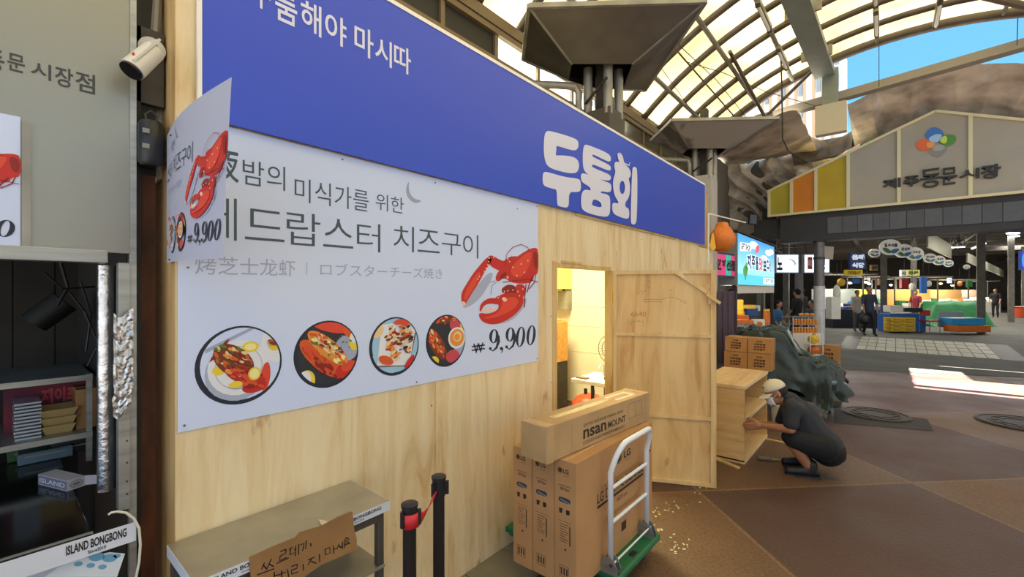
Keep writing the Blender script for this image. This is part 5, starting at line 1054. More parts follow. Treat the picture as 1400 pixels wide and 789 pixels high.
def hand(w_, tgt, side):
    """palm with four unequal bent fingers and a thumb leaving its side"""
    d = (tgt-w_).normalized(); s = mN*side; u = d.cross(s).normalized();  u = u if u.z > 0 else -u
    c = [(w_, .024, w_+d*.03, .026, 0)]; pal = w_+d*.05
    for k in range(4):
        o_ = (k-1.5)*.019; b0 = w_+d*.045+u*o_*.9; c.append((w_+d*.01+u*o_*.5, .017, b0+d*.04, .0125, 0))
        L = (.040, .046, .043, .033)[3-k]; k1 = b0+d*.06; k2 = k1+(d*.97-s*.1+u*.04*(k-1.5)).normalized()*L*.55; k3 = k2+(d*.9-s*.32).normalized()*L*.5
        c += [(b0+d*.035, .0105, k1, .0095, 0), (k1, .0095, k2, .0088, 0), (k2, .0088, k3, .0078, 0)]
    tb_ = w_+d*.025+u*.022; t1 = tb_+(d*.6+u*.75).normalized()*.032; t2_ = t1+(d*.95+u*.2-s*.2).normalized()*.028
    c += [(tb_, .015, t1, .0115, 0), (t1, .011, t2_, .009, 0)]
    return c
body = [(neck, .056, hc+V((.03, .01, -.06)), .05, 0), (neck, .07, chest, .125, 1), (chest, .125, belly, .125, 1), (belly, .125, pel, .13, 1), (sN, .055, chest, .10, 1), (sF, .055, chest, .10, 1), (sN, .05, sF, .05, 1), (neck, .05, sN, .045, 1), (neck, .05, sF, .045, 1),
        (sN, .052, eN, .040, 0), (eN, .040, wN, .025, 0), (sF, .052, eF, .040, 0), (eF, .040, wF, .025, 0),
        (hN, .10, kN, .062, 2), (hF, .10, kF, .062, 2), (kN, .058, kN*.55+aN*.45, .052, 0), (kN*.55+aN*.45, .052, aN, .036, 0), (kF, .058, kF*.55+aF*.45, .052, 0), (kF*.55+aF*.45, .052, aF, .036, 0)]
toe = mD*.15
for a_ in (aN, aF): g = V((a_.x, a_.y, .05)); body += [(a_, .036, g, .036, 0), (g, .030, g+toe*.6-V((0, 0, .01)), .020, 0)]
# head: skull, jaw, nose, ears
Rh = Matrix.Rotation(0, 3, 'Z'); fd = (mD*.9+V((0, 0, -.42))).normalized(); up_ = (V((0, 0, 1))*.9+mD*.42).normalized(); sd_ = fd.cross(up_).normalized()
Rh = Matrix((fd, sd_, up_)).transposed()
body += [('e', hc+up_*.015, (.088, .070, .090), Rh, 0), ('e', hc+fd*.03-up_*.055, (.062, .056, .055), Rh, 0), ('e', hc+fd*.098-up_*.02, (.018, .014, .024), Rh, 0)]
for s in (-1, 1): body.append(('e', hc+sd_*s*.071-up_*.012-fd*.005, (.020, .012, .030), Rh, 0))
body += hand(wN, mp_(1014, 583.5, .03), 1)+hand(wF, mp_(1012, 580, -.04), -1)
blob('body', body, [skin, shirt_m, shorts_m], t, .0075, 3)
# shirt, shorts, shoes, cap, mask as clothing pieces
shc = [(neck+V((.02, .01, -.01)), .072, chest, .142, 0), (chest, .142, belly, .142, 0), (belly, .142, pel-V((-.01, 0, 0)), .145, 0), (sN, .068, chest, .115, 0), (sF, .068, chest, .115, 0), (sN, .066, sF, .066, 0), (sN, .066, sN*.25+eN*.75, .062, 0), (sF, .066, sF*.3+eF*.7, .06, 0)]
blob('shirt', shc, shirt_m, t, .01, 4)
m = MB(); m.tube([neck+V((.03*math.cos(a), .07*math.sin(a), .015*math.cos(a)+.028)) for a in [k/14*6.2832 for k in range(15)]], .013, 8); m.build('collar', shirt_m, t, smooth=True)
tail = pel+V((.11, .05, -.08)); blob('shorts', [(pel, .142, pel+V((.03, 0, -.03)), .135, 0), (hN, .122, kN*.85+hN*.15, .088, 0), (hF, .122, kF*.85+hF*.15, .088, 0), (hN, .10, tail, .05, 0), (hF, .10, tail, .05, 0)], shorts_m, t, .01, 4)
blk = M('shoe_black', '15151A', .5); 
for i, a_ in enumerate((aN, aF)):
    g = V((a_.x, a_.y, .0))-mD*.02; f = mD
    m = [(g+V((0, 0, .045)), .042, g+f*.17+V((0, 0, .036)), .036, 0), (g+V((0, 0, .05)), .045, g+V((0, 0, .11)), .044, 0), (g+f*.05+V((0, 0, .05)), .043, g+f*.12+V((0, 0, .04)), .041, 0), (g-f*.03+V((0, 0, .045)), .036, g+f*.02+V((0, 0, .07)), .042, 0)]
    blob('shoe', m, blk, t, .007, 3)
    m = MB(); S = [(g-f*.065+mN*.028), (g+f*.10+mN*.044), (g+f*.19+mN*.022), (g+f*.195-mN*.018), (g+f*.10-mN*.042), (g-f*.065-mN*.028)]
    S = [V((p.x, p.y, 0)) for p in S]; k = 6; m.add([p for p in S]+[p+V((0, 0, .018)) for p in S], [tuple(range(k)), tuple(range(k, 2*k))[::-1]]+[(j, j+k, (j+1) % k+k, (j+1) % k) for j in range(k)]); m.build('shoe_sole', M('sole_dark', '232327', .7), t)
capm = M('cap_cream', 'D8CCB0', .75, var=.08); cc_ = hc+up_*.035
m = MB(); nseg = 24; vs = []
for i in range(9):
    a = i/8*1.62; 
    for k in range(nseg): b_ = k/nseg*6.2832; vs.append(cc_+fd*(.096*math.sin(a)*math.cos(b_))+sd_*(.079*math.sin(a)*math.sin(b_))+up_*(.084*math.cos(a)))
m.add(vs, [(i*nseg+k, i*nseg+(k+1) % nseg, (i+1)*nseg+(k+1) % nseg, (i+1)*nseg+k) for i in range(8) for k in range(nseg)]); c = m.build('cap', capm, t, smooth=True, solid=.003)
def br(u, v): a = (u-.5)*2.3; r = 1+.0*v; return cc_+fd*(.090*math.cos(a)+v*.072*math.cos(a*.8))+sd_*(.075*math.sin(a)*(1+.05*v))-up_*(.012+.028*v+.016*(1-math.cos(a)))
m = MB(); m.grid(14, 5, br); m.build('cap_brim', capm, c, smooth=True, solid=.003)
m = MB(); m.ell(cc_+up_*.086, .007, 8, 6); m.build('cap_button', capm, c); m = MB(); m.obox(cc_+fd*.082+up_*.045-sd_*0+mN*.03, (.02, .02, .012), Rh); m.build('cap_mark', M('cap_mark_dark', '5A5A4E', .6), c)
m = MB(); vs = []
def mk(u, v): a = (u-.5)*2.5; h_ = (v-.5)*.095; return hc+fd*(.030+.078*math.cos(a)*(1-.25*(2*v-1)**2))+sd_*(.071*math.sin(a))+up_*(-.052+h_*(1-.25*abs(u-.5)*2))
m.grid(14, 8, mk); m.build('face_mask', M('mask_white', 'DADCDF', .7), t, smooth=True, solid=.002)
for s in (-1, 1): m = MB(); m.tube([hc+fd*.05+sd_*s*.069-up_*.03, hc+fd*.02+sd_*s*.075-up_*.005, hc-fd*.015+sd_*s*.077-up_*.01], .0018, 5); m.build('mask_loop', M('mask_white', 'DADCDF'), t)
hair = M('hair_dark', '221C1A', .8, var=.3, scale=60); m = MB(); m.ell(hc-fd*.012+up_*.003, (.086, .073, .066), 18, 12, Rh); m.build('hair', hair, t, smooth=True)
for s in (-1, 1):
    m = MB(); m.ell(hc+fd*.078+sd_*s*.029+up_*.006, (.010, .014, .008), 10, 8, Rh); m.build('eye', M('eye_white', 'DEDAD4', .4), t); m = MB(); m.ell(hc+fd*.085+sd_*s*.029+up_*.006, (.004, .006, .006), 8, 6, Rh); m.build('pupil', black, t)
    m = MB(); m.obox(hc+fd*.082+sd_*s*.029+up_*.022, (.008, .028, .005), Rh); m.build('eyebrow', hair, t)
# =================================================================== CARTONS AND TARP-COVERED CART BEHIND
def onyz(px, py, Y): return onY(px, py, Y)
t = thing('low_table', 'low table hidden behind the shelf unit holding the four cartons', 'table', (-1.6, 6.45, 0))
m = MB(); m.box(-1.85, -1.2, 6.25, 6.65, .56, .59); m.build('tabletop', dsteel, t)
for x in (-1.8, -1.25):
    for y in (6.3, 6.6): m = MB(); m.box(x-.02, x+.02, y-.02, y+.02, 0, .56); m.build('leg', dsteel, t)
cb = M('carton_amber', 'B9854E', .75, var=.1, scale=5)
def small_carton(x0, x1, y0, y1, z0, z1, lb, grp=None, txt=True):
    t = thing('packed_carton', lb, 'carton', ((x0+x1)/2, (y0+y1)/2, z0), 0, grp)
    m = MB(); m.box(x0, x1, y0, y1, z0, z1); m.build('box', cb, t, bevel=.003)
    m = MB(); m.box(x0, x1, (y0+y1)/2-.02, (y0+y1)/2+.02, z1, z1+.001); m.build('tape', ptape, t)
    if txt:
        f = frame(((x0+x1)/2, y0-.001, z0), (1, 0, 0), (0, 0, 1)); m = MB(); h_ = z1-z0; w_ = (x1-x0)
        put_text(m, f, '한라봉', -.12*w_, .12*w_, h_*.74, h_*.84, 0, .05)
        for k in range(3): put_text(m, f, ('제주감귤', '농협유통', '한라봉차')[k], -.24*w_, .24*w_, h_*(.54-.17*k), h_*(.66-.17*k), 0, .06)
        m.build('print', prt, t)
wL = onY(990, 500, 6.3).x; wR = onY(1055, 500, 6.3).x; wM = (wL+wR)/2; zb_ = .592; zm = onY(1022, 482, 6.3).z; zt_ = onY(1022, 462, 6.3).z
for i, (x0, x1, z0, z1, lb) in enumerate(((wL, wM-.004, zb_, zm-.004, 'amber carton with black print, bottom left of the block of four'), (wM+.004, wR, zb_, zm-.004, 'amber carton with black print, bottom right of the block of four'),
      (wL+.01, wM-.002, zm, zt_, 'amber carton with black print, top left of the block of four'), (wM+.006, wR+.004, zm, zt_, 'amber carton with black print, top right of the block of four'))): small_carton(x0, x1, 6.3, 6.6, z0, z1, lb, 'four stacked amber cartons')
trp = M('tarp_dark_green', '2C3A36', .38, var=.35, scale=3, bump=.3, bscale=14, spec=.6); trg = M('tarp_green_band', '25493A', .45, var=.2)
t = thing('covered_cart', 'wheeled market cart under a draped dark green tarpaulin behind the squatting man', 'cart', (-.85, 6.9, 0))
ccx, ccy = -1.04, 6.98; ax_ = V((.86, .10, 0)).normalized(); ay_ = V((-ax_.y, ax_.x, 0))
def tarp(u, v):
    th = u*6.2832; r = v
    ex = abs(math.cos(th))**.6*math.copysign(1, math.cos(th)); ey = abs(math.sin(th))**.6*math.copysign(1, math.sin(th))
    x = .60*ex*min(r*1.25, 1); y = .44*ey*min(r*1.25, 1)
    top = 1.02 if x < .0 else (1.02-x*1.9 if x < .17 else .70-(x-.17)*.3)
    top += .05*abs(math.sin(x*11+y*7+2*noise.noise(V((x*3, y*3, 9)))))**.7*(1 if x > -.3 else .5)+.05*noise.noise(V((x*3, y*3, 1)))+.09*abs(noise.noise(V((x*5+y*2, y*2, 7))))+.035*abs(noise.noise(V((x*14+y*6, y*11, 3))))
    if r < .8: z = top
    else:
        q = (r-.8)/.2; hem = .28+.10*math.sin(th*3+1)+.05*math.sin(th*7); z = top*(1-q)+hem*q; k = 1+q*(.10+.08*math.sin(th*13+2*q+3*noise.noise(V((x*4, y*4, q*3))))+.05*math.sin(th*27+1.3+3*q))+.03*noise.noise(V((x*9, y*9, z*9))); x *= k; y *= k
    p = V((ccx, ccy, 0))+ax_*x+ay_*y; return V((p.x, p.y, z))
m = MB(); m.grid(220, 60, tarp); m.build('tarpaulin', trp, t, smooth=True)
m = MB(); m.grid(20, 3, lambda u, v: (lambda q: q+V((0, 0, .014)))(tarp(.60+.30*u, .62+.09*v+.03*math.sin(u*7)))); m.build('green_band', trg, t, smooth=True, solid=.004)
m = MB(); m.box(-1.4, -.42, 6.6, 7.3, .22, .27); m.build('cart_frame', dsteel, t)
for x, y in ((-1.3, 6.7), (-.56, 6.62), (-1.3, 7.2), (-.55, 7.15)):
    m = MB(); m.tube([(x, y, .24), (x+.01, y-.01, .16), (x-.02, y, .12)], .016, 8); c = m.build('caster_fork', galv, t); m = MB(); m.cyl((x-.035, y-.02, .066), (x-.005, y-.02, .066), .066, n=20); m.build('wheel', M('rubber_grey', '4A4844', .6), c); m = MB(); m.cyl((x-.04, y-.02, .066), (x-.0, y-.02, .066), .03, n=16); m.build('wheel_hub', galv, c)
m = MB(); q = onY(1140, 520, 6.75); m.ell(q+V((-.02, 0, -.02)), (.06, .12, .05), 14, 10); m.build('rolled_sheet', M('plastic_blue_grey', '71808A', .3, var=.3, bump=.4, bscale=12), t, smooth=True)
t = thing('white_bucket', 'white plastic bucket standing between the shelf unit and the covered cart', 'bucket', (-.93, 6.0, 0)); m = MB(); m.lathe([(0, 0), (.10, 0), (.12, .26), (.126, .26), (.126, .28), (.115, .28), (.1, .02), (0, .02)], (-.93, 6.0, 0), 22); m.build('pail', M('bucket_white', 'C9C6BC', .5), t, smooth=True, auto=True); m = MB(); m.tube([(-.93+.125*math.cos(a), 6.0-.02, .26-.08*math.sin(a)) for a in [k/10*3.1416 for k in range(11)]], .003, 5); m.build('bail_handle', steel, t)
# =================================================================== FIGURES IN THE DISTANCE
def figure(x, y, head, H_, cols, lb, pose='stand', bag=False, z=0., female=False, apron=None, lean=0.):
    """cols: skin, top, bottom, shoe; heading = direction faced"""
    t = thing('person', lb, 'person', (x, y, z)); f = V((math.cos(head), math.sin(head), 0)); s = V((-f.y, f.x, 0)); o = V((x, y, z)); U = V((0, 0, 1)); h = H_
    P = lambda a, b_, c: o+f*a*h+s*b_*h+U*c*h
    sk = M('far_skin', 'A9785A', .6); ms = [sk, M('far_'+cols[0], cols[0], .8), M('far_'+cols[1], cols[1], .8), M('far_shoe', '1C1A1A', .6)]
    dz = 0 if pose != 'sit' else -.0
    L = lean
    if pose == 'sit':
        hips, kn, an = [(-.0, q*.05, .30) for q in (1, -1)], [(.20, q*.07, .33) for q in (1, -1)], [(.18, q*.07, .04) for q in (1, -1)]; tz = .30
    else:
        st = .10 if pose == 'walk' else .0
        hips = [(0, .05, .52), (0, -.05, .52)]; kn = [(.04+st*.5, .055, .28), (.02-st*.3, -.055, .28)]; an = [(st, .055, .05), (-st, -.055, .05)]; tz = .52
    c = []
    for i in range(2):
        c += [(P(*hips[i]), .052*h, P(*kn[i]), .036*h, 2), (P(*kn[i]), .036*h, P(*an[i]), .026*h, 2), (P(*an[i]), .026*h, P(an[i][0]+.07, an[i][1]*1.15, .025), .022*h, 3)]
    sh = tz+.30; c += [(P(0, 0, tz), .088*h, P(L*.4, 0, tz+.14), .084*h, 1), (P(L*.4, 0, tz+.14), .084*h, P(L*.8, 0, sh-.05), .088*h, 1), (P(L*.8, -.085, sh), .036*h, P(L*.8, .085, sh), .036*h, 1), (P(L*.9, 0, sh), .03*h, P(L+.01, 0, sh+.07), .03*h, 0)]
    for q in (1, -1):
        e_ = (L*.8+(.02 if q > 0 else .05), q*.125, sh-.16); w_ = (e_[0]+(.10 if pose != 'walk' else .04), q*.12, sh-.29 if pose != 'sit' else sh-.2); hd = (w_[0]+.02, q*.115, w_[2]-.045)
        c += [(P(L*.8, q*.10, sh-.005), .034*h, P(*e_), .026*h, 1), (P(*e_), .024*h, P(*w_), .017*h, 0), (P(*w_), .017*h, P(*hd), .016*h, 0)]
        for k in range(4): c.append((P(hd[0]-.008+.006*k, hd[1], hd[2]), .0055*h, P(hd[0]-.012+.009*k, hd[1]-q*.006, hd[2]-.028+.003*abs(k-1.5)), .0045*h, 0))
        c.append((P(hd[0]+.008, hd[1], hd[2]+.01), .006*h, P(hd[0]+.024, hd[1]-q*.004, hd[2]-.012), .005*h, 0))
        if q > 0: hand_l = P(*hd)
        else: hand_r = P(*hd)
    hc_ = P(L+.015, 0, sh+.125); R_ = rotz(head); c += [('e', hc_, (.056*h, .045*h, .066*h), R_, 0), ('e', hc_+f*.055*h-U*.005*h, (.01*h, .008*h, .014*h), R_, 0), ('e', hc_+s*.046*h, (.011*h, .006*h, .017*h), R_, 0), ('e', hc_-s*.046*h, (.011*h, .006*h, .017*h), R_, 0)]
    blob('body', c, ms, t, .012, 2)
    hm_ = M('far_hair_'+('grey' if cols[2:] and cols[2] == 'g' else 'black'), '6E6A66' if cols[2:] and cols[2] == 'g' else '17130F', .8)
    m = MB(); m.ell(hc_-f*.010*h+U*.012*h, (.058*h, .050*h, .062*h), 16, 10, R_); m.build('hair', hm_, t, smooth=True)
    for q in (1, -1): m = MB(); m.ell(hc_+f*.050*h+s*q*.019*h+U*.004*h, .006*h, 8, 6); m.build('eye', black, t)
    if apron: m = MB(); m.grid(8, 8, lambda u, v: P(.062*(1-.5*(2*u-1)**2)+.035+L*.4*v, (u-.5)*.15, .26+.42*v)); m.build('apron', M('far_'+apron, apron, .8), t, smooth=True, solid=.004)
    return t, hand_r, hand_l
def gp_(px, py): return onZ(px, py, 0)
q = gp_(1188, 459); t, hr, hl = figure(q.x, q.y, math.atan2(-.76, .3), 1.74, ('2C3444', '1D1F26', 'g'), 'older man in dark jacket and trousers walking out of the market with a bag', 'walk')
bgm = M('bag_black_plastic', '141518', .4, bump=.3); tb_ = thing('plastic_bag', 'black plastic bag hanging from the walking man\'s hand', 'bag', hr-V((0, 0, .4)))
tgt = hr
m = MB(); m.lathe([(0, 0), (.13, .01), (.17, .12), (.13, .26), (.04, .36), (.02, .40)], hr-V((0, 0, .42)), 14); m.build('body', bgm, tb_, smooth=True); m = MB(); m.tube([hr-V((.03, 0, .04)), hr-V((.0, 0, -.0)), hr-V((-.03, 0, .04))], .008, 5); m.build('handles', bgm, tb_)
q = dep(1172, 398, 17.6); figure(q.x, q.y, math.atan2(-.76, .3), 1.62, ('A9A59C', '4A4A4E'), 'person in pale top partly hidden behind the walking older man')
q = dep(1361, 398, 26.5); figure(q.x, q.y, math.atan2(-.9, -.3), 1.72, ('16171A', '1B1B1E'), 'bare-armed person all in black standing in the open aisle at the right')
q = dep(1088, 398, 12.6); figure(q.x, q.y, math.atan2(.3, -.9), 1.64, ('1F2024', '22242A'), 'person in black shirt standing among the stalls under the white signs', lean=-.03)
q = dep(1056, 398, 10.6); figure(q.x, q.y, math.atan2(-.4, .9), 1.36, ('2F5E8C', '2A2B40'), 'vendor in blue and purple vest bending beside the gift shop counter', lean=.10)
q = dep(1110, 398, 13.2); figure(q.x, q.y, math.atan2(-.8, -.5), 1.68, ('2A4450', '1E2430'), 'person in dark teal top sitting just left of the gate column', 'sit')
q = dep(1097, 398, 14.6); figure(q.x, q.y, math.atan2(.5, -.8), 1.66, ('24242A', '2A2A30'), 'second dark-clothed person seen behind the black-shirted one')
q = dep(1252, 398, 21.); figure(q.x, q.y, math.atan2(-.8, -.3), 1.60, ('7A2028', '20242C'), 'stall keeper with red top standing at the lit fish stalls')
# =================================================================== GIFT SHOP
t = thing('gift_shop_sign', 'bright sky-blue lightbox sign over the gift stall by the banner end', 'sign', (-1.95, 9.7, 1.7))
sgb = bpy.data.materials.new('sign_sky_print'); sgb.use_nodes = True; n = sgb.node_tree; b = n.nodes['Principled BSDF']; q1 = n.nodes.new('ShaderNodeTexCoord'); q2 = n.nodes.new('ShaderNodeSeparateXYZ'); q3 = n.nodes.new('ShaderNodeMapRange'); q4 = n.nodes.new('ShaderNodeValToRGB')
n.links.new(q1.outputs['Generated'], q2.inputs[0]); n.links.new(q2.outputs['Z'], q4.inputs[0]); q4.color_ramp.elements[0].color = (*lin('3FB9D8'), 1); q4.color_ramp.elements[0].position = .2; q4.color_ramp.elements[1].color = (*lin('3F93DC'), 1); e_ = q4.color_ramp.elements.new(.24); e_.color = (*lin('8ED2EE'), 1)
n.links.new(q4.outputs[0], b.inputs['Base Color']); n.links.new(q4.outputs[0], b.inputs['Emission Color']); b.inputs['Emission Strength'].default_value = .55
m = MB(); m.box(-2.2, -1.905, 8.11, 11.26, 1.70, 2.58); m.build('case', M('case_grey', '8B8D90', .5), t, bevel=.004); m = MB(); m.box(-1.905, -1.9, 8.12, 11.25, 1.71, 2.57); m.build('face', sgb, t)
gm_ = lambda a, b_, c=0.: V((-1.899+c, a, b_)); sp_ = lambda px, py: (lambda q: (q.y, q.z))(onX(px, py, -1.899))
SC_ = [M('sgn_navy', '1E2E52', .5, emis=.1), M('sgn_white', 'F4F8FC', .5, emis=.5), M('sgn_red', 'DD3340', .5, emis=.3), M('sgn_green', '4D9A48', .5, emis=.3), M('sgn_pink', 'E8607A', .5, emis=.3), M('sgn_yellow', 'F0D850', .5, emis=.4)]
m = MB()
for (cx, cy, rx, ry) in ((9.3, 2.46, .35, .07), (9.0, 2.42, .2, .05), (10.6, 2.40, .3, .06), (10.9, 2.44, .25, .06), (10.2, 2.27, .3, .05)): m.mat(1).fill(gm_, ellpts(cx, cy, rx, ry), (), .001)
m.mat(1).fill(gm_, [(8.25, 2.28), (9.0, 2.33), (9.0, 2.47), (8.25, 2.43)], (), .002); m.mat(0); put_text(m, gm_, 'GIFT SHOP', 8.3, 8.95, 2.32, 2.43, .004, .03)
x = 8.72
for ch, w_, c in (('제', .31, 0), ('주', .31, 0), ('를', .27, 0), ('맛', .36, 2), ('보', .33, 0), ('다', .33, 0), ('!', .08, 0)): m.mat(1); put_text(m, gm_, ch, x-.02, x+w_+.01, 1.99, 2.27, .004, .10); m.mat(c); put_text(m, gm_, ch, x, x+w_-.02, 2.0, 2.26, .007, .05); x += w_+.02
m.mat(4).fill(gm_, chaikin([(9.35, 2.30), (9.6, 2.34), (9.75, 2.42), (9.6, 2.5), (9.4, 2.44)]), (), .004)
m.mat(3).fill(gm_, ellpts(8.6, 1.95, .16, .10), (), .003); m.fill(gm_, ellpts(8.7, 2.03, .1, .07), (), .003); m.mat(0).fill(gm_, [(8.58, 1.8), (8.64, 1.8), (8.64, 1.93), (8.58, 1.93)], (), .002)
m.mat(1).fill(gm_, [(10.1, 1.745), (11.2, 1.745), (11.2, 1.87), (10.1, 1.87)], (), .003); m.mat(0); put_text(m, gm_, 'TASTE JEJU', 10.15, 11.15, 1.76, 1.855, .005, .03)
m.build('print', SC_, t)
t = thing('stripe_sign', 'small pink and teal striped stall sign left of the sky-blue sign', 'sign', onX(990, 370, -2.0))
a_, b1 = dep(977, 352, 6.9), dep(1006, 343.5, 7.5); c_, d_ = dep(1006, 374.5, 7.5), dep(977, 381, 6.9); a_.z = b1.z = (a_.z+b1.z)/2; c_.z = d_.z = (c_.z+d_.z)/2; rr = (b1-a_).normalized(); f = frame(V((a_.x, a_.y, c_.z)), rr, (0, 0, 1)); W_, H_ = (b1-a_).length, a_.z-c_.z
m = MB(); m.add([f(-.02, -.02, -.06), f(W_+.02, -.02, -.06), f(W_+.02, H_+.02, -.06), f(-.02, H_+.02, -.06), f(-.02, -.02, 0), f(W_+.02, -.02, 0), f(W_+.02, H_+.02, 0), f(-.02, H_+.02, 0)], [(0, 3, 2, 1), (4, 5, 6, 7), (0, 1, 5, 4), (1, 2, 6, 5), (2, 3, 7, 6), (3, 0, 4, 7)]); m.build('case', M('sign_case_navy', '3A3D58', .5), t)
cs = [M('stripe_pink', 'D2417E', .5, emis=.3), M('stripe_teal', '3CB6A4', .5, emis=.3)]
for k in range(8): m = MB(); m.fill(f, [(W_*k/8+.004, .01), (W_*(k+1)/8-.004, .01), (W_*(k+1)/8-.004, H_-.01), (W_*k/8+.004, H_-.01)], (), .004); m.build('stripe', cs[(1, 0, 0, 0, 1, 1, 0, 0)[k]], t)
m = MB(); put_text(m, f, '한과선물', W_*.08, W_*.95, H_*.25, H_*.75, .008, .06); m.build('lettering', ink, t)
# stall body, curtain, goods
cur = M('curtain_purple_grey', '5A4A5A', .85, var=.2); t = thing('curtain', 'dull purple curtain hanging behind the plywood door edge', 'curtain', (-1.95, 7.3, .1))
m = MB(); A_, B_ = dep(980, 398, 6.7), dep(1008, 398, 7.6)
m.grid(60, 4, lambda u, v: V((A_.x*(1-u)+B_.x*u, A_.y*(1-u)+B_.y*u, .1+1.5*v))+V((.6, -.8, 0))*(.025*math.sin(u*48)+.012*math.sin(u*21+v))); m.build('cloth', cur, t, smooth=True)
t = thing('gift_stall', 'open gift stall with white ruffled valance and stepped product shelves', 'stall', (-2.3, 9.9, 0))
whs = M('stall_white', 'D9D6CC', .6)
m = MB(); m.box(-2.55, -1.95, 8.2, 11.4, .0, .72); m.build('counter', M('stall_counter_dark', '47403A', .6, var=.2), t); m = MB(); m.box(-2.7, -2.55, 8.2, 11.4, 0, 1.0); m.build('back_step', whs, t)
m = MB(); m.grid(50, 3, lambda u, v: V((-1.93+.02*math.sin(u*90), 8.2+3.1*u, 1.70-.14*v))); m.build('valance', whs, t, smooth=True)
for y in (8.15, 10.4, 11.4): m = MB(); m.box(-2.0, -1.95, y, y+.06, 0, 1.7); m.build('post', M('stall_post_dark', '33302C'), t)
m = MB(); m.box(-3.3, -1.9, 8.1, 11.5, 2.6, 2.63); m.build('roof_board', dsteel, t)
def lamp(p, lb, energy=20, col=(1, .9, .75), r=.05, mat=None, cat='lamp', grp=None):
    t = thing('pendant_lamp', lb, cat, p, 0, grp); p = V(p); m = MB(); m.ell(p, (r, r, r*.8), 10, 8); m.build('bulb', mat or lw, t, smooth=True); m = MB(); m.lathe([(r*1.1, 0), (r*2, -r*.2), (r*1.9, -r*.1), (r*.6, r*1.2), (0, r*1.3)], p+V((0, 0, r*.4)), 14); m.build('shade', dsteel, t, smooth=True); m = MB(); m.cyl(p+V((0, 0, r)), p+V((0, 0, r+.5)), .006, n=5); m.build('cord', black, t)
    if energy:
        l = bpy.data.lights.new('lamp_light', 'POINT'); l.energy = energy; l.color = col; l.shadow_soft_size = .15; o = bpy.data.objects.new('lamp_light', l); COL.objects.link(o); o.parent = t; o.location = (0, 0, -.2)
lamp((-2.3, 9.3, 1.55), 'small white lamp under the gift stall roof', 18, (1, .95, .85))
YG = {'yellow': M('pack_yellow', 'E6BC2E', .5, var=.2, scale=20), 'orange': M('pack_orange', 'D9752A', .5, var=.25, scale=18), 'white': M('pack_white', 'E4E0D6', .5, var=.08), 'blue': M('pack_blue', '2E5FA8', .5, var=.15), 'brown': M('pack_brown', '8F6A48', .7, var=.2), 'green': M('pack_green', '2E6B3E', .6, var=.2), 'red': M('pack_red', 'B5302C', .5, var=.2), 'grey': M('pack_grey', '9FA3A4', .5, var=.1), 'skyblue': M('pack_skyblue', '2E9AD8', .45, var=.1), 'black': M('pack_black', '232428', .5)}
def pack(name, cat, lb, px, py, t_, w_, d_, h_, c, print_=None, n_=0):
    p = dep(px, py, t_); r_ = V((CT, ST, 0)); R = rotz(TH); t = thing(name, lb, cat, p, 0); m = MB(); m.obox(p+V((0, 0, h_/2)), (w_, d_, h_), R); m.build('body', YG[c], t, bevel=min(.01, h_*.1))
    m = MB(); m.obox(p+V((0, 0, h_+.004)), (w_*.9, d_*.9, .008), R); m.build('top_layer', YG[print_ or c], t); return t, R, p
for a in (('product_box', 'box', 'yellow gift packet leaning at the left end of the stall shelf', 1005, 430, 8.6, .28, .12, .28, 'yellow', 'white'), ('product_box', 'box', 'wide yellow gift packet tray on the stall top shelf', 1016, 422, 8.9, .42, .2, .07, 'yellow', 'orange'),
          ('product_box', 'box', 'orange citrus packets piled on the stall, lower layer', 1012, 443, 8.5, .38, .2, .08, 'orange', 'orange'), ('product_box', 'box', 'orange citrus packets piled on the stall, middle layer', 1009, 437, 8.7, .33, .2, .08, 'orange', 'yellow'), ('product_box', 'box', 'orange citrus packets piled on the stall, upper layer', 1007, 431, 8.9, .25, .2, .08, 'orange', 'orange'),
          ('product_box', 'box', 'brown wooden tray at the front left of the gift stall', 1004, 457, 8.2, .2, .2, .13, 'brown', 'white'), ('product_box', 'box', 'brown wooden tray at the front right of the gift stall', 1032, 457, 8.9, .34, .2, .10, 'brown', 'grey'), ('product_box', 'box', 'dark blue box among the gift stall goods', 1025, 432, 9.6, .25, .2, .18, 'blue', 'white'), ('product_box', 'box', 'white packet on the gift stall beside the dark post', 1030, 425, 9.8, .2, .2, .12, 'white', 'grey')):
    pack(a[0], a[1], a[2], *a[3:])
t, R, p = pack('citrus_gift_box', 'box', 'white gift box with an orange sun print on the gift stall', 1036, 450, 8.8, .22, .12, .19, 'white'); f = frame(p-V((-ST, CT, 0))*.061, (CT, ST, 0), (0, 0, 1)); m = MB(); m.fill(f, ellpts(0, .10, .06, .055), (), .002); m.build('orange_print', YG['orange'], t)
q = dep(1048, 448, 8.9); t = thing('citrus_bag', 'tall orange and yellow snack bag hanging at the gift stall end', 'bag', q); m = MB(); m.obox(q+V((0, 0, .17)), (.14, .05, .30), rotz(TH)); m.build('bag_body', YG['orange'], t, bevel=.02); m = MB(); m.obox(q+V((0, 0, .35)), (.12, .02, .05), rotz(TH)); m.build('bag_top', YG['yellow'], t)
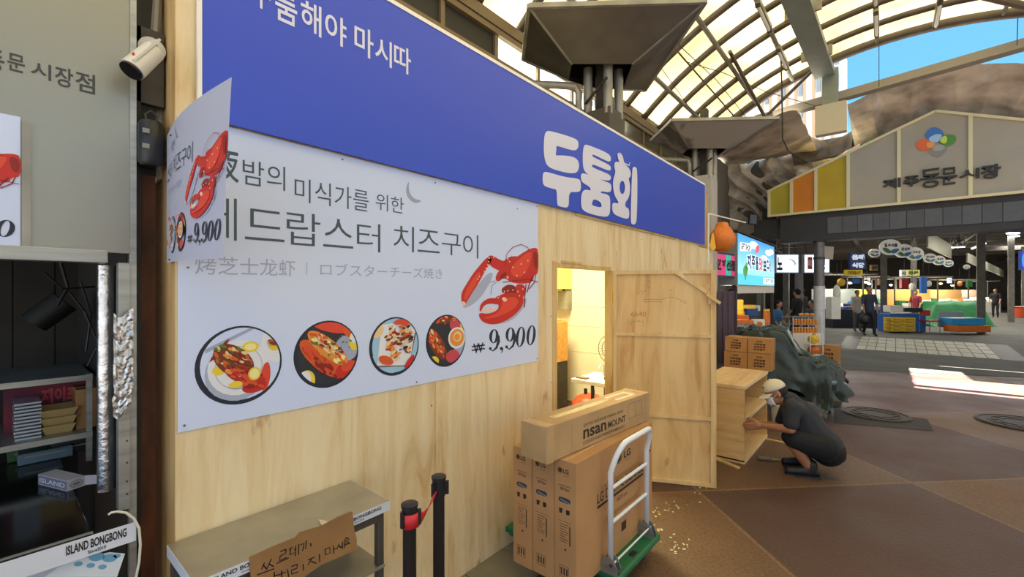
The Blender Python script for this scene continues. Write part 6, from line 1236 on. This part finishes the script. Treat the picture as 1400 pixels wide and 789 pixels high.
# orange fruit figure with pole
q = dep(987, 327, 6.1); t = thing('citrus_sculpture', 'big knobbly orange citrus fruit sculpture hanging from a white pole at the banner end', 'sculpture', q)
om = M('citrus_orange', 'DB7A2C', .5, var=.12, scale=12, bump=.5, bscale=25); r_ = .172; m = MB(); m.lathe([(0, -r_), (r_*.45, -r_*.93), (r_*.8, -r_*.65), (r_*.98, -r_*.2), (r_*.98, .02), (r_*.88, r_*.4), (r_*.66, r_*.78), (r_*.5, r_*.98), (r_*.47, r_*1.15), (r_*.38, r_*1.3), (r_*.15, r_*1.36), (0, r_*1.34)], q, 28); m.v = [p+V((0, 0, 0))+(p-q).normalized()*.004*math.sin(math.atan2(p.y-q.y, p.x-q.x)*5) for p in m.v]; m.build('fruit', om, t, smooth=True)
m = MB(); q2 = dep(974, 330, 5.95); f = frame(q2, (CT, ST, 0), (0, 0, 1)); m.prism(f, chaikin([(-.02, -.12), (.02, -.12), (.045, -.09), (.03, -.02), (.015, .10), (.0, .12), (-.015, .08), (-.03, -.02), (-.05, -.05)]), -.01, .01); m.build('yellow_leaf', M('leaf_yellow', 'E8B22A', .4), t)
m = MB(); m.ell(q+V((.12, -.03, .02)), (.02, .02, .05)); m.build('stem_scar', black, t)
t = thing('hanger_pole', 'thin white pole with horizontal arm beside the banner end', 'pole', onX(968, 345, -1.79)); pm = onX(968.5, 346, -1.79); pt_ = onX(968.5, 292, -1.79); m = MB(); m.cyl(pm-V((0, 0, .15)), pt_, .010, n=8); m.build('upright', white, t); m = MB(); pe = dep(1019, 291, 6.6); pe.z = pt_.z; m.cyl(pt_, pe, .010, n=8); m.build('arm', white, t); m = MB(); m.cyl(q+V((0, 0, .22)), V((q.x, q.y, pt_.z)), .003, n=5); m.build('wire', black, t)
# white lightbox signs
def lbx(px0, px1, py0, py1, t_, lb, txt, red=None):
    c_ = dep((px0+px1)/2, py1, t_); w_ = (px1-px0)/606*t_; h_ = (py1-py0)/606*t_; t = thing('lightbox_sign', lb, 'sign', c_); R = rotz(TH); m = MB(); m.obox(c_+V((0, 0, h_/2)), (w_, .2, h_), R); m.build('case', M('case_light_grey', 'A8ACB0', .5), t)
    f = frame(c_-V((-ST, CT, 0))*.101, (CT, ST, 0), (0, 0, 1)); m = MB(); m.fill(f, [(-w_/2+.02, .02), (w_/2-.02, .02), (w_/2-.02, h_-.02), (-w_/2+.02, h_-.02)], (), .001); m.build('face', M('lightbox_face', 'D8E4F4', .5, emis=.75), t)
    m = MB(); put_text(m, f, txt[0], *[w_*v for v in txt[1:3]], *[h_*v for v in txt[3:5]], .003, .05); m.build('lettering', ink, t)
    if red: m = MB(); m.fill(f, [(w_*red[0], h_*.2), (w_*red[1], h_*.2), (w_*red[1], h_*.85), (w_*red[0], h_*.85)], (), .003); m.build('red_seal', M('seal_red', 'C83040', .5), t); m = MB(); put_text(m, f, '미라인', w_*red[0]+.01, w_*red[1]-.01, h_*.35, h_*.7, .006, .03); m.build('seal_lettering', white, t)
    else: m = MB(); fill_stroke(m, f, [(w_*.02, h_*.75), (w_*.16, h_*.72), (w_*.28, h_*.62), (w_*.34, h_*.5), (w_*.30, h_*.35)], [.004, .02, .03, .03, .004], .003); m.build('brush_stroke', dsteel, t)
lbx(1058, 1089, 348, 373.5, 12.2, 'white lightbox sign with a grey brush curl beside the sky-blue sign', ('노', -.46, -.22, .15, .85)); lbx(1096, 1131, 348, 373.5, 12.8, 'white lightbox sign with red seal behind the gate column', ('전', .1, .32, .2, .85), (-.36, -.18))
t = thing('sign_pillar', 'grey pillar box between the two white lightbox signs', 'pillar', dep(1092.5, 373, 12.9)); p = dep(1092.5, 348, 12.9); m = MB(); m.obox(V((p.x, p.y, p.z/2)), (.15, .15, p.z), rotz(TH)); m.build('pillar_box', M('pillar_grey', '6F7176', .5), t)
# display case, bag rack, lone carton
p = dep(1095, 466, 9.9); R = rotz(TH); t = thing('glass_display_case', 'low glass display case with rows of orange jars beside the gate column', 'display case', V((p.x, p.y, 0)))
m = MB(); m.obox(V((p.x, p.y, .34)), (.62, .4, .68), R); m.build('base', whs, t); m = MB(); m.obox(V((p.x, p.y, 1.03)), (.62, .4, .015), R); m.build('top_glass', M('glass_pale', 'BFD0CC', .08, alpha=.5), t)
for dx in (-.3, .3):
    for dy in (-.19, .19): m = MB(); m.obox(V((p.x, p.y, .85))+R@V((dx, dy, 0)), (.015, .015, .34), R); m.build('frame_post', steel, t)
m = MB(); m.obox(V((p.x, p.y, .86)), (.58, .36, .01), R); m.build('glass_shelf', M('glass_pale', 'BFD0CC'), t)
jm = M('jar_orange', 'E08A28', .35, var=.15); k = 0
for row in range(2):
    for i in range(9):
        c_ = V((p.x, p.y, (.681, .866)[row]))+R@V((-.25+i*.063, -.12, 0)); 
        if k == 0:
            j0 = thing('fruit_jar', '', 'jar', c_); m = MB(); m.lathe([(0, 0), (.024, 0), (.026, .01), (.026, .09), (.02, .105), (0, .105)], c_, 12); m.build('jar_body', jm, j0, smooth=True, auto=True); m = MB(); m.cyl(c_+V((0, 0, .1055)), c_+V((0, 0, .125)), .022, n=12); m.build('lid', whs, j0); o = j0
        else: o = copy_tree(j0, None, c_)
        o['label'] = 'orange fruit jar in the %s row of the glass display case' % ('lower', 'upper')[row]; o['group'] = 'orange jars in the glass case, %s row' % ('lower', 'upper')[row]; k += 1
for i in range(6): c_ = V((p.x, p.y, 1.075))+R@V((-.05+i*.062, -.05+.03*(i % 2), 0)); o = thing('orange_fruit', 'orange lying on top of the glass display case', 'fruit', c_, 0, 'oranges on the glass case'); m = MB(); m.ell(c_, .036, 10, 8); m.build('peel', jm, o, smooth=True); m = MB(); m.ell(c_+V((0, 0, .035)), .005, 6, 4); m.build('stem', YG['green'], o)
p = dep(1112, 492, 9.2); p.z = 0; t = thing('wire_rack', 'white wire rack holding net bags of oranges before the gate column', 'rack', p)
for dx in (-.13, .13):
    for dy in (-.1, .1): m = MB(); c_ = p+R@V((dx, dy, 0)); m.cyl(c_, c_+V((0, 0, .72)), .008, n=6); m.build('rack_post', white, t)
for z in (.08, .28, .5): m = MB(); m.obox(p+V((0, 0, z)), (.27, .21, .008), R); m.build('rack_shelf', white, t)
for i, z in enumerate((.12, .32, .54)):
    o = thing('orange_bag', 'net bag of oranges on the %s shelf of the white wire rack' % ('bottom', 'middle', 'top')[i], 'bag', p+V((0, 0, z-.035)), 0, 'net bags of oranges'); m = MB(); m.ell(p+V((0, 0, z+.06)), (.11, .085, .09), 14, 10); m.build('net_bag', YG['orange'] if i < 2 else YG['yellow'], o, smooth=True); m = MB(); m.cyl(p+V((0, 0, z+.13)), p+V((.02, 0, z+.18)), .02, .035, 8); m.build('tied_top', YG['yellow'], o)
p = dep(1132.5, 500, 9.4); small_carton(p.x-.20, p.x+.20, p.y-.1, p.y+.2, 0, .46, 'single amber carton standing on the floor beside the gate column')
# floodlights and boxes round the gate
def flood(px, py, t_, w_, h_, mat, lb, cat='floodlight'):
    p = dep(px, py, t_); t = thing('floodlight', lb, cat, p); m = MB(); m.obox(p, (w_, .06, h_), rotz(TH)@Matrix.Rotation(.08, 3, 'Y')); m.build('housing', mat, t, bevel=.008); m = MB(); m.obox(p+V((-ST, CT, 0))*-.032, (w_*.85, .004, h_*.85), rotz(TH)@Matrix.Rotation(.08, 3, 'Y')); m.build('front_plate', mat if mat is not black else M('glass_dark', '3A3F44', .2), t); m = MB(); m.tube([p+V((0, .03, 0)), p+V((0, .12, .02)), p+V((-.05, .2, .05))], .012, 6); m.build('bracket', dsteel, t)
flood(1029, 300, 11.2, .20, .26, black, 'small black floodlight hanging against the grey tarpaulin'); flood(1130, 345.5, 11.9, .34, .34, whs, 'square white floodlight tilted on the gate column'); flood(1101.5, 316, 12.2, .2, .14, whs, 'small white junction box left of the gate column', 'junction box')
# =================================================================== MARKET HALL
hs = struct('wall_market'); hd = M('hall_dark', '5A564E', .8, var=.3); hb = M('hall_beam', '6A645A', .7, var=.3)
def S(x0, x1, y0, y1, z0, z1, nm, mt, par=hs): m = MB(); m.box(x0, x1, y0, y1, z0, z1); return m.build(nm, mt, par)
S(-9, 22, 13.2, 62, 5.2, 5.3, 'roof_deck', hd); S(-9, -8.9, 12.8, 62, 0, 5.2, 'side_wall', hd); S(-9, 30, 61.8, 62, 0, 5.2, 'end_wall', hd); S(-9, -2.2, 13.3, 13.4, 2.7, 5.2, 'front_infill', hd); S(22, 22.1, 13, 62, 0, 5.2, 'side_wall', hd)
S(7, 22, 12.9, 13.1, 2.8, 5.2, 'front_infill', hd)
for i in range(9): S(-9, 22, 15+i*4.5, 15.25+i*4.5, 4.5, 5.2, 'beam', hb)
for i in range(6): S(-6+i*4.6, -5.85+i*4.6, 13.3, 60, 4.35, 4.5, 'long_beam', hb)
for x, y in ((-3.4, 17), (-3.4, 22), (-.2, 24), (.9, 29), (2.6, 24), (4.8, 34), (6.5, 42)): S(x, x+.22, y, y+.22, 0, 4.4, 'pillar', M('hall_pillar', '5C5952', .7, var=.3))
ob_ = M('orange_beam', '8C4A28', .6); m = MB(); m.bar((-4.0, 13.2, 2.92), (-1.4, 13.5, 2.98), .1, .08); m.build('orange_beam', ob_, hs)
for k in range(8): a, b_ = dep(1010+k*15, 318+3*(k % 3), 12.5), dep(1012+k*15, 346, 12.5); m = MB(); m.cyl(a, b_, .012, n=5); m.build('hanger_rod', black, hs)
for k in range(4): a, b_ = dep(1000, 322+7*k, 12.0), dep(1118, 316+7*k, 13.2); m = MB(); m.cyl(a, b_, .016, n=6); m.build('dark_pipe', black, hs)
# oval hanging signs
ow = M('oval_sign_white', 'CFCDC4', .5, emis=.12); og = M('oval_sign_green', '5D8A5A', .5); obl = M('oval_sign_blue', '4A86B8', .5)
OV = [(1218, 338, 15, 17.), (1236, 343, 13, 18.3), (1251, 347, 12.5, 19.), (1272, 353, 9, 24), (1284, 356, 9, 26), (1297, 360, 7, 30), (1196, 346, 8, 20), (1322, 365, 4.5, 33)]
for i, (px, py, r_, t_) in enumerate(OV):
    p = dep(px, py, t_); rx = r_/606*t_; ry = rx*.72; t = thing('oval_sign', 'white oval hill-print sign under the gate, %s' % ('largest of the row', 'second of the row', 'third of the row', 'fourth, smaller', 'fifth, smaller', 'sixth, far back', 'small one left of the largest', 'tiny last one')[i], 'sign', p, 0, 'oval stall signs')
    f = frame(p, (CT, ST, 0), (0, 0, 1)); m = MB(); m.prism(f, ellpts(0, 0, rx, ry, 0, 28), -.06, 0); m.build('board', ow, t)
    m = MB(); m.fill(f, chaikin([(-rx*.85, -ry*.15), (-rx*.5, 0), (-rx*.1, -ry*.3), (rx*.1, -ry*.75), (-rx*.4, -ry*.8)]), (), .004); m.build('green_wave', og, t); m = MB(); m.fill(f, chaikin([(-rx*.1, -ry*.45), (rx*.4, -ry*.15), (rx*.85, -ry*.2), (rx*.55, -ry*.7), (rx*.1, -ry*.85)]), (), .006); m.build('blue_wave', obl, t)
    m = MB(); put_text(m, f, ('할수식품', '동문상회', '제주수산', '바다상회', '오복상회', '은갈치', '해산물', '수산')[i], -rx*.6, rx*.6, ry*.02, ry*.5, .006, .05); m.build('lettering', ink, t); m = MB(); m.cyl(p+V((0, .03, ry)), p+V((0, .03, ry+.6)), .01, n=5); m.build('hanger', black, t)
def sgn(px0, px1, py0, py1, t_, c, txt, tc_, lb, em=.0):
    c_ = dep((px0+px1)/2, py1, t_); w_ = (px1-px0)/606*t_; h_ = (py1-py0)/606*t_; t = thing('stall_sign', lb, 'sign', c_); m = MB(); m.obox(c_+V((0, 0, h_/2)), (w_, .1, h_), rotz(TH)); m.build('panel', M('stallsign_'+c, c, .5, emis=em), t)
    f = frame(c_-V((-ST, CT, 0))*.052, (CT, ST, 0), (0, 0, 1)); m = MB(); n_ = len(txt)
    for i, s in enumerate(txt): put_text(m, f, s, -w_*.4, w_*.4, h_*(1-(i+.85)/n_), h_*(1-(i+.2)/n_), .003, .06)
    m.build('lettering', M('stalltxt_'+tc_, tc_, .5, emis=.3), t)
sgn(1161, 1182, 346, 368, 15.5, '27396B', ('올레', '식당'), 'C9D6E8', 'dark blue square stall sign with pale letters under the gate'); sgn(1155, 1178, 369, 377, 16, 'B9A02C', ('제주전통시장',), '4A3A10', 'mustard strip sign below the dark blue stall sign', .15); sgn(1239, 1256, 369, 377, 19, 'C9C26A', ('동문',), '3A4A20', 'pale yellow strip sign over the lit stalls', .3); sgn(1231, 1238, 369, 378, 18.5, 'D8D4C8', ('수산',), '3A3A3A', 'small white sign left of the pale yellow strip', .2)
sgn(1190, 1199, 362, 370, 19, '8A7440', ('상회',), '2A2418', 'small brown sign hanging between the strip signs'); sgn(1296, 1300, 380, 387, 24, 'B8D0F0', ('TV',), '203050', 'small glowing screen above the lit stalls', 1.0)
t = thing('neon_sign', 'glowing blue-framed sign cut off by the right edge of the view', 'sign', dep(1400, 372, 13)); c_ = dep(1406, 356, 13); m = MB(); m.obox(c_, (.5, .08, .56), rotz(TH)); m.build('panel', M('neon_panel', '30407A', .5, emis=.4), t)
f = frame(c_-V((-ST, CT, 0))*.045, (CT, ST, 0), (0, 0, 1)); o1_ = chaikin([(-.25, -.28), (.25, -.28), (.25, .28), (-.25, .28)], 2); m = MB(); m.fill(f, o1_, [[(a*.78, b_*.8) for a, b_ in o1_]], .01); m.build('blue_tube', M('neon_blue', '1638FF', .4, emis=5), t); m = MB(); put_text(m, f, '수산', -.17, .17, -.06, .14, .012, .04); m.build('red_letters', M('neon_red', 'E86A78', .4, emis=1.5), t)
# floor-standing goods in front
t, R, p = pack('blue_table', 'table', 'blue crate table with goods in front of the lit stalls', 1232, 453, 17.5, 1.40, .6, .70, 'blue', 'blue')
for i in range(4):
    for j in range(2):
        q = dep(1221+17*j, 453-4.8*i, 17.0); t = thing('yellow_crate', 'yellow plastic crate before the blue table, %s column, %s' % (('left', 'right')[j], ('bottom', 'second', 'third', 'top')[i]), 'crate', q, 0, 'yellow crates by the blue table'); m = MB(); m.obox(q+V((0, 0, .062)), (.46, .35, .12), R); m.build('crate_body', YG['yellow'], t, bevel=.01); m = MB(); m.obox(q+V((0, 0, .07))-V((-ST, CT, 0))*.176, (.3, .004, .03), R); m.build('hand_slot', YG['brown'], t)
pack('foam_box', 'box', 'white foam box sitting on the blue table', 1221, 426.5, 17.3, .50, .35, .25, 'white', 'grey'); pack('black_bag', 'bag', 'black bag heaped on the blue table beside the foam box', 1244, 426.5, 17.3, .7, .35, .16, 'black')
pack('white_board', 'board', 'pale grey board leaning behind the sky-blue box', 1299, 447, 17.2, .95, .05, .58, 'grey'); pack('blue_foam_box', 'box', 'sky-blue fish box with white lid on the low orange bench', 1315, 443.5, 16.6, 1.2, .5, .24, 'skyblue', 'white'); pack('low_bench', 'bench', 'low orange-brown bench carrying the sky-blue box', 1322, 453.5, 16.4, 1.25, .5, .24, 'orange', 'brown')
# chair
p = dep(1271, 452, 17.); p.z = 0; t = thing('folding_chair', 'dark red seated metal chair between blue table and pale board', 'chair', p)
R = rotz(TH)
for dx in (-.2, .2):
    for dy in (-.2, .2): m = MB(); c_ = p+R@V((dx, dy, 0)); m.cyl(c_, c_+V((0, 0, .45 if dy < 0 else .85)), .014, n=6); m.build('leg', steel, t)
m = MB(); m.obox(p+V((0, 0, .46)), (.44, .42, .05), R); m.build('seat', YG['red'], t, bevel=.01); m = MB(); m.obox(p+R@V((0, .2, .75)), (.42, .03, .22), R); m.build('backrest', YG['red'], t, bevel=.01)
# green tarp heap
gt_ = M('tarp_bright_green', '1F6B3A', .5, var=.3, scale=2, bump=.3, bscale=6); c0 = dep(1302, 430, 20.5); c0.z = 0; t = thing('green_tarp_heap', 'long green tarpaulin heaped over goods in the middle of the hall', 'tarpaulin', c0)
def gh(u, v): x = (u-.5)*3.0; y = (v-.5)*1.3; z = (1.12-.30*(u > .75)*(u-.75)*4)*min(1, 6*min(u, 1-u)+.1)*min(1, 4*min(v, 1-v)+.05)+.07*noise.noise(V((x*2, y*3, 4))); q = c0+rotz(TH)@V((x, y, 0)); q.z = max(.02, z); return q
m = MB(); m.grid(60, 20, gh); m.build('cloth', gt_, t, smooth=True)
t, R, p = pack('white_counter', 'counter', 'white-ended stall counter with trays just right of the gate column', 1139, 436, 15.2, .32, .3, .75, 'white', 'grey')
rn = random.Random(12); nm_ = ['white', 'grey', 'blue', 'grey', 'orange', 'white', 'green', 'brown', 'white', 'black']
stn = ('left rear', 'left middle', 'centre', 'warm-lit', 'right rear', 'far right', 'farthest'); stall = [(1160, 440, 19.5, 2.0), (1186, 428, 23, 1.6), (1216, 425, 27, 1.6), (1262, 426, 23.5, 2.4), (1300, 416, 29, 3.2), (1335, 414, 33, 2.6), (1382, 408, 44, 3.)]
for si, (px, py, t_, w_) in enumerate(stall):
    p = dep(px, 398, t_); p.z = 0; R = rotz(TH); t = thing('market_stall', '%s market stall with tray counter, shelves and a back panel' % stn[si], 'stall', p)
    m = MB(); m.obox(p+V((0, 0, .4)), (w_, .9, .8), R); m.build('counter', YG[('black', 'blue', 'white', 'grey', 'grey', 'white', 'grey')[si]], t); m = MB(); m.obox(p+R@V((0, .9, 1.1)), (w_, .05, 1.2), R); m.build('back_panel', M('stall_back_%d' % si, ('8A8F84', 'C9B43A', '5A5A50', 'B98A48', '8C7048', '7E6A58', 'D8C8B8')[si], .6, emis=(.1, .25, 0, .35, .3, .15, .8)[si]), t)  # emission in most back panels stands in for stall lighting
    for dx in (-w_/2+.04, w_/2-.04): m = MB(); m.obox(p+R@V((dx, .4, 1.2)), (.05, .05, 2.4), R); m.build('post', dsteel, t)
    m = MB(); m.obox(p+R@V((0, .2, 2.35)), (w_, 1.2, .06), R); m.build('canopy', hb, t)
    k = int(w_/.42)
    for i in range(k):
        for lv in range(2):
            c = rn.choice(nm_); q = p+R@V((-w_/2+.25+i*.42, -.2+.5*lv, .805+.0*lv)); h_ = .06+.12*rn.random()+.15*lv; nm2 = ('fish_tray', 'goods_box')[lv]
            tt_ = thing(nm2, '%s %s on the %s of the %s market stall, place %s from left' % (c, ('tray', 'box')[lv], ('front', 'back')[lv], stn[si], ('first', 'second', 'third', 'fourth', 'fifth', 'sixth', 'seventh', 'eighth')[i]), ('tray', 'box')[lv], q, 0, 'goods on the %s market stall' % stn[si])
            m = MB(); m.obox(q+V((0, 0, h_/2)), (.36, .36, h_), R); m.build('body', YG[c], tt_)
    warm = si in (3, 4); lamp(p+R@V((0, -.1, 1.98)), 'bright hanging bulb over the %s market stall' % stn[si], 70 if t_ < 26 else 150, (1, .78, .5) if warm else (1, .95, .85), .07, lww if warm else lw)
    if si in (0, 3, 4): lamp(p+R@V((w_*.35, -.1, 2.0)), 'second hanging bulb over the %s market stall, to its right' % stn[si], 0, r=.06, mat=lww if warm else lw)
t = thing('orange_tub', 'round orange plastic tub on the hall floor at the right edge', 'tub', dep(1397, 427, 27)*1); p = dep(1397, 398, 27.); p.z = 0.; t.location = p; WM[t.name] = Matrix.Translation(p); m = MB(); m.lathe([(0, 0), (.42, 0), (.52, .6), (.56, .62), (.56, .66), (.48, .62), (.4, .05), (0, .05)], p, 24); m.build('tub', M('tub_orange', 'C24A26', .5), t, smooth=True, auto=True); m = MB(); m.ell(p+V((0, 0, .6)), (.42, .42, .08), 14, 8); m.build('contents', YG['white'], t, smooth=True)
for i, (px, py, t_) in enumerate(((1385, 319, 20), (1386, 323, 23), (1387, 327.5, 27), (1388, 332, 31))):
    p = dep(px, py, t_); t = thing('ceiling_light', 'bright ceiling tube light at the upper right of the hall, %s of four' % ('nearest', 'second', 'third', 'farthest')[i], 'light', p, 0, 'ceiling lights of the hall'); m = MB(); m.obox(p, (.5, .12, .04), rotz(TH)); m.build('tube', lw, t); m = MB(); m.obox(p+V((0, 0, .05)), (.54, .18, .05), rotz(TH)); m.build('housing', dsteel, t); area('hall_light', p-V((0, 0, .06)), (0, 0, 0), 1.2, 50, (1, .97, .9), t)
a, b_ = dep(1329, 340, 22), dep(1347, 333, 20); t = thing('ceiling_light', 'long slanting tube light high in the hall left of the four tubes', 'light', (a+b_)/2); m = MB(); m.cyl(a, b_, .04, n=8); m.build('tube', M('lamp_dim', 'E6E2D2', emis=2), t); m = MB(); m.bar(a+V((0, 0, .07)), b_+V((0, 0, .07)), .1, .05); m.build('housing', dsteel, t)
for i, (x0, y0, x1, y1, t0, t1, h) in enumerate(((1268, 327, 1300, 344, 19, 23, .7), (1322, 352, 1372, 374, 24, 34, .5))):
    a, b_ = dep(x0, y0, t0), dep(x1, y1, t1); m = MB(); m.bar(a, b_, .06, h); tag(m.build('hanging_board', M('board_pale_green', 'A5A38C', .6), origin=a), ('long pale board hung high across the hall behind the oval signs', 'second pale board receding high toward the far end')[i], 'board')
p = dep(1311, 330, 18); t = thing('wall_fan', 'round caged industrial fan hung under the hall roof', 'fan', p); ax = V((ST, -CT, 0)); x_, y_ = perp(ax); m = MB()
for r in (.28, .19, .1): m.tube([p+x_*r*1.25*math.cos(k/20*6.2832)+y_*r*math.sin(k/20*6.2832) for k in range(21)], .013, 5)
o = m.build('cage', steel, t); o['kind'] = 'stuff'; m = MB(); m.cyl(p, p-ax*.12, .08); m.build('motor', dsteel, t)
for k in range(4): m = MB(); a_ = k*1.57+.4; m.obox(p+(x_*math.cos(a_)+y_*math.sin(a_))*.12, (.14, .02, .1), rotz(TH)); m.build('blade', dsteel, t)
m = MB(); m.cyl(p, p+V((0, 0, 1.2)), .02, n=6); m.build('hanger', black, t)
# manhole covers
for i, (px, py, r_) in enumerate(((1197, 567, .36), (1400, 580, .42))):
    p = onZ(px, py, 0); t = thing('manhole_cover', ('ribbed round manhole cover in a dark asphalt patch', 'round manhole cover at the right edge in the tan floor')[i], 'manhole cover', V((p.x, p.y, .004)))
    pm2 = M('asphalt_patch', '37332F', .8, var=.25, scale=30, bump=.3); mmn = M('manhole_iron', '3F3732', .55, .4, var=.3, scale=20)
    if i == 0:
        m = MB(); P = [onZ(1140, 555, .003), onZ(1268, 573, .003), onZ(1276, 589, .003), onZ(1140, 578, .003)]; m.add(P, [(3, 2, 1, 0)]); pa_ = m.build('asphalt_patch', pm2, floor)
    m = MB(); m.cyl((p.x, p.y, .0035), (p.x, p.y, .012), r_, n=40); m.build('plate', mmn, t)
    for r in (.92, .7, .45): m = MB(); m.lathe([(r_*r-.012, .012), (r_*r-.01, .018), (r_*r+.01, .018), (r_*r+.012, .012)], (p.x, p.y, 0), 36); m.build('ring_rib', mmn, t)
    for k in range(10): a_ = k/10*6.2832; m = MB(); m.obox(V((p.x+r_*.57*math.cos(a_), p.y+r_*.57*math.sin(a_), .014)), (r_*.16, .02, .008), rotz(a_)); m.build('stud', mmn, t)
# debris flakes on the floor near the cart
rn = random.Random(3); m = MB()
for k in range(60):
    c_ = rn.choice([(905, 700), (915, 690), (900, 722), (958, 668), (925, 745), (948, 675)]); p = onZ(c_[0]+rn.gauss(0, 9), c_[1]+rn.gauss(0, 7), .001); a_ = rn.random()*6; s_ = rn.uniform(.003, .010); m.obox(p+V((0, 0, .002)), (s_*1.8, s_, .003), rotz(a_))
tag(m.build('sawdust_flakes', M('flake_pale', 'D8CFA8', .7), origin=onZ(915, 700, 0)), 'pale wood flakes scattered on the floor by the green cart', 'debris', kind='stuff')

# rows of ceiling lamps added as fill light for the dark hall, with stocked shelves and awnings behind the aisle stalls
for i, (x, y) in enumerate(((-4.5, 16.5), (-1.5, 16.5), (1.5, 17.5), (4.5, 19), (-4, 23), (-.5, 27), (4, 27), (8, 32), (3, 38), (10, 42))):
    t = thing('fill_batten_light', 'added fill-light batten in the dark hall roof, %s' % ('front row far left', 'front row second', 'front row third', 'front row right', 'middle row left', 'middle row centre', 'middle row right', 'rear row right', 'rear row centre', 'last one far back')[i], 'light', (x, y, 4.28), 0, 'added hall fill battens')
    m = MB(); m.box(x-.6, x+.6, y-.04, y+.04, 4.24, 4.28); m.build('tube', lw if i > 3 else M('lamp_soft', 'E9EEF2', emis=3), t); m = MB(); m.box(x-.65, x+.65, y-.07, y+.07, 4.28, 4.35); m.build('housing', galv, t)
    area('hall_light', (x, y, 4.2), (0, 0, 0), 1.2, 22 if i < 4 else 110, (1, .96, .86), t)
rn = random.Random(5)
hang = ('red lantern', 'white bag', 'purple coat', 'yellow sign', 'blue net', 'grey hose', 'white card', 'orange bucket', 'green net', 'white coat', 'brown basket', 'red sign')
cl = ('red', 'white', 'blue', 'yellow', 'blue', 'grey', 'white', 'orange', 'green', 'white', 'brown', 'red')
for i, (px, py, t_, w_, h_) in enumerate(((1236, 388, 18.5, .5, .6), (1247, 392, 18.8, .35, .5), (1262, 390, 19.5, .4, 1.1), (1150, 386, 18, .5, .5), (1170, 384, 19, .5, .3), (1270, 388, 22, .3, .5), (1185, 384, 21, .4, .4), (1312, 388, 27, .4, .5), (1325, 388, 27, .5, .6), (1144, 400, 16.5, .4, .9), (1205, 386, 20, .5, .4), (1340, 388, 30, .6, .5))):
    w_ *= .6; h_ *= .65; p = dep(px, py, t_); t = thing('hanging_goods', '%s hanging among the market stalls' % hang[i], 'goods', p); m = MB(); m.ell(p, (w_/2, .12, h_/2), 12, 8, rotz(TH)) if i % 2 else m.obox(p, (w_, .12, h_), rotz(TH)); m.build('body', YG[cl[i]], t, smooth=bool(i % 2)); m = MB(); m.cyl(p+V((0, 0, h_/2)), p+V((0, 0, h_/2+.8)), .01, n=5); m.build('cord', black, t)
